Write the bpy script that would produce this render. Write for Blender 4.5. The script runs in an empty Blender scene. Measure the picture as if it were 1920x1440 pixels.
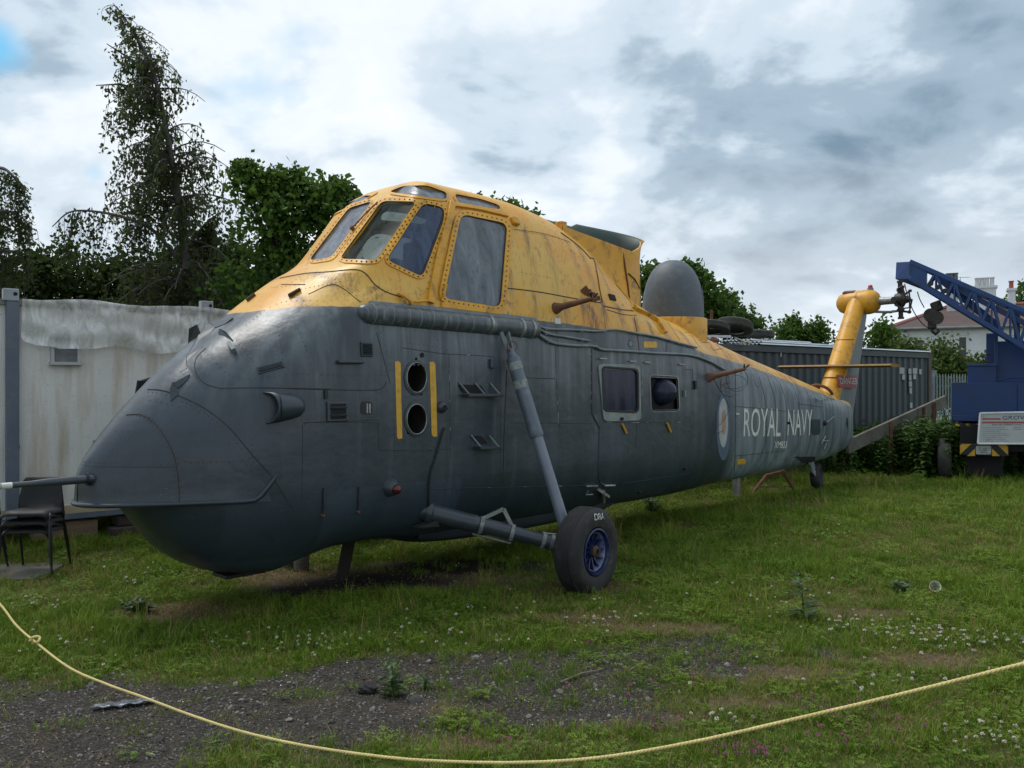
import bpy, bmesh, math, random
import numpy as np
from mathutils import Vector, Matrix, Quaternion
from mathutils.bvhtree import BVHTree
R = math.radians
rng = np.random.default_rng(7)
random.seed(7)
SC = bpy.context.scene
COL = SC.collection

# ------------------------------------------------------------------ camera
F = 1600.0            # focal length in pixels of a 1920 wide picture
EYE = 1.9
cam_d = bpy.data.cameras.new('camera')
cam_d.sensor_width = 36.0
cam_d.lens = 36.0 * F / 1920.0
cam_d.clip_start = 0.05
cam_d.clip_end = 2000.0
cam = bpy.data.objects.new('camera', cam_d)
COL.objects.link(cam)
cam.location = (0, 0, EYE)
cam.rotation_euler = (R(90), 0, 0)
SC.camera = cam

# ------------------------------------------------------------------ sky
world = bpy.data.worlds.new('World')
SC.world = world
world.use_nodes = True
SUN_EL, SUN_AZ = 64.0, -55.0      # azimuth from +Y towards +X
def build_world():
    nt = world.node_tree; nt.nodes.clear()
    N = nt.nodes.new; L = nt.links.new
    out = N('ShaderNodeOutputWorld'); bg = N('ShaderNodeBackground')
    bg.inputs['Strength'].default_value = 0.1
    sky = N('ShaderNodeTexSky'); sky.sky_type = 'NISHITA'; sky.sun_disc = False
    sky.sun_elevation = R(SUN_EL); sky.sun_rotation = R(SUN_AZ)
    tc = N('ShaderNodeTexCoord')
    sep = N('ShaderNodeSeparateXYZ'); L(tc.outputs['Generated'], sep.inputs[0])
    def math_(op, a, b=None, c=None):
        n = N('ShaderNodeMath'); n.operation = op
        for i, v in enumerate((a, b, c)):
            if v is None: continue
            if isinstance(v, (int, float)): n.inputs[i].default_value = v
            else: L(v, n.inputs[i])
        return n.outputs[0]
    zz = math_('ADD', math_('ABSOLUTE', sep.outputs['Z']), 0.36)
    px = math_('DIVIDE', sep.outputs['X'], zz); py = math_('DIVIDE', sep.outputs['Y'], zz)
    cmb = N('ShaderNodeCombineXYZ'); L(px, cmb.inputs[0]); L(py, cmb.inputs[1]); cmb.inputs[2].default_value = CLOUD_SEED
    def noise(scale, detail, rough, dist=0.0, vec=None, lac=2.0):
        n = N('ShaderNodeTexNoise'); n.inputs['Scale'].default_value = scale
        n.inputs['Detail'].default_value = detail; n.inputs['Roughness'].default_value = rough
        n.inputs['Distortion'].default_value = dist; n.inputs['Lacunarity'].default_value = lac
        L(vec or cmb.outputs[0], n.inputs['Vector']); return n.outputs['Fac']
    n1 = noise(1.0, 2.0, 0.5, 0.2)
    n2 = noise(2.6, 9.0, 0.52, 0.35)
    n3 = noise(6.5, 8.0, 0.55, 0.3)
    m = math_('ADD', math_('MULTIPLY', n1, 0.30), math_('ADD', math_('MULTIPLY', n2, 0.52), math_('MULTIPLY', n3, 0.18)))
    m = math_('ADD', math_('MULTIPLY', math_('SUBTRACT', m, 0.5), 1.35), 0.485)
    # broad masses of this sky: bright to the left and low down, a heavy bank to the right
    def mass(d, k, w):
        dn = Vector(d).normalized(); vd = N('ShaderNodeVectorMath'); vd.operation = 'DOT_PRODUCT'; nrm = N('ShaderNodeVectorMath'); nrm.operation = 'NORMALIZE'
        L(tc.outputs['Generated'], nrm.inputs[0]); L(nrm.outputs[0], vd.inputs[0]); vd.inputs[1].default_value = dn
        return math_('MULTIPLY', math_('EXPONENT', math_('MULTIPLY', math_('SUBTRACT', vd.outputs['Value'], 1.0), k)), w)
    for d, k, w in (((0.46, 1, 0.235), 36, 0.105), ((0.15, 1, 0.33), 22, 0.045), ((-0.55, 1, 0.22), 18, -0.075), ((-0.2, 1, 0.40), 30, -0.05), ((0.05, 1, 0.12), 60, -0.03), ((0.5, 1, 0.08), 120, -0.07), ((0.56, 1, 0.46), 60, -0.085), ((0.25, 1, 0.47), 60, -0.05)):
        m = math_('ADD', m, mass(d, k, w))
    cr = N('ShaderNodeValToRGB'); L(m, cr.inputs[0])
    e = cr.color_ramp; e.interpolation = 'EASE'
    cols = [(0.28, (6.9, 7.05, 7.2)), (0.40, (5.9, 6.35, 6.8)), (0.49, (4.4, 5.15, 5.85)), (0.57, (2.6, 3.4, 4.15)), (0.70, (1.3, 1.95, 2.6))]
    while len(e.elements) < len(cols): e.elements.new(0.5)
    for el, (p_, c_) in zip(e.elements, cols): el.position = p_; el.color = (*c_, 1)
    # clouds get brighter towards the horizon, where they are seen edge on
    hz = N('ShaderNodeMapRange'); L(sep.outputs['Z'], hz.inputs[0])
    hz.inputs[1].default_value = 0.02; hz.inputs[2].default_value = 0.26; hz.inputs[3].default_value = 1.0; hz.inputs[4].default_value = 0.0
    mixh = N('ShaderNodeMix'); mixh.data_type = 'RGBA'; L(math_('MULTIPLY', hz.outputs[0], 0.62), mixh.inputs[0])
    L(cr.outputs[0], mixh.inputs[6]); mixh.inputs[7].default_value = (6.7, 6.95, 7.2, 1)
    # thin spots where the blue shows
    nb = noise(0.9, 6.0, 0.55, 0.2)
    nb = math_('ADD', nb, math_('ADD', mass((-0.612, 1, 0.40), 1300, 0.25), mass((-0.49, 1, 0.245), 3000, 0.20)))
    hole = N('ShaderNodeMapRange'); L(nb, hole.inputs[0])
    hole.inputs[1].default_value = 0.68; hole.inputs[2].default_value = 0.80
    tn = N('ShaderNodeMix'); tn.data_type = 'RGBA'; tn.blend_type = 'MULTIPLY'; tn.inputs[0].default_value = 1.0; L(sky.outputs[0], tn.inputs[6]); tn.inputs[7].default_value = (0.45, 0.95, 1.0, 1)
    mixs = N('ShaderNodeMix'); mixs.data_type = 'RGBA'; L(hole.outputs[0], mixs.inputs[0])
    L(mixh.outputs[2], mixs.inputs[6]); L(tn.outputs[2], mixs.inputs[7])
    L(mixs.outputs[2], bg.inputs['Color']); L(bg.outputs[0], out.inputs['Surface'])
CLOUD_SEED = 3.7
build_world()

# ------------------------------------------------------------------ sun (behind thin cloud, so very soft)
sun_d = bpy.data.lights.new('sun', 'SUN')
sun_d.energy = 1.5; sun_d.angle = R(25); sun_d.color = (1.0, 0.96, 0.9)
sun = bpy.data.objects.new('sun', sun_d); COL.objects.link(sun)
_d = Vector((math.sin(R(SUN_AZ)) * math.cos(R(SUN_EL)), math.cos(R(SUN_AZ)) * math.cos(R(SUN_EL)), math.sin(R(SUN_EL))))
sun.rotation_euler = _d.to_track_quat('Z', 'Y').to_euler()

SC.view_settings.view_transform = 'Standard'
SC.view_settings.look = 'None'
SC.view_settings.exposure = 0.62
SC.view_settings.gamma = 1.0
SC.view_settings.use_curve_mapping = False

# ------------------------------------------------------------------ helpers
def tag(o, label=None, cat=None, group=None, kind=None):
    if label: o['label'] = label
    if cat: o['category'] = cat
    if group: o['group'] = group
    if kind: o['kind'] = kind
    return o
def empty(name, loc=(0, 0, 0), rz=0.0, label=None, cat=None, group=None):
    o = bpy.data.objects.new(name, None); COL.objects.link(o)
    o.location = loc; o.rotation_euler = (0, 0, rz); o.empty_display_size = 0.2
    return tag(o, label, cat, group)
def link(name, me, parent=None, mat=None):
    o = bpy.data.objects.new(name, me); COL.objects.link(o)
    if mat is not None:
        for m_ in (mat if isinstance(mat, (list, tuple)) else [mat]): me.materials.append(m_)
    if parent is not None: o.parent = parent
    return o
def copy_tree(o, parent=None):
    c = o.copy(); COL.objects.link(c); c.parent = parent
    for ch in list(o.children): copy_tree(ch, c)
    return c

class MB:
    """collects shapes and links them as ONE mesh"""
    def __init__(s): s.v = []; s.f = []; s.mi = []; s.cur = 0
    def add(s, vs, fs):
        o = len(s.v); s.v.extend([tuple(map(float, q)) for q in vs])
        for f in fs: s.f.append(tuple(i + o for i in f)); s.mi.append(s.cur)
        return s
    def box(s, c, d, rot=None, taper=None):
        hx, hy, hz = d[0] / 2, d[1] / 2, d[2] / 2
        vs = [Vector((x * hx, y * hy, z * hz)) for x in (-1, 1) for y in (-1, 1) for z in (-1, 1)]
        if taper:
            for q in vs:
                if q.z > 0: q.x *= taper; q.y *= taper
        if rot is not None:
            m = rot if isinstance(rot, Matrix) else Matrix.Rotation(rot, 3, 'Z')
            vs = [m @ q for q in vs]
        vs = [q + Vector(c) for q in vs]
        return s.add(vs, [(0, 1, 3, 2), (4, 6, 7, 5), (0, 4, 5, 1), (2, 3, 7, 6), (0, 2, 6, 4), (1, 5, 7, 3)])
    def bar(s, a, b, w, h, up=(0, 0, 1)):
        a = Vector(a); b = Vector(b); d = (b - a); l = d.length
        if l < 1e-6: return s
        d.normalize(); u = Vector(up)
        sd = d.cross(u)
        if sd.length < 1e-4: sd = d.cross(Vector((1, 0, 0)))
        sd.normalize(); u = sd.cross(d)
        return s.box((a + b) / 2, (l, w, h), Matrix((d, sd, u)).transposed())
    def tube(s, pts, r, n=8, cap=True, closed=False):
        pts = [Vector(q) for q in pts]; m = len(pts)
        rr = r if isinstance(r, (list, tuple, np.ndarray)) else [r] * m
        rings = []; up = None
        for i, q in enumerate(pts):
            if closed: t = pts[(i + 1) % m] - pts[i - 1]
            elif i == 0: t = pts[1] - pts[0]
            elif i == m - 1: t = pts[-1] - pts[-2]
            else: t = pts[i + 1] - pts[i - 1]
            if t.length < 1e-9: t = Vector((0, 0, 1))
            t.normalize()
            if up is None:
                up = Vector((0, 0, 1)) if abs(t.z) < 0.9 else Vector((1, 0, 0))
            sd = t.cross(up)
            if sd.length < 1e-5: sd = t.cross(Vector((0, 1, 0)))
            sd.normalize(); up = sd.cross(t).normalized()
            rings.append([q + (sd * math.cos(2 * math.pi * k / n) + up * math.sin(2 * math.pi * k / n)) * float(rr[i]) for k in range(n)])
        vs = [x for r_ in rings for x in r_]; fs = []
        for i in range(m if closed else m - 1):
            j = (i + 1) % m
            for k in range(n):
                k2 = (k + 1) % n
                fs.append((i * n + k, i * n + k2, j * n + k2, j * n + k))
        if cap and not closed:
            fs.append(tuple(range(n))[::-1]); fs.append(tuple((m - 1) * n + k for k in range(n)))
        return s.add(vs, fs)
    def lathe(s, prof, mat=None, n=24, close=False):
        """prof: (radius, height) pairs, turned about local z, then placed by the matrix"""
        mat = mat or Matrix.Identity(4); vs = []; fs = []; m = len(prof)
        for (r_, h_) in prof:
            for k in range(n):
                an = 2 * math.pi * k / n
                vs.append(mat @ Vector((r_ * math.cos(an), r_ * math.sin(an), h_)))
        for i in range(m if close else m - 1):
            j = (i + 1) % m
            for k in range(n):
                k2 = (k + 1) % n
                fs.append((i * n + k, i * n + k2, j * n + k2, j * n + k))
        return s.add(vs, fs)
    def prism(s, poly, vec):
        n = len(poly); a = [Vector(q) for q in poly]; b = [q + Vector(vec) for q in a]
        fs = [tuple(range(n))[::-1], tuple(range(n, 2 * n))]
        for i in range(n): j = (i + 1) % n; fs.append((i, j, n + j, n + i))
        return s.add(a + b, fs)
    def mesh(s, name):
        me = bpy.data.meshes.new(name); me.from_pydata(s.v, [], s.f); me.update()
        return me
    def build(s, name, mat, parent=None, smooth=None, bevel=0.0):
        me = s.mesh(name)
        o = link(name, me, parent, mat)
        if isinstance(mat, (list, tuple)) and len(mat) > 1: me.polygons.foreach_set('material_index', s.mi)
        bm = bmesh.new(); bm.from_mesh(me); bmesh.ops.recalc_face_normals(bm, faces=bm.faces); bm.to_mesh(me); bm.free()
        if smooth is not None: smooth_by_angle(me, smooth)
        if bevel > 0:
            md = o.modifiers.new('bevel', 'BEVEL'); md.width = bevel; md.segments = 2; md.limit_method = 'ANGLE'
        return o
def smooth_by_angle(me, deg):
    me.polygons.foreach_set('use_smooth', [True] * len(me.polygons))
    if deg < 179:
        me.set_sharp_from_angle(angle=R(deg))
def frame_z(o, z, x=None):
    """4x4 matrix at point o whose local z is the given direction"""
    z = Vector(z).normalized()
    if x is None: x = Vector((0, 0, 1)) if abs(z.z) < 0.9 else Vector((1, 0, 0))
    y = z.cross(Vector(x)).normalized(); x = y.cross(z).normalized()
    m = Matrix((x, y, z)).transposed().to_4x4(); m.translation = Vector(o)
    return m
def at(u, v, Y):
    return Vector(((u - 960) / F * Y, Y, EYE - (v - 720) / F * Y))
def gnd(u, v, z=0.0):
    Y = F * (EYE - z) / (v - 720); return Vector(((u - 960) / F * Y, Y, z))

# ------------------------------------------------------------------ materials
class NT:
    def __init__(s, name):
        s.m = bpy.data.materials.new(name); s.m.use_nodes = True
        s.t = s.m.node_tree; s.t.nodes.clear()
        s.out = s.t.nodes.new('ShaderNodeOutputMaterial')
        s.b = s.t.nodes.new('ShaderNodeBsdfPrincipled'); s.t.links.new(s.b.outputs[0], s.out.inputs['Surface'])
    def n(s, ty): return s.t.nodes.new(ty)
    def l(s, a, b): s.t.links.new(a, b)
    def set(s, sock, v):
        if v is None: return
        if isinstance(v, bpy.types.NodeSocket): s.l(v, sock)
        elif isinstance(v, (tuple, list)) and len(v) == 3 and sock.type == 'RGBA': sock.default_value = (*v, 1)
        else: sock.default_value = v
    def inp(s, name, v): s.set(s.b.inputs[name], v); return s
    def math(s, op, a, b=None, c=None, clamp=False):
        n = s.n('ShaderNodeMath'); n.operation = op; n.use_clamp = clamp
        for i, v in enumerate((a, b, c)): s.set(n.inputs[i], v) if v is not None else None
        return n.outputs[0]
    def coord(s, kind='Object', scale=(1, 1, 1), loc=(0, 0, 0)):
        tc = s.n('ShaderNodeTexCoord'); mp = s.n('ShaderNodeMapping')
        s.l(tc.outputs[kind], mp.inputs[0]); mp.inputs['Scale'].default_value = scale; mp.inputs['Location'].default_value = loc
        return mp.outputs[0]
    def noise(s, vec, scale, detail=4.0, rough=0.55, dist=0.0):
        n = s.n('ShaderNodeTexNoise'); s.l(vec, n.inputs['Vector'])
        n.inputs['Scale'].default_value = scale; n.inputs['Detail'].default_value = detail
        n.inputs['Roughness'].default_value = rough; n.inputs['Distortion'].default_value = dist
        return n.outputs['Fac']
    def ramp(s, fac, a, b, lo=0.0, hi=1.0):
        n = s.n('ShaderNodeMapRange'); s.set(n.inputs[0], fac)
        n.inputs[1].default_value = a; n.inputs[2].default_value = b; n.inputs[3].default_value = lo; n.inputs[4].default_value = hi
        return n.outputs[0]
    def mix(s, fac, a, b, mode='MIX'):
        n = s.n('ShaderNodeMix'); n.data_type = 'RGBA'; n.blend_type = mode
        s.set(n.inputs[0], fac); s.set(n.inputs[6], a); s.set(n.inputs[7], b)
        return n.outputs[2]
    def attr(s, name):
        n = s.n('ShaderNodeAttribute'); n.attribute_name = name; return n
    def bump(s, h, strength=0.3, dist=0.01):
        n = s.n('ShaderNodeBump'); s.l(h, n.inputs['Height']); n.inputs['Strength'].default_value = strength; n.inputs['Distance'].default_value = dist
        s.l(n.outputs[0], s.b.inputs['Normal']); return s
MATS = {}
def paint(name, col, rough=0.5, metal=0.0, var=0.25, scale=3.0, dirt=None, dirt_amt=0.35, bump=0.0, coord='Object', stretch=(1, 1, 1), fine=40.0):
    """a worn painted / plain surface: colour varied by two noises, dirt in patches"""
    if name in MATS: return MATS[name]
    k = NT(name); v = k.coord(coord, stretch)
    a = k.noise(v, scale, 5, 0.6); b = k.noise(v, fine, 3, 0.6)
    c = k.mix(k.ramp(a, 0.3, 0.7), tuple(x * (1 - var) for x in col), tuple(min(1, x * (1 + var)) for x in col))
    c = k.mix(k.ramp(b, 0.35, 0.75, 0.0, 0.35 * var * 2), c, tuple(x * 0.6 for x in col))
    if dirt is not None:
        d = k.noise(v, scale * 1.7, 7, 0.68, 0.4)
        c = k.mix(k.ramp(d, 0.52, 0.68, 0, dirt_amt), c, dirt)
    k.inp('Base Color', c).inp('Roughness', k.ramp(a, 0.2, 0.8, rough - 0.08, rough + 0.1)).inp('Metallic', metal)
    if bump: k.bump(b, bump, 0.01)
    MATS[name] = k.m
    return k.m
# ================================================================== helicopter
# local frame: x aft, y starboard (port is -y), z up; origin on the ground between the main wheels
HX, HY, HA = -0.6203, 9.0603, R(46.5)
heli = empty('helicopter', (HX, HY, 0), HA, 'grey and yellow navy helicopter without rotor blades standing on the grass', 'helicopter')
HM = Matrix.Translation((HX, HY, 0)) @ Matrix.Rotation(HA, 4, 'Z')
HI = HM.inverted()
CAML = HI @ Vector((0, 0, EYE))
def P(x, yp, z): return Vector((x, -yp, z))          # port-positive helper
def mir(v): return Vector((v[0], -v[1], v[2]))
def hpx(v):
    w = HM @ Vector(v); return (960 + F * w.x / w.y, 720 - F * (w.z - EYE) / w.y)

def pchip(xs, ys, xq):
    xs = np.asarray(xs, float); ys = np.asarray(ys, float); xq = np.asarray(xq, float)
    h = np.diff(xs); d = np.diff(ys) / h; m = np.zeros(len(xs)); m[0] = d[0]; m[-1] = d[-1]
    for i in range(1, len(xs) - 1):
        if d[i - 1] * d[i] > 0:
            w1 = 2 * h[i] + h[i - 1]; w2 = h[i] + 2 * h[i - 1]
            m[i] = (w1 + w2) / (w1 / d[i - 1] + w2 / d[i])
    i = np.clip(np.searchsorted(xs, xq) - 1, 0, len(xs) - 2)
    t = np.clip((xq - xs[i]) / h[i], 0, 1)
    return ((2 * t**3 - 3 * t**2 + 1) * ys[i] + (t**3 - 2 * t**2 + t) * h[i] * m[i] + (-2 * t**3 + 3 * t**2) * ys[i + 1] + (t**3 - t**2) * h[i] * m[i + 1])

# stations: x, then 11 points (half width, height) from the top centre line down to the keel
ST = [
 (-3.42, [(0,1.62),(.08,1.60),(.14,1.54),(.19,1.46),(.22,1.36),(.25,1.25),(.26,1.12),(.24,1.03),(.18,.96),(.10,.93),(0,.92)]),
 (-3.30, [(0,1.82),(.12,1.79),(.21,1.72),(.29,1.61),(.35,1.48),(.39,1.32),(.41,1.12),(.39,.97),(.30,.85),(.16,.78),(0,.76)]),
 (-3.10, [(0,2.03),(.17,2.00),(.31,1.91),(.42,1.77),(.50,1.61),(.56,1.40),(.59,1.15),(.56,.88),(.43,.66),(.23,.57),(0,.54)]),
 (-2.80, [(0,2.27),(.23,2.25),(.42,2.16),(.57,2.01),(.68,1.83),(.75,1.58),(.79,1.23),(.76,.83),(.56,.50),(.30,.40),(0,.38)]),
 (-2.50, [(0,2.49),(.26,2.47),(.48,2.38),(.67,2.22),(.79,2.03),(.85,1.73),(.88,1.33),(.85,.83),(.62,.45),(.33,.35),(0,.33)]),
 (-2.20, [(0,2.72),(.27,2.70),(.49,2.61),(.70,2.44),(.83,2.25),(.89,1.88),(.91,1.38),(.88,.83),(.65,.515),(.35,.415),(0,.39)]),
 (-1.90, [(0,2.90),(.32,2.89),(.55,2.82),(.71,2.65),(.85,2.44),(.905,1.97),(.92,1.40),(.88,.84),(.65,.565),(.35,.47),(0,.45)]),
 (-1.53, [(0,3.07),(.39,3.07),(.68,3.03),(.79,2.80),(.87,2.54),(.912,2.0),(.92,1.40),(.88,.88),(.65,.575),(.35,.485),(0,.47)]),
 (-1.25, [(0,3.41),(.40,3.41),(.68,3.345),(.80,2.92),(.875,2.56),(.915,2.0),(.92,1.40),(.88,.865),(.65,.555),(.34,.465),(0,.45)]),
 (-1.00, [(0,3.72),(.40,3.715),(.665,3.635),(.80,3.05),(.88,2.57),(.918,2.0),(.92,1.40),(.88,.85),(.65,.52),(.34,.43),(0,.41)]),
 (-0.80, [(0,3.87),(.39,3.85),(.64,3.715),(.79,3.19),(.88,2.575),(.92,2.0),(.92,1.40),(.88,.85),(.65,.52),(.34,.43),(0,.41)]),
 (-0.45, [(0,3.91),(.35,3.87),(.59,3.69),(.77,3.24),(.88,2.58),(.92,2.0),(.92,1.40),(.88,.85),(.65,.52),(.34,.43),(0,.41)]),
 (0.30,  [(0,3.90),(.35,3.855),(.60,3.66),(.765,3.22),(.885,2.58),(.92,2.0),(.92,1.40),(.88,.85),(.65,.52),(.34,.43),(0,.41)]),
 (1.00,  [(0,3.84),(.33,3.78),(.57,3.56),(.765,3.13),(.885,2.56),(.92,2.0),(.92,1.40),(.88,.85),(.65,.52),(.34,.43),(0,.41)]),
 (1.60,  [(0,3.68),(.32,3.61),(.55,3.38),(.755,2.99),(.885,2.54),(.92,2.0),(.92,1.40),(.88,.85),(.65,.52),(.34,.43),(0,.41)]),
 (2.20,  [(0,3.37),(.29,3.29),(.51,3.09),(.74,2.79),(.88,2.50),(.92,1.98),(.92,1.40),(.88,.85),(.65,.52),(.34,.43),(0,.41)]),
 (2.70,  [(0,3.03),(.24,2.97),(.45,2.84),(.72,2.66),(.87,2.43),(.915,1.97),(.918,1.40),(.875,.85),(.64,.52),(.34,.43),(0,.41)]),
 (3.30,  [(0,2.88),(.22,2.84),(.44,2.73),(.69,2.56),(.845,2.34),(.895,1.94),(.90,1.38),(.86,.85),(.63,.52),(.33,.43),(0,.41)]),
 (3.90,  [(0,2.78),(.20,2.74),(.40,2.64),(.61,2.47),(.74,2.26),(.79,1.88),(.80,1.35),(.76,.85),(.56,.53),(.29,.43),(0,.41)]),
 (4.50,  [(0,2.66),(.18,2.63),(.34,2.53),(.50,2.36),(.595,2.16),(.63,1.80),(.635,1.32),(.60,.85),(.45,.54),(.24,.435),(0,.41)]),
 (5.05,  [(0,2.555),(.15,2.525),(.29,2.43),(.42,2.27),(.495,2.08),(.52,1.74),(.525,1.30),(.49,.85),(.38,.55),(.20,.44),(0,.415)]),
 (6.00,  [(0,2.37),(.13,2.34),(.26,2.25),(.38,2.10),(.45,1.93),(.475,1.64),(.475,1.25),(.44,.85),(.34,.57),(.18,.455),(0,.43)]),
 (7.50,  [(0,2.09),(.11,2.065),(.22,1.98),(.33,1.85),(.39,1.70),(.41,1.48),(.41,1.16),(.375,.84),(.29,.60),(.15,.48),(0,.46)]),
 (9.20,  [(0,1.77),(.09,1.75),(.17,1.69),(.25,1.58),(.29,1.46),(.30,1.30),(.295,1.06),(.265,.82),(.20,.65),(.10,.55),(0,.53)]),
 (10.2,  [(0,1.60),(.05,1.58),(.09,1.54),(.12,1.46),(.14,1.36),(.145,1.22),(.14,1.05),(.125,.88),(.09,.76),(.05,.69),(0,.67)]),
 (10.6,  [(0,1.45),(.012,1.44),(.018,1.40),(.02,1.34),(.02,1.27),(.02,1.18),(.02,1.05),(.02,.93),(.018,.86),(.01,.82),(0,.81)]),
]
SX = np.array([s[0] for s in ST]); SPT = np.array([s[1] for s in ST])       # (stations, 11, 2)
KR = 9                                                                     # subdivisions between rows
def sections(xq):
    """half profile at each x: (len(xq), rows, 2)"""
    n = SPT.shape[1]
    C = np.stack([np.stack([pchip(SX, SPT[:, r, k], xq) for k in range(2)], -1) for r in range(n)], 1)
    first = C[:, 1:2] * np.array([-1, 1]); last = C[:, -2:-1] * np.array([-1, 1])
    E = np.concatenate([first, C, last], 1); out = []
    for i in range(n - 1):
        p0, p1, p2, p3 = E[:, i], E[:, i + 1], E[:, i + 2], E[:, i + 3]
        for t in np.arange(KR) / KR:
            out.append(0.5 * ((2 * p1) + (-p0 + p2) * t + (2 * p0 - 5 * p1 + 4 * p2 - p3) * t**2 + (-p0 + 3 * p1 - 3 * p2 + p3) * t**3))
    out.append(E[:, n]); return np.stack(out, 1)
xq = np.concatenate([np.arange(-3.42, 1.2, 0.025), np.arange(1.2, 4.0, 0.035), np.arange(4.0, 10.6, 0.06), [10.6]])
HP = sections(xq); nr = HP.shape[1]
def full_ring(hp):                                      # port half then starboard half, closed loop
    port = [(-y, z) for (y, z) in hp]; star = [(y, z) for (y, z) in hp[-2:0:-1]]
    return port + star
hv = []
for i, x in enumerate(xq):
    for (y, z) in full_ring(HP[i]): hv.append((x, y, z))
ring_n = 2 * nr - 2
hf = []
for i in range(len(xq) - 1):
    for k in range(ring_n):
        k2 = (k + 1) % ring_n
        hf.append((i * ring_n + k, i * ring_n + k2, (i + 1) * ring_n + k2, (i + 1) * ring_n + k))
hf.append(tuple(range(ring_n))[::-1]); hf.append(tuple((len(xq) - 1) * ring_n + k for k in range(ring_n)))

# removable nose cone: rounded wedge with a flat underside
CW = [(-3.775,.0),(-3.765,.09),(-3.73,.17),(-3.66,.255),(-3.5,.375),(-3.25,.535),(-3.0,.685),(-2.8,.798),(-2.65,.840),(-2.5,.84),(-2.4,.82)]
CT = [(-3.775,1.20),(-3.765,1.25),(-3.73,1.33),(-3.66,1.43),(-3.5,1.63),(-3.25,1.895),(-3.1,2.04),(-2.95,2.15),(-2.8,2.22),(-2.6,2.24),(-2.4,2.24)]
CZ = 1.0
def cone_pt(x, th):
    W = float(pchip([c[0] for c in CW], [c[1] for c in CW], [x])[0]); T = float(pchip([c[0] for c in CT], [c[1] for c in CT], [x])[0])
    c, s = math.cos(th), math.sin(th); e = 2 / 2.15; z = CZ + (T - CZ) * abs(s) ** e; W += 0.020 * math.exp(-(z - CZ) / 0.035) * min(1.0, W / 0.2) * min(1.0, max(0.0, (-2.80 - x) / 0.2))
    return Vector((x - 0.012 * math.exp(-(z - CZ) / 0.035) * max(0, 1 - W / 0.5), -W * math.copysign(abs(c) ** e, c), z))
def cone_end(th):                                       # the seam runs back down the sides
    k = abs(math.cos(th)); return -2.62 + 0.12 * k ** 1.5
cv = []; cf = []; NTH, NXC = 49, 40
for i in range(NTH):
    th = math.pi * i / (NTH - 1)
    for j in range(NXC):
        t = (j / (NXC - 1)); x = -3.774 + (cone_end(th) + 3.774) * t ** 1.5
        cv.append(cone_pt(x, th))
for i in range(NTH - 1):
    for j in range(NXC - 1):
        a_ = i * NXC + j; cf.append((a_, a_ + 1, a_ + NXC + 1, a_ + NXC))
# flat underside between the two lower edges
for j in range(NXC - 1):
    a_ = j; b_ = (NTH - 1) * NXC + j; cf.append((a_, b_, b_ + 1, a_ + 1))
BVH_H = BVHTree.FromPolygons([Vector(v) for v in hv], hf)
BVH_N = BVHTree.FromPolygons([Vector(v) for v in hv] + cv, hf + [tuple(i + len(hv) for i in f) for f in cf])
def S(u, v, off=0.0, bvh=None):
    """the point of the port skin behind picture position (u, v), in helicopter coordinates"""
    w = Vector(((u - 960) / F, 1.0, -(v - 720) / F)); d = (HI.to_3x3() @ w).normalized()
    h, n, i_, _ = (bvh or BVH_N).ray_cast(CAML, d)
    if h is None:
        h, n, i_, _ = BVH_N.find_nearest(CAML + d * (-(CAML.y) - 0.6) / max(d.y, 1e-3) if d.y > 0 else CAML + d * 9)
    if n.dot(d) > 0: n = -n
    return (h + n * off, n)
def side(x, z, off=0.0):
    """port skin at a given x and height"""
    h, n, i_, _ = BVH_N.ray_cast(Vector((x, -4, z)), Vector((0, 1, 0)))
    if h is None: return None
    if n.y > 0: n = -n
    return (h + n * off, n)

# ---------------------------------------------------------------- paint of the airframe
ZL = [(-3.6,2.505),(-2.5,2.505),(-2.2,2.545),(0.3,2.55),(1.0,2.53),(1.5,2.50),(2.6,2.46),(3.2,2.40),(3.9,2.30),(4.6,2.28),(5.05,2.24),(6.0,2.13),(7.5,1.90),(9.2,1.64),(10.6,1.4)]
# runs of rust and of washed-out paint below fittings: x, height, length, half width, strength
RUSTRUN = []; WASH = []
for u_, v_, l_, w_, s_ in ((1128,566,.55,.05,1), (1104,572,.6,.07,1), (1113,585,.5,.05,1), (1090,560,.4,.03,.8), (1046,592,.25,.04,.8), (1128,470,.5,.03,.7), (1092,452,.7,.05,.6), (1060,448,.5,.04,.5), (1020,440,.6,.05,.5), (985,436,.5,.04,.6), (955,505,.3,.03,.6), (1000,552,.3,.04,.6), (1060,562,.3,.04,.7), (1160,575,.4,.05,.8), (1190,600,.35,.04,.9), (1215,605,.3,.04,.9), (1240,612,.3,.05,.9), (1275,622,.3,.05,.9), (806,566,.12,.03,1), (936,590,.1,.04,.8), (757,558,.2,.04,.8), (700,540,.2,.05,.7), (650,515,.25,.06,.6), (600,512,.25,.06,.6), (553,556,.2,.04,.9), (870,590,.1,.05,.6)):
    h_ = S(u_, v_)[0]; RUSTRUN.append((h_.x, h_.z, l_, w_, s_))
_r = np.random.default_rng(19)
for u_ in np.linspace(700, 1330, 46):
    v_ = float(np.interp(u_, [700, 1000, 1110, 1250, 1330], [612, 634, 655, 672, 700])); h_ = S(u_, v_)[0]; WASH.append((h_.x, h_.z + 0.02, _r.uniform(.15, .75), _r.uniform(.012, .05), _r.uniform(.3, 1)))
for x_ in np.linspace(5.0, 9.6, 26):
    RUSTRUN.append((x_ + _r.normal(0, .05), float(np.interp(x_, [5, 7.5, 9.6], [2.55, 2.08, 1.66])), _r.uniform(.3, .8), _r.uniform(.03, .09), _r.uniform(.3, .9)))
for x_ in np.linspace(-2.2, 3.2, 24): WASH.append((x_ + _r.normal(0, .1), _r.uniform(1.2, 2.0), _r.uniform(.15, .5), _r.uniform(.01, .03), _r.uniform(.2, .6)))
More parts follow.
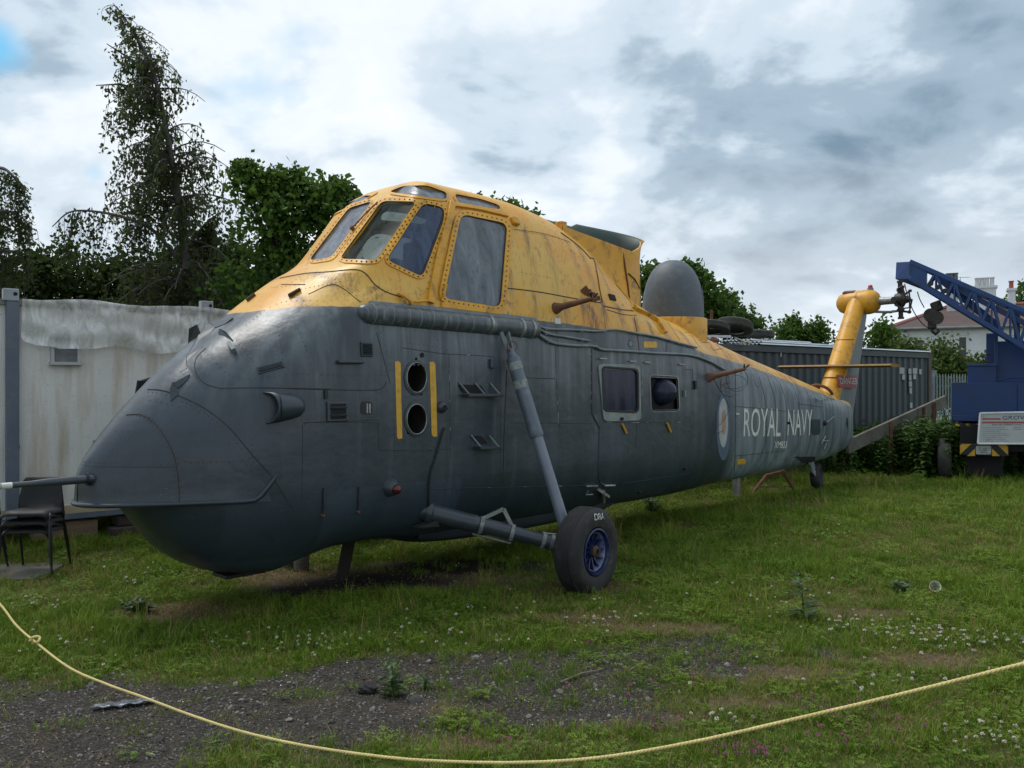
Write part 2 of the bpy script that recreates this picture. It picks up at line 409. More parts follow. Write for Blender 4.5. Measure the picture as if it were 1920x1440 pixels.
def runs(L_, co):
    o = np.zeros(len(co))
    for (x_, z_, l_, w_, s_) in L_:
        dz = z_ - co[:, 2]; o = np.maximum(o, s_ * np.exp(-((co[:, 0] - x_) / (w_ * (1 + 0.6 * np.clip(dz / l_, 0, 2)))) ** 2) * np.where(dz > -0.02, np.exp(-np.clip(dz, 0, 9) / l_ * 1.2), 0))
    return o
def skin_attr(me):
    co = np.zeros(len(me.vertices) * 3); me.vertices.foreach_get('co', co); co = co.reshape(-1, 3)
    d = co[:, 2] - pchip([q[0] for q in ZL], [q[1] for q in ZL], co[:, 0])
    at_ = me.attributes.new('yellow_line', 'FLOAT', 'POINT'); at_.data.foreach_set('value', d.astype(np.float32))
    for nm, L_ in (('rust_run', RUSTRUN), ('wash_run', WASH)):
        a3 = me.attributes.new(nm, 'FLOAT', 'POINT'); a3.data.foreach_set('value', runs(L_, co).astype(np.float32))
    at2 = me.attributes.new('fade', 'FLOAT', 'POINT'); at2.data.foreach_set('value', np.clip((co[:, 0] - 4.75) / 0.5, 0, 1).astype(np.float32))
def skin_material():
    k = NT('weathered_airframe_paint'); v = k.coord('Object')
    vs = k.coord('Object', (7, 7, 0.55)); vf = k.coord('Object', (38, 38, 1.3))
    big = k.noise(v, 1.1, 5, 0.6); mid = k.noise(v, 4.5, 6, 0.62); fine = k.noise(v, 60, 3, 0.6)
    st = k.noise(vs, 1.0, 5, 0.6); stf = k.noise(vf, 1.0, 4, 0.6)
    fade = k.attr('fade').outputs['Fac']; yl = k.attr('yellow_line').outputs['Fac']
    # grey
    g0 = k.mix(k.ramp(big, 0.3, 0.7), (0.022, 0.034, 0.047), (0.034, 0.050, 0.068))
    g0 = k.mix(k.ramp(mid, 0.48, 0.72, 0, 0.45), g0, (0.018, 0.024, 0.031))
    bk = k.n('ShaderNodeTexBrick'); sx = k.n('ShaderNodeSeparateXYZ'); k.l(v, sx.inputs[0]); cx_ = k.n('ShaderNodeCombineXYZ'); k.l(sx.outputs[0], cx_.inputs[0]); k.l(sx.outputs[2], cx_.inputs[1]); k.l(cx_.outputs[0], bk.inputs['Vector']); bk.inputs['Scale'].default_value = 1.0; bk.inputs['Mortar Size'].default_value = 0.0; bk.inputs['Brick Width'].default_value = 0.74; bk.inputs['Row Height'].default_value = 0.52; bk.inputs['Color1'].default_value = (0.78, 0.78, 0.78, 1); bk.inputs['Color2'].default_value = (1.22, 1.22, 1.22, 1); bk.inputs['Bias'].default_value = 0.0
    g0 = k.mix(1.0, g0, bk.outputs['Color'], 'MULTIPLY')
    scr = k.noise(k.coord('Object', (2.2, 2.2, 9.0)), 5.0, 8, 0.75, 1.2); g0 = k.mix(k.ramp(scr, 0.63, 0.70, 0, 0.55), g0, (0.15, 0.175, 0.19))
    up = k.math('MULTIPLY', k.ramp(yl, -0.95, -0.02), k.ramp(st, 0.40, 0.62))
    g0 = k.mix(k.math('MULTIPLY', up, k.math('SUBTRACT', 1.0, k.ramp(k.math('MULTIPLY', fade, -1.0), -1.0, 0.0, 0.0, 0.35))), g0, (0.14, 0.17, 0.185))
    t0 = k.mix(k.ramp(st, 0.38, 0.62), (0.088, 0.116, 0.138), (0.205, 0.255, 0.28))
    t0 = k.mix(k.ramp(stf, 0.50, 0.70, 0, 0.5), t0, (0.075, 0.08, 0.078))
    grey = k.mix(fade, g0, t0)
    # chipped spots down to primer
    chip = k.noise(v, 17, 6, 0.75, 0.5)
    grey = k.mix(k.ramp(chip, 0.70, 0.73, 0, 0.6), grey, (0.30, 0.33, 0.33))
    grey = k.mix(k.ramp(stf, 0.62, 0.74, 0, 0.30), grey, (0.05, 0.048, 0.04))
    # yellow
    y0 = k.mix(k.ramp(big, 0.40, 0.58), (0.66, 0.295, 0.008), (0.66, 0.395, 0.070))
    y0 = k.mix(k.ramp(mid, 0.50, 0.74, 0, 0.45), y0, (0.66, 0.42, 0.11))
    y0 = k.mix(k.ramp(stf, 0.56, 0.74, 0, 0.6), y0, (0.24, 0.11, 0.025))
    rust = k.noise(v, 6.5, 8, 0.72, 0.6)
    y0 = k.mix(k.ramp(rust, 0.575, 0.68, 0, 0.8), y0, (0.20, 0.095, 0.035))
    y0 = k.mix(k.ramp(chip, 0.70, 0.74, 0, 0.7), y0, (0.16, 0.09, 0.05))
    edge = k.ramp(k.math('ADD', yl, k.math('MULTIPLY', k.math('SUBTRACT', mid, 0.5), 0.03)), -0.004, 0.004)
    rr = k.math('MULTIPLY', k.math('MULTIPLY', k.attr('rust_run').outputs['Fac'], 1.5), k.ramp(stf, 0.32, 0.54), clamp=True); ww = k.math('MULTIPLY', k.math('MULTIPLY', k.attr('wash_run').outputs['Fac'], 1.3), k.ramp(stf, 0.32, 0.56), clamp=True)
    y0 = k.mix(k.math('MULTIPLY', rr, 0.9), y0, (0.13, 0.052, 0.018)); grey = k.mix(k.math('MULTIPLY', rr, 0.7), grey, (0.035, 0.033, 0.03)); grey = k.mix(k.math('MULTIPLY', ww, 0.55), grey, (0.20, 0.235, 0.245))
    c = k.mix(edge, grey, y0)
    k.inp('Base Color', c)
    k.inp('Roughness', k.math('ADD', k.ramp(mid, 0.3, 0.7, 0.27, 0.44), k.math('MULTIPLY', edge, 0.08)))
    k.b.inputs['Specular IOR Level'].default_value = 0.55
    h = k.math('ADD', k.math('MULTIPLY', fine, 0.10), k.math('ADD', k.math('MULTIPLY', big, 4.0), k.math('MULTIPLY', k.noise(k.coord('Object', (1.0, 1.0, 0.7)), 2.2, 2, 0.5), 1.0)))
    k.bump(h, 0.38, 0.014)
    return k.m
M_SKIN = skin_material()
M_GREY = paint('grey_airframe_paint', (0.032, 0.043, 0.055), 0.36, var=0.2, scale=2.5, dirt=(0.06, 0.06, 0.055), dirt_amt=0.4)
M_PALEGREY = paint('faded_grey_paint', (0.165, 0.195, 0.21), 0.5, var=0.25, scale=3, dirt=(0.09, 0.08, 0.06), dirt_amt=0.5, stretch=(3, 3, 0.6))
M_YEL = paint('worn_yellow_paint', (0.66, 0.32, 0.02), 0.45, var=0.16, scale=4, dirt=(0.16, 0.085, 0.03), dirt_amt=0.75)
M_YELSTRIPE = paint('yellow_stripe_paint', (0.60, 0.33, 0.03), 0.5, var=0.15, scale=12, dirt=(0.10, 0.08, 0.05), dirt_amt=0.4)
M_BLACK = paint('black_rubber_seal', (0.012, 0.012, 0.013), 0.6, var=0.3)
M_DARKHOLE = paint('dark_inside', (0.010, 0.010, 0.011), 0.9, var=0.2)
M_STEEL = paint('bare_steel', (0.30, 0.31, 0.305), 0.45, 0.7, var=0.25, scale=8, dirt=(0.1, 0.07, 0.05), dirt_amt=0.5)
M_RUST = paint('rusty_steel', (0.15, 0.065, 0.035), 0.85, var=0.4, scale=9, dirt=(0.05, 0.035, 0.03), dirt_amt=0.6, bump=0.3)
M_SEAM = paint('sealant_line', (0.035, 0.034, 0.032), 0.8, var=0.4, scale=6)
M_SEAMP = paint('peeled_sealant', (0.24, 0.26, 0.25), 0.7, var=0.6, scale=9, dirt=(0.05, 0.05, 0.045), dirt_amt=0.9)
M_RIVET = paint('rusty_rivet', (0.075, 0.045, 0.03), 0.8, var=0.4, scale=12)
M_WHITEP = paint('white_paint', (0.62, 0.62, 0.58), 0.55, var=0.18, scale=10, dirt=(0.16, 0.18, 0.18), dirt_amt=0.55)
def glass(name, col, alpha, rough=0.08, mould=0.0, spec=0.5):
    k = NT(name); v = k.coord('Object')
    n = k.noise(k.coord('Object', (3, 3, 0.8)), 2.2, 6, 0.65, 0.6)
    base = k.mix(k.ramp(n, 0.35, 0.75), col, tuple(min(1, c * 1.9 + 0.03) for c in col))
    if mould: base = k.mix(k.ramp(k.noise(v, 14, 6, 0.7), 0.55, 0.70, 0, mould), base, (0.07, 0.07, 0.035))
    k.inp('Base Color', base).inp('Roughness', k.ramp(n, 0.3, 0.8, rough, rough + 0.22)); k.b.inputs['Specular IOR Level'].default_value = spec
    tr = k.n('ShaderNodeBsdfTransparent'); tr.inputs[0].default_value = (0.75, 0.85, 0.82, 1)
    mx = k.n('ShaderNodeMixShader'); k.set(mx.inputs[0], k.ramp(n, 0.25, 0.8, max(0, alpha - 0.12), min(1, alpha + 0.14)))
    k.l(tr.outputs[0], mx.inputs[1]); k.l(k.b.outputs[0], mx.inputs[2]); k.l(mx.outputs[0], k.out.inputs['Surface'])
    return k.m
G_CLEAR = glass('clear_perspex', (0.03, 0.05, 0.045), 0.22, 0.16, 0.0, 0.35)
G_MILK = glass('milky_perspex', (0.12, 0.135, 0.165), 0.80, 0.14)
G_BLUE = glass('blue_hazed_perspex', (0.03, 0.05, 0.105), 0.74, 0.08)
G_DOOR = glass('weathered_door_perspex', (0.10, 0.118, 0.14), 0.78, 0.12, 0.6)
G_DARK = glass('dark_blue_perspex', (0.008, 0.010, 0.028), 0.985, 0.10, 0.0, 0.22)

# ---------------------------------------------------------------- windows cut into the skin
def rounded(poly, r, n=72):
    pts = []; m = len(poly)
    for i in range(m):
        p = np.array(poly[i], float); a = np.array(poly[i - 1], float); b = np.array(poly[(i + 1) % m], float)
        ra = min(r, 0.45 * np.linalg.norm(a - p)); rb = min(r, 0.45 * np.linalg.norm(b - p))
        s_ = p + (a - p) / np.linalg.norm(a - p) * ra; e_ = p + (b - p) / np.linalg.norm(b - p) * rb
        for t in np.linspace(0, 1, 7): pts.append((1 - t)**2 * s_ + 2 * t * (1 - t) * p + t * t * e_)
    pts = np.array(pts); q = np.vstack([pts, pts[:1]]); L_ = np.r_[0, np.cumsum(np.linalg.norm(np.diff(q, axis=0), axis=1))]
    tt = np.linspace(0, L_[-1], n, endpoint=False)
    return np.stack([np.interp(tt, L_, q[:, 0]), np.interp(tt, L_, q[:, 1])], 1)
def grow(ring, d):
    nx = np.roll(ring, -1, 0) - np.roll(ring, 1, 0); nrm = np.stack([nx[:, 1], -nx[:, 0]], 1)
    nrm /= np.linalg.norm(nrm, axis=1)[:, None]; c = ring.mean(0)
    if ((ring - c) * nrm).sum() < 0: nrm = -nrm
    return ring + nrm * d
def inside(poly, p):
    x, y = p; c = False; n = len(poly); j = n - 1
    for i in range(n):
        xi, yi = poly[i]; xj, yj = poly[j]
        if (yi > y) != (yj > y) and x < (xj - xi) * (y - yi) / (yj - yi + 1e-12) + xi: c = not c
        j = i
    return c
CUTS = []; FLIP = []
def smooth_patch(pts, nrms, depth):
    """points of a pane moved onto one smooth curved sheet"""
    c = sum(pts, Vector()) / len(pts); n = sum(nrms, Vector()).normalized(); a = n.orthogonal().normalized(); b = n.cross(a)
    L_ = np.array([[(q - c).dot(a), (q - c).dot(b), (q - c).dot(n)] for q in pts]); x, y = L_[:, 0], L_[:, 1]
    M = np.stack([np.ones_like(x), x, y, x * x, x * y, y * y], 1); k, *_ = np.linalg.lstsq(M, L_[:, 2], rcond=None); z = M @ k
    return [c + a * float(x[i]) + b * float(y[i]) + n * (float(z[i]) - depth) for i in range(len(pts))]
def window(poly, r, fw, pane_mat, frame_mat, name='window', depth=0.010, raise_=0.010, mirror=None, cut=True, bolts=0):
    ring = rounded(poly, r); out_ = grow(ring, fw); midr = grow(ring, fw * 0.45); c = ring.mean(0)
    I = [S(u, v, 0, BVH_H) for u, v in ring]; Oo = [S(u, v, 0, BVH_H) for u, v in out_]
    n = len(ring)
    if cut: CUTS.append(midr); FLIP.append(mirror is not None)
    for sgn in ((1,) if mirror is None else (1, -1)):
        T = (lambda q: q) if sgn == 1 else mir
        mb = MB(); vs = []
        for (q, nn), d in [((None, None), 0)] * 0: pass
        for kk in range(4):
            for i in range(n):
                (q, nn) = Oo[i] if kk < 2 else I[i]
                vs.append(T(q + nn * (-0.006, raise_, raise_, -0.022)[kk]))
        fs = [(kk * n + i, kk * n + (i + 1) % n, (kk + 1) * n + (i + 1) % n, (kk + 1) * n + i) for kk in range(3) for i in range(n)]
        mb.add(vs, fs); fr = mb.build(name + '_frame', frame_mat, heli, smooth=40)
        mb = MB(); vs = []; fs = []; K = 5; hits = [S(*(c + (ring[i] - c) * (1 - kk / K)), 0, BVH_H) for kk in range(K) for i in range(n)] + [S(c[0], c[1], 0, BVH_H)]
        vs = [T(q) for q in smooth_patch([h[0] for h in hits], [h[1] for h in hits], depth)]
        for kk in range(K - 1):
            for i in range(n): fs.append((kk * n + i, kk * n + (i + 1) % n, (kk + 1) * n + (i + 1) % n, (kk + 1) * n + i))
        for i in range(n): fs.append(((K - 1) * n + i, (K - 1) * n + (i + 1) % n, K * n))
        mb.add(vs, fs); mb.build(name + '_pane', pane_mat if sgn == 1 else mirror, fr, smooth=60)
        # dark bead where the pane meets the frame
        mb = MB(); mb.tube([T(q + nn * (raise_ * 0.4)) for q, nn in I], 0.006, 5, closed=True); mb.build('seal', M_BLACK, fr)
        if bolts:
            mb = MB(); Bm = [S(u, v, raise_ + 0.001, BVH_H) for u, v in rounded(out_ * 0.5 + ring * 0.5, 1, bolts)]
            for q, nn in Bm: mb.lathe([(0.0085, -0.002), (0.0075, 0.003), (0.0005, 0.0045)], frame_z(T(q), nn if sgn == 1 else mir(nn)), 6)
            tag(mb.build('bolts', M_RIVET, fr), kind='stuff')
    return ring
window([(717,378),(781,379),(706,489),(637,487)], 10, 7, G_CLEAR, M_YEL, 'windscreen', bolts=44)
window([(655,391),(699,378),(622,484),(580,490)], 9, 6, G_MILK, M_YEL, 'windscreen', bolts=40)
window([(793,381),(832,390),(831,414),(791,520),(724,488)], 12, 7, G_BLUE, M_YEL, 'quarter_light', mirror=G_MILK, bolts=40)
window([(862,403),(949,421),(936,577),(829,560)], 14, 10, G_DOOR, M_YEL, 'door_window', mirror=G_DOOR, raise_=0.022, depth=0.0, bolts=56)
window([(729,361),(757,350),(800,349),(837,362),(836,375),(780,368)], 9, 4, G_MILK, M_YEL, 'roof_window', mirror=G_MILK, bolts=0)
window([(850,364),(900,374),(934,385),(939,394),(860,382)], 8, 4, G_MILK, M_YEL, 'eyebrow_window', mirror=G_MILK, bolts=0)
# cabin door window (sliding) and the bubble window opening
window([(1129,689),(1193,694),(1194,772),(1132,769)], 9, 3, G_DARK, M_BLACK, 'cabin_window', raise_=0.016, depth=0.002, bolts=0)
window([(1219,704),(1270,707),(1273,770),(1222,771)], 7, 2, M_DARKHOLE, M_STEEL, 'bubble_window', raise_=0.004, depth=0.06, bolts=0)

def build_fuselage():
    me = bpy.data.meshes.new('fuselage'); me.from_pydata(hv, [], hf); me.update()
    bm = bmesh.new(); bm.from_mesh(me); bm.faces.ensure_lookup_table()
    boxes = [(c.min(0), c.max(0)) for c in CUTS]
    kill = []
    for f in bm.faces:
        c = f.calc_center_median()
        if c.x > 3.6 or c.x < -1.9 or c.z < 1.2: continue
        n = f.normal
        for flip in (False, True):
            q = mir(c) if flip else c; nn = mir(n) if flip else n
            if nn.dot((q - CAML)) > 0: continue
            u, v = hpx(q)
            for (lo, hi), poly, fl_ in zip(boxes, CUTS, FLIP):
                if flip and not fl_: continue
                if lo[0] <= u <= hi[0] and lo[1] <= v <= hi[1] and inside(poly, (u, v)): kill.append(f); break
            else: continue
            break
    bmesh.ops.delete(bm, geom=kill, context='FACES'); bm.to_mesh(me); bm.free()
    skin_attr(me); smooth_by_angle(me, 60)
    return link('fuselage', me, heli, M_SKIN)
me = bpy.data.meshes.new('nose_cone'); me.from_pydata(cv, [], cf); me.update()
nose = link('nose_cone', me, heli, M_SKIN); skin_attr(me); smooth_by_angle(me, 50)
# rolled lip along the lower edge, turned up at its rear end
lip = [cone_pt(-3.774 + (cone_end(0) + 3.774) * (j / 40) ** 1.5, 0) for j in range(41)]
portl = [Vector((q.x, q.y + 0.013, q.z + 0.010)) for q in lip if q.x < -2.86]
up_ = [S(u, v, 0.002)[0] for u, v in ((478, 938), (490, 929), (502, 914), (512, 900), (520, 888))]
mb = MB(); mb.tube([mir(q) for q in portl[::-1]] + portl[1:] + up_, [0.018] * (len(portl) * 2 - 1) + [0.019, 0.021, 0.021, 0.017, 0.005], 10)
lipo = mb.build('lip', M_SKIN, nose, smooth=60); skin_attr(lipo.data)

# cockpit inside
mb = MB(); mb.box((-0.55, 0, 2.60), (1.5, 1.55, 0.04)); mb.build('cockpit_floor', M_DARKHOLE, heli)
M_IGREEN = paint('interior_green_paint', (0.10, 0.17, 0.13), 0.6, var=0.2)
mb = MB(); mb.box((0.06, 0, 3.02), (0.04, 1.40, 0.9)); mb.build('bulkhead', M_IGREEN, heli)
M_SEATC = paint('seat_cloth', (0.03, 0.035, 0.03), 0.9, var=0.3)
for s_ in (-1, 1):
    mb = MB(); mb.box((-0.42, 0.36 * s_, 2.84), (0.42, 0.40, 0.10)); mb.box((-0.20, 0.36 * s_, 3.12), (0.09, 0.40, 0.62))
    mb.box((-0.16, 0.36 * s_, 3.47), (0.07, 0.24, 0.14)); mb.build('seat', M_SEATC, heli, bevel=0.03)
mb = MB(); mb.prism([(-1.30, -0.5, 2.66), (-1.02, -0.5, 2.66), (-1.02, -0.5, 3.04), (-1.22, -0.5, 3.06), (-1.30, -0.5, 2.98)], (0, 1.0, 0))
mb.build('instrument_panel', M_IGREEN, heli)
# ---------------------------------------------------------------- helpers that work on the skin
def zmap(pts, o, sc): return [(o[0] + x * sc, o[1] + y * sc) for x, y in pts]
Z1 = lambda *p: zmap(p, (120, 520), 500 / 1241)       # reading aids: enlarged views of the photograph -> picture coordinates
Z2 = lambda *p: zmap(p, (430, 320), 570 / 1920)
Z3 = lambda *p: zmap(p, (540, 540), 600 / 1878)
Z4 = lambda *p: zmap(p, (900, 380), 500 / 1895)
Z5 = lambda *p: zmap(p, (740, 880), 500 / 1920)
Z6 = lambda *p: zmap(p, (1080, 640), 400 / 1694)
Z7 = lambda *p: zmap(p, (1280, 640), 380 / 1710)
def skin_line(pts, off, step=7.0):
    o = []
    for (a, b) in zip(pts[:-1], pts[1:]):
        n = max(1, int(math.hypot(b[0] - a[0], b[1] - a[1]) / step))
        for i in range(n): o.append((a[0] + (b[0] - a[0]) * i / n, a[1] + (b[1] - a[1]) * i / n))
    o.append(pts[-1]); return [S(u, v, off) for u, v in o]
def smoothed(pts, k=6):
    P_ = [np.array(q, float) for q in pts]; P_ = [2 * P_[0] - P_[1]] + P_ + [2 * P_[-1] - P_[-2]]; o = []
    for i in range(1, len(P_) - 2):
        p0, p1, p2, p3 = P_[i - 1:i + 3]
        for t in np.arange(k) / k:
            o.append(0.5 * (2 * p1 + (p2 - p0) * t + (2 * p0 - 5 * p1 + 4 * p2 - p3) * t**2 + (3 * p1 - p0 - 3 * p2 + p3) * t**3))
    o.append(P_[-2]); return [tuple(q) for q in o]
def seam(pts, r=0.0035, mat=None, name='panel_seam', smooth=False, parent=None):
    if smooth: pts = smoothed(pts)
    ln = [q for q, n in skin_line(pts, 0.0)]
    mb = MB(); mb.tube(ln, min(r, 0.003) if mat is M_SEAMP else r, 5); o = mb.build(name, M_SEAM if mat is M_SEAMP else (mat or M_SEAM), parent or heli)
    if mat is M_SEAMP:                                  # sealant that has flaked off in places
        mb = MB(); i = random.randint(0, 2)
        while i < len(ln) - 1:
            j = min(len(ln) - 1, i + random.choice((1, 1, 2, 3))); mb.tube(ln[i:j + 1], [random.uniform(0.002, r * 1.2) for _ in ln[i:j + 1]], 5); i = j + random.choice((1, 1, 2, 3, 5))
        if mb.v: tag(mb.build('flaking_sealant', M_SEAMP, o), kind='stuff')
    return o
RIV = MB()
def rivets(pts, gap=0.045, r=0.0055, smooth=False):
    if smooth: pts = smoothed(pts)
    ln = skin_line(pts, 0.0005, 4.0); acc = 0.0; last = ln[0][0]
    for q, n in ln:
        acc += (q - last).length; last = q
        if acc >= gap:
            acc = 0.0; m = frame_z(q, n)
            RIV.lathe([(r, 0), (r * 0.75, 0.002), (0.0003, 0.003)], m, 5)
def patch(poly, off, mat, name, r=1.0, K=4, n=40, parent=None):
    ring = rounded(poly, r, n); c = ring.mean(0); mb = MB(); vs = []; fs = []
    for kk in range(K):
        for i in range(n):
            u, v = c + (ring[i] - c) * (1 - kk / K); vs.append(S(u, v, off)[0])
    vs.append(S(c[0], c[1], off)[0])
    for kk in range(K - 1):
        for i in range(n): fs.append((kk * n + i, kk * n + (i + 1) % n, (kk + 1) * n + (i + 1) % n, (kk + 1) * n + i))
    for i in range(n): fs.append(((K - 1) * n + i, (K - 1) * n + (i + 1) % n, K * n))
    mb.add(vs, fs); return mb.build(name, mat, parent or heli, smooth=60)
def skin_frame(u, v, off=0.0):
    """matrix on the skin: local x aft along the skin, y up along it, z outward"""
    q, n = S(u, v, off); x = Vector((1, 0, 0)); x = (x - n * x.dot(n)).normalized(); y = n.cross(x).normalized()
    if y.z < 0: y = -y; x = y.cross(n)
    m = Matrix((x, y, n)).transposed().to_4x4(); m.translation = q; return m
def skin_box(u, v, w, h, d, mat, name, off=None, parent=None, rot=0.0, bevel=0.0):
    m = skin_frame(u, v) @ Matrix.Rotation(rot, 4, 'Z'); mb = MB()
    mb.box((0, 0, d / 2 - 0.004 if off is None else off), (w, h, d)); mb.v = [tuple(m @ Vector(q)) for q in mb.v]
    return mb.build(name, mat, parent or heli, bevel=bevel)
def ray_y(u, v, yp):
    """point in helicopter coordinates on the sight line at a given distance to port"""
    d = HI.to_3x3() @ Vector(((u - 960) / F, 1.0, -(v - 720) / F)); t = (-yp - CAML.y) / d.y; return CAML + d * t
def ray_x(u, v, x):
    d = HI.to_3x3() @ Vector(((u - 960) / F, 1.0, -(v - 720) / F)); t = (x - CAML.x) / d.x; return CAML + d * t

# ---------------------------------------------------------------- canopy furniture
seam(zmap([(320,680),(480,650),(620,640),(790,625),(860,650),(920,720),(1000,770),(1100,800)], (430,320), 570/1920), 0.006, M_SEAM, smooth=True)
def bar_on(pts, w, h, mat, name, parent=None):
    ln = skin_line(pts, 0.0); mb = MB(); vs = []; fs = []
    for i, (q, n) in enumerate(ln):
        t = (ln[min(i + 1, len(ln) - 1)][0] - ln[max(i - 1, 0)][0]).normalized(); s_ = t.cross(n).normalized() * w / 2
        vs += [q - s_ - n * 0.01, q - s_ + n * h, q + s_ + n * h, q + s_ - n * 0.01]
    for i in range(len(ln) - 1):
        for k in range(4): fs.append((i * 4 + k, i * 4 + (k + 1) % 4, i * 4 + 4 + (k + 1) % 4, i * 4 + 4 + k))
    fs += [(0, 1, 2, 3), tuple(len(vs) - 4 + k for k in (3, 2, 1, 0))]
    mb.add(vs, fs); return mb.build(name, mat, parent or heli, bevel=0.004)
bar_on([(846,382),(838,420),(822,480),(808,548),(806,568)], 0.07, 0.030, M_YEL, 'door_post')
bar_on([(845,384),(900,393),(950,405)], 0.045, 0.030, M_YEL, 'door_rail')
bar_on([(826,572),(880,579),(938,586)], 0.05, 0.024, M_YEL, 'door_rail')
rivets([(829,572),(880,579),(936,586)], 0.05, 0.008)
for a, b in (((849,392),(812,552)), ((838,392),(800,545))): rivets([a, b], 0.055, 0.007)
# door handle and latch under the quarter light
m = MB(); q1 = S(831,535,0.05)[0]; q2 = S(826,556,0.05)[0]; m.tube([q1, q2, S(822,560,0.0)[0]], 0.010, 6); m.build('door_handle', M_YEL, heli)
m = MB(); m.tube([S(745,550,0.02)[0], S(752,558,0.05)[0], S(762,566,0.05)[0], S(768,571,0.02)[0]], 0.018, 6); m.tube([S(775,567,0.02)[0], S(797,566,0.05)[0]], 0.012, 6); m.build('canopy_latch', M_YEL, heli, smooth=40)
# windscreen wiper on the centre post
m = MB(); m.tube([S(664,432,0.03)[0], S(690,405,0.035)[0], S(712,383,0.03)[0]], 0.008, 5); m.tube([S(664,432,0.0)[0], S(664,432,0.05)[0]], 0.02, 8); m.build('wiper', M_RUST, heli)
skin_box(964,416, 0.10, 0.10, 0.05, M_YEL, 'grab_handle', bevel=0.02)
for u, v, w in ((553,551,0.12), (472,560,0.10)):
    skin_box(u, v, w, 0.016, 0.035, paint('dark_rusty_bracket', (0.07, 0.038, 0.02), 0.8, var=0.4), 'bracket', bevel=0.005)

# ---------------------------------------------------------------- flotation fairing along the sill
fp = smoothed([(672,589),(690,588),(760,594),(850,603),(925,610),(1004,618)], 8)
ln = skin_line(fp, 0.0, 5.0); rad = [0.028 + 0.066 * min(1, (i / 9.0)) ** 0.5 for i in range(len(ln))]
m = MB(); m.tube([q - n * 0.018 for q, n in ln], rad, 20); fair = m.build('flotation_fairing', paint('streaked_fairing_paint', (0.065, 0.078, 0.088), 0.35, var=0.3, scale=2, dirt=(0.26, 0.28, 0.28), dirt_amt=0.55, stretch=(9, 9, 0.8)), heli, smooth=50)
bar_on([(692,570),(800,579),(925,591),(1005,601)], 0.05, 0.02, M_PALEGREY, 'flange', fair)
for k in (0.18,0.26,0.34,0.42,0.50,0.58,0.66,0.73,0.80,0.93,0.985):
    q, n = ln[int(k * (len(ln) - 1))]; ax = (ln[-1][0] - ln[len(ln) // 3][0]).normalized()
    m = MB(); m.lathe([(0.093, -0.006), (0.0955, -0.004), (0.0955, 0.004), (0.093, 0.006)] if k < 0.75 else [(0.094, -0.016), (0.101, -0.014), (0.101, 0.014), (0.094, 0.016)], frame_z(q - n * 0.018, ax), 24)
    m.build('strap', M_PALEGREY if k < 0.75 else M_STEEL, fair, smooth=40)

# ---------------------------------------------------------------- exhaust ports with yellow bars
M_PIPE = paint('sooty_pipe', (0.09, 0.085, 0.075), 0.45, 0.6, var=0.4, scale=5, dirt=(0.02, 0.02, 0.018), dirt_amt=0.7)
for (cu, cv_) in ((780, 708), (780, 786)):
    circ = [(cu + 18.5 * math.cos(t), cv_ + 28 * math.sin(t)) for t in np.linspace(0, 2 * math.pi, 40, endpoint=False)]
    m = MB(); I = [S(u, v) for u, v in circ]; O2 = [S(cu + (u - cu) * 1.23, cv_ + (v - cv_) * 1.18) for u, v in circ]; n = len(circ)
    vs = [q - nn * 0.004 for q, nn in O2] + [q + nn * 0.008 for q, nn in O2] + [q + nn * 0.010 for q, nn in I] + [q - nn * 0.004 for q, nn in I]
    m.add(vs, [(k * n + i, k * n + (i + 1) % n, (k + 1) * n + (i + 1) % n, (k + 1) * n + i) for k in range(3) for i in range(n)])
    fl = m.build('exhaust_port', M_GREY, heli, smooth=50)
    m = MB(); c0, cn = S(cu, cv_); inw = Vector((0.25, 0.97, 0)).normalized()
    vs = [q + nn * 0.002 for q, nn in I] + [q + inw * 0.16 for q, nn in I] + [c0 + (q - c0) * 0.92 + inw * 0.34 for q, nn in I]
    m.add(vs, [(k * n + i, k * n + (i + 1) % n, (k + 1) * n + (i + 1) % n, (k + 1) * n + i) for k in range(2) for i in range(n)] + [tuple(2 * n + i for i in range(n))])
    m.build('pipe_liner', M_PIPE, fl, smooth=60)
    m = MB(); m.tube([q + nn * 0.010 for q, nn in I], 0.006, 6, closed=True); m.build('rim', M_STEEL, fl, smooth=60)
    FLIP.append(False); CUTS.append(np.array([(cu + (u - cu) * 1.12, cv_ + (v - cv_) * 1.09) for u, v in circ]))
patch([(740,677),(751,677),(752,740),(754,822),(744,824),(742,750)], 0.003, M_YELSTRIPE, 'yellow_stripe')
patch([(805,678),(815.5,678),(818,740),(819.5,819),(809,819),(807,745)], 0.003, M_YELSTRIPE, 'yellow_stripe')

# ---------------------------------------------------------------- vents, steps, lamps on the port side
def louvre(u, v, w, h, n, name, arch=False):
    m4 = skin_frame(u, v); fr = MB()
    fr.box((0, 0, 0.006), (w, h, 0.02)); fr.v = [tuple(m4 @ Vector(q)) for q in fr.v]; o = fr.build(name, M_GREY, heli, bevel=0.006)
    b = MB(); b.box((0, 0, 0.013), (w * 0.72, h * 0.78, 0.01)); b.v = [tuple(m4 @ Vector(q)) for q in b.v]; b.build('opening', M_DARKHOLE, o)
    for i in range(n):
        b = MB(); yy = h * 0.78 * ((i + 0.5) / n - 0.5); b.box((0, yy, 0.022), (w * 0.74, 0.012, 0.016), Matrix.Rotation(R(28), 3, 'X'))
        b.v = [tuple(m4 @ Vector(q)) for q in b.v]; b.build('slat', M_GREY, o)
    return o
louvre(687, 655, 0.115, 0.125, 5, 'louvre_vent')
louvre(632.6, 771.6, 0.20, 0.16, 2, 'step_recess')
skin_box(655, 679, 0.24, 0.03, 0.05, M_GREY, 'rain_ledge', bevel=0.008)
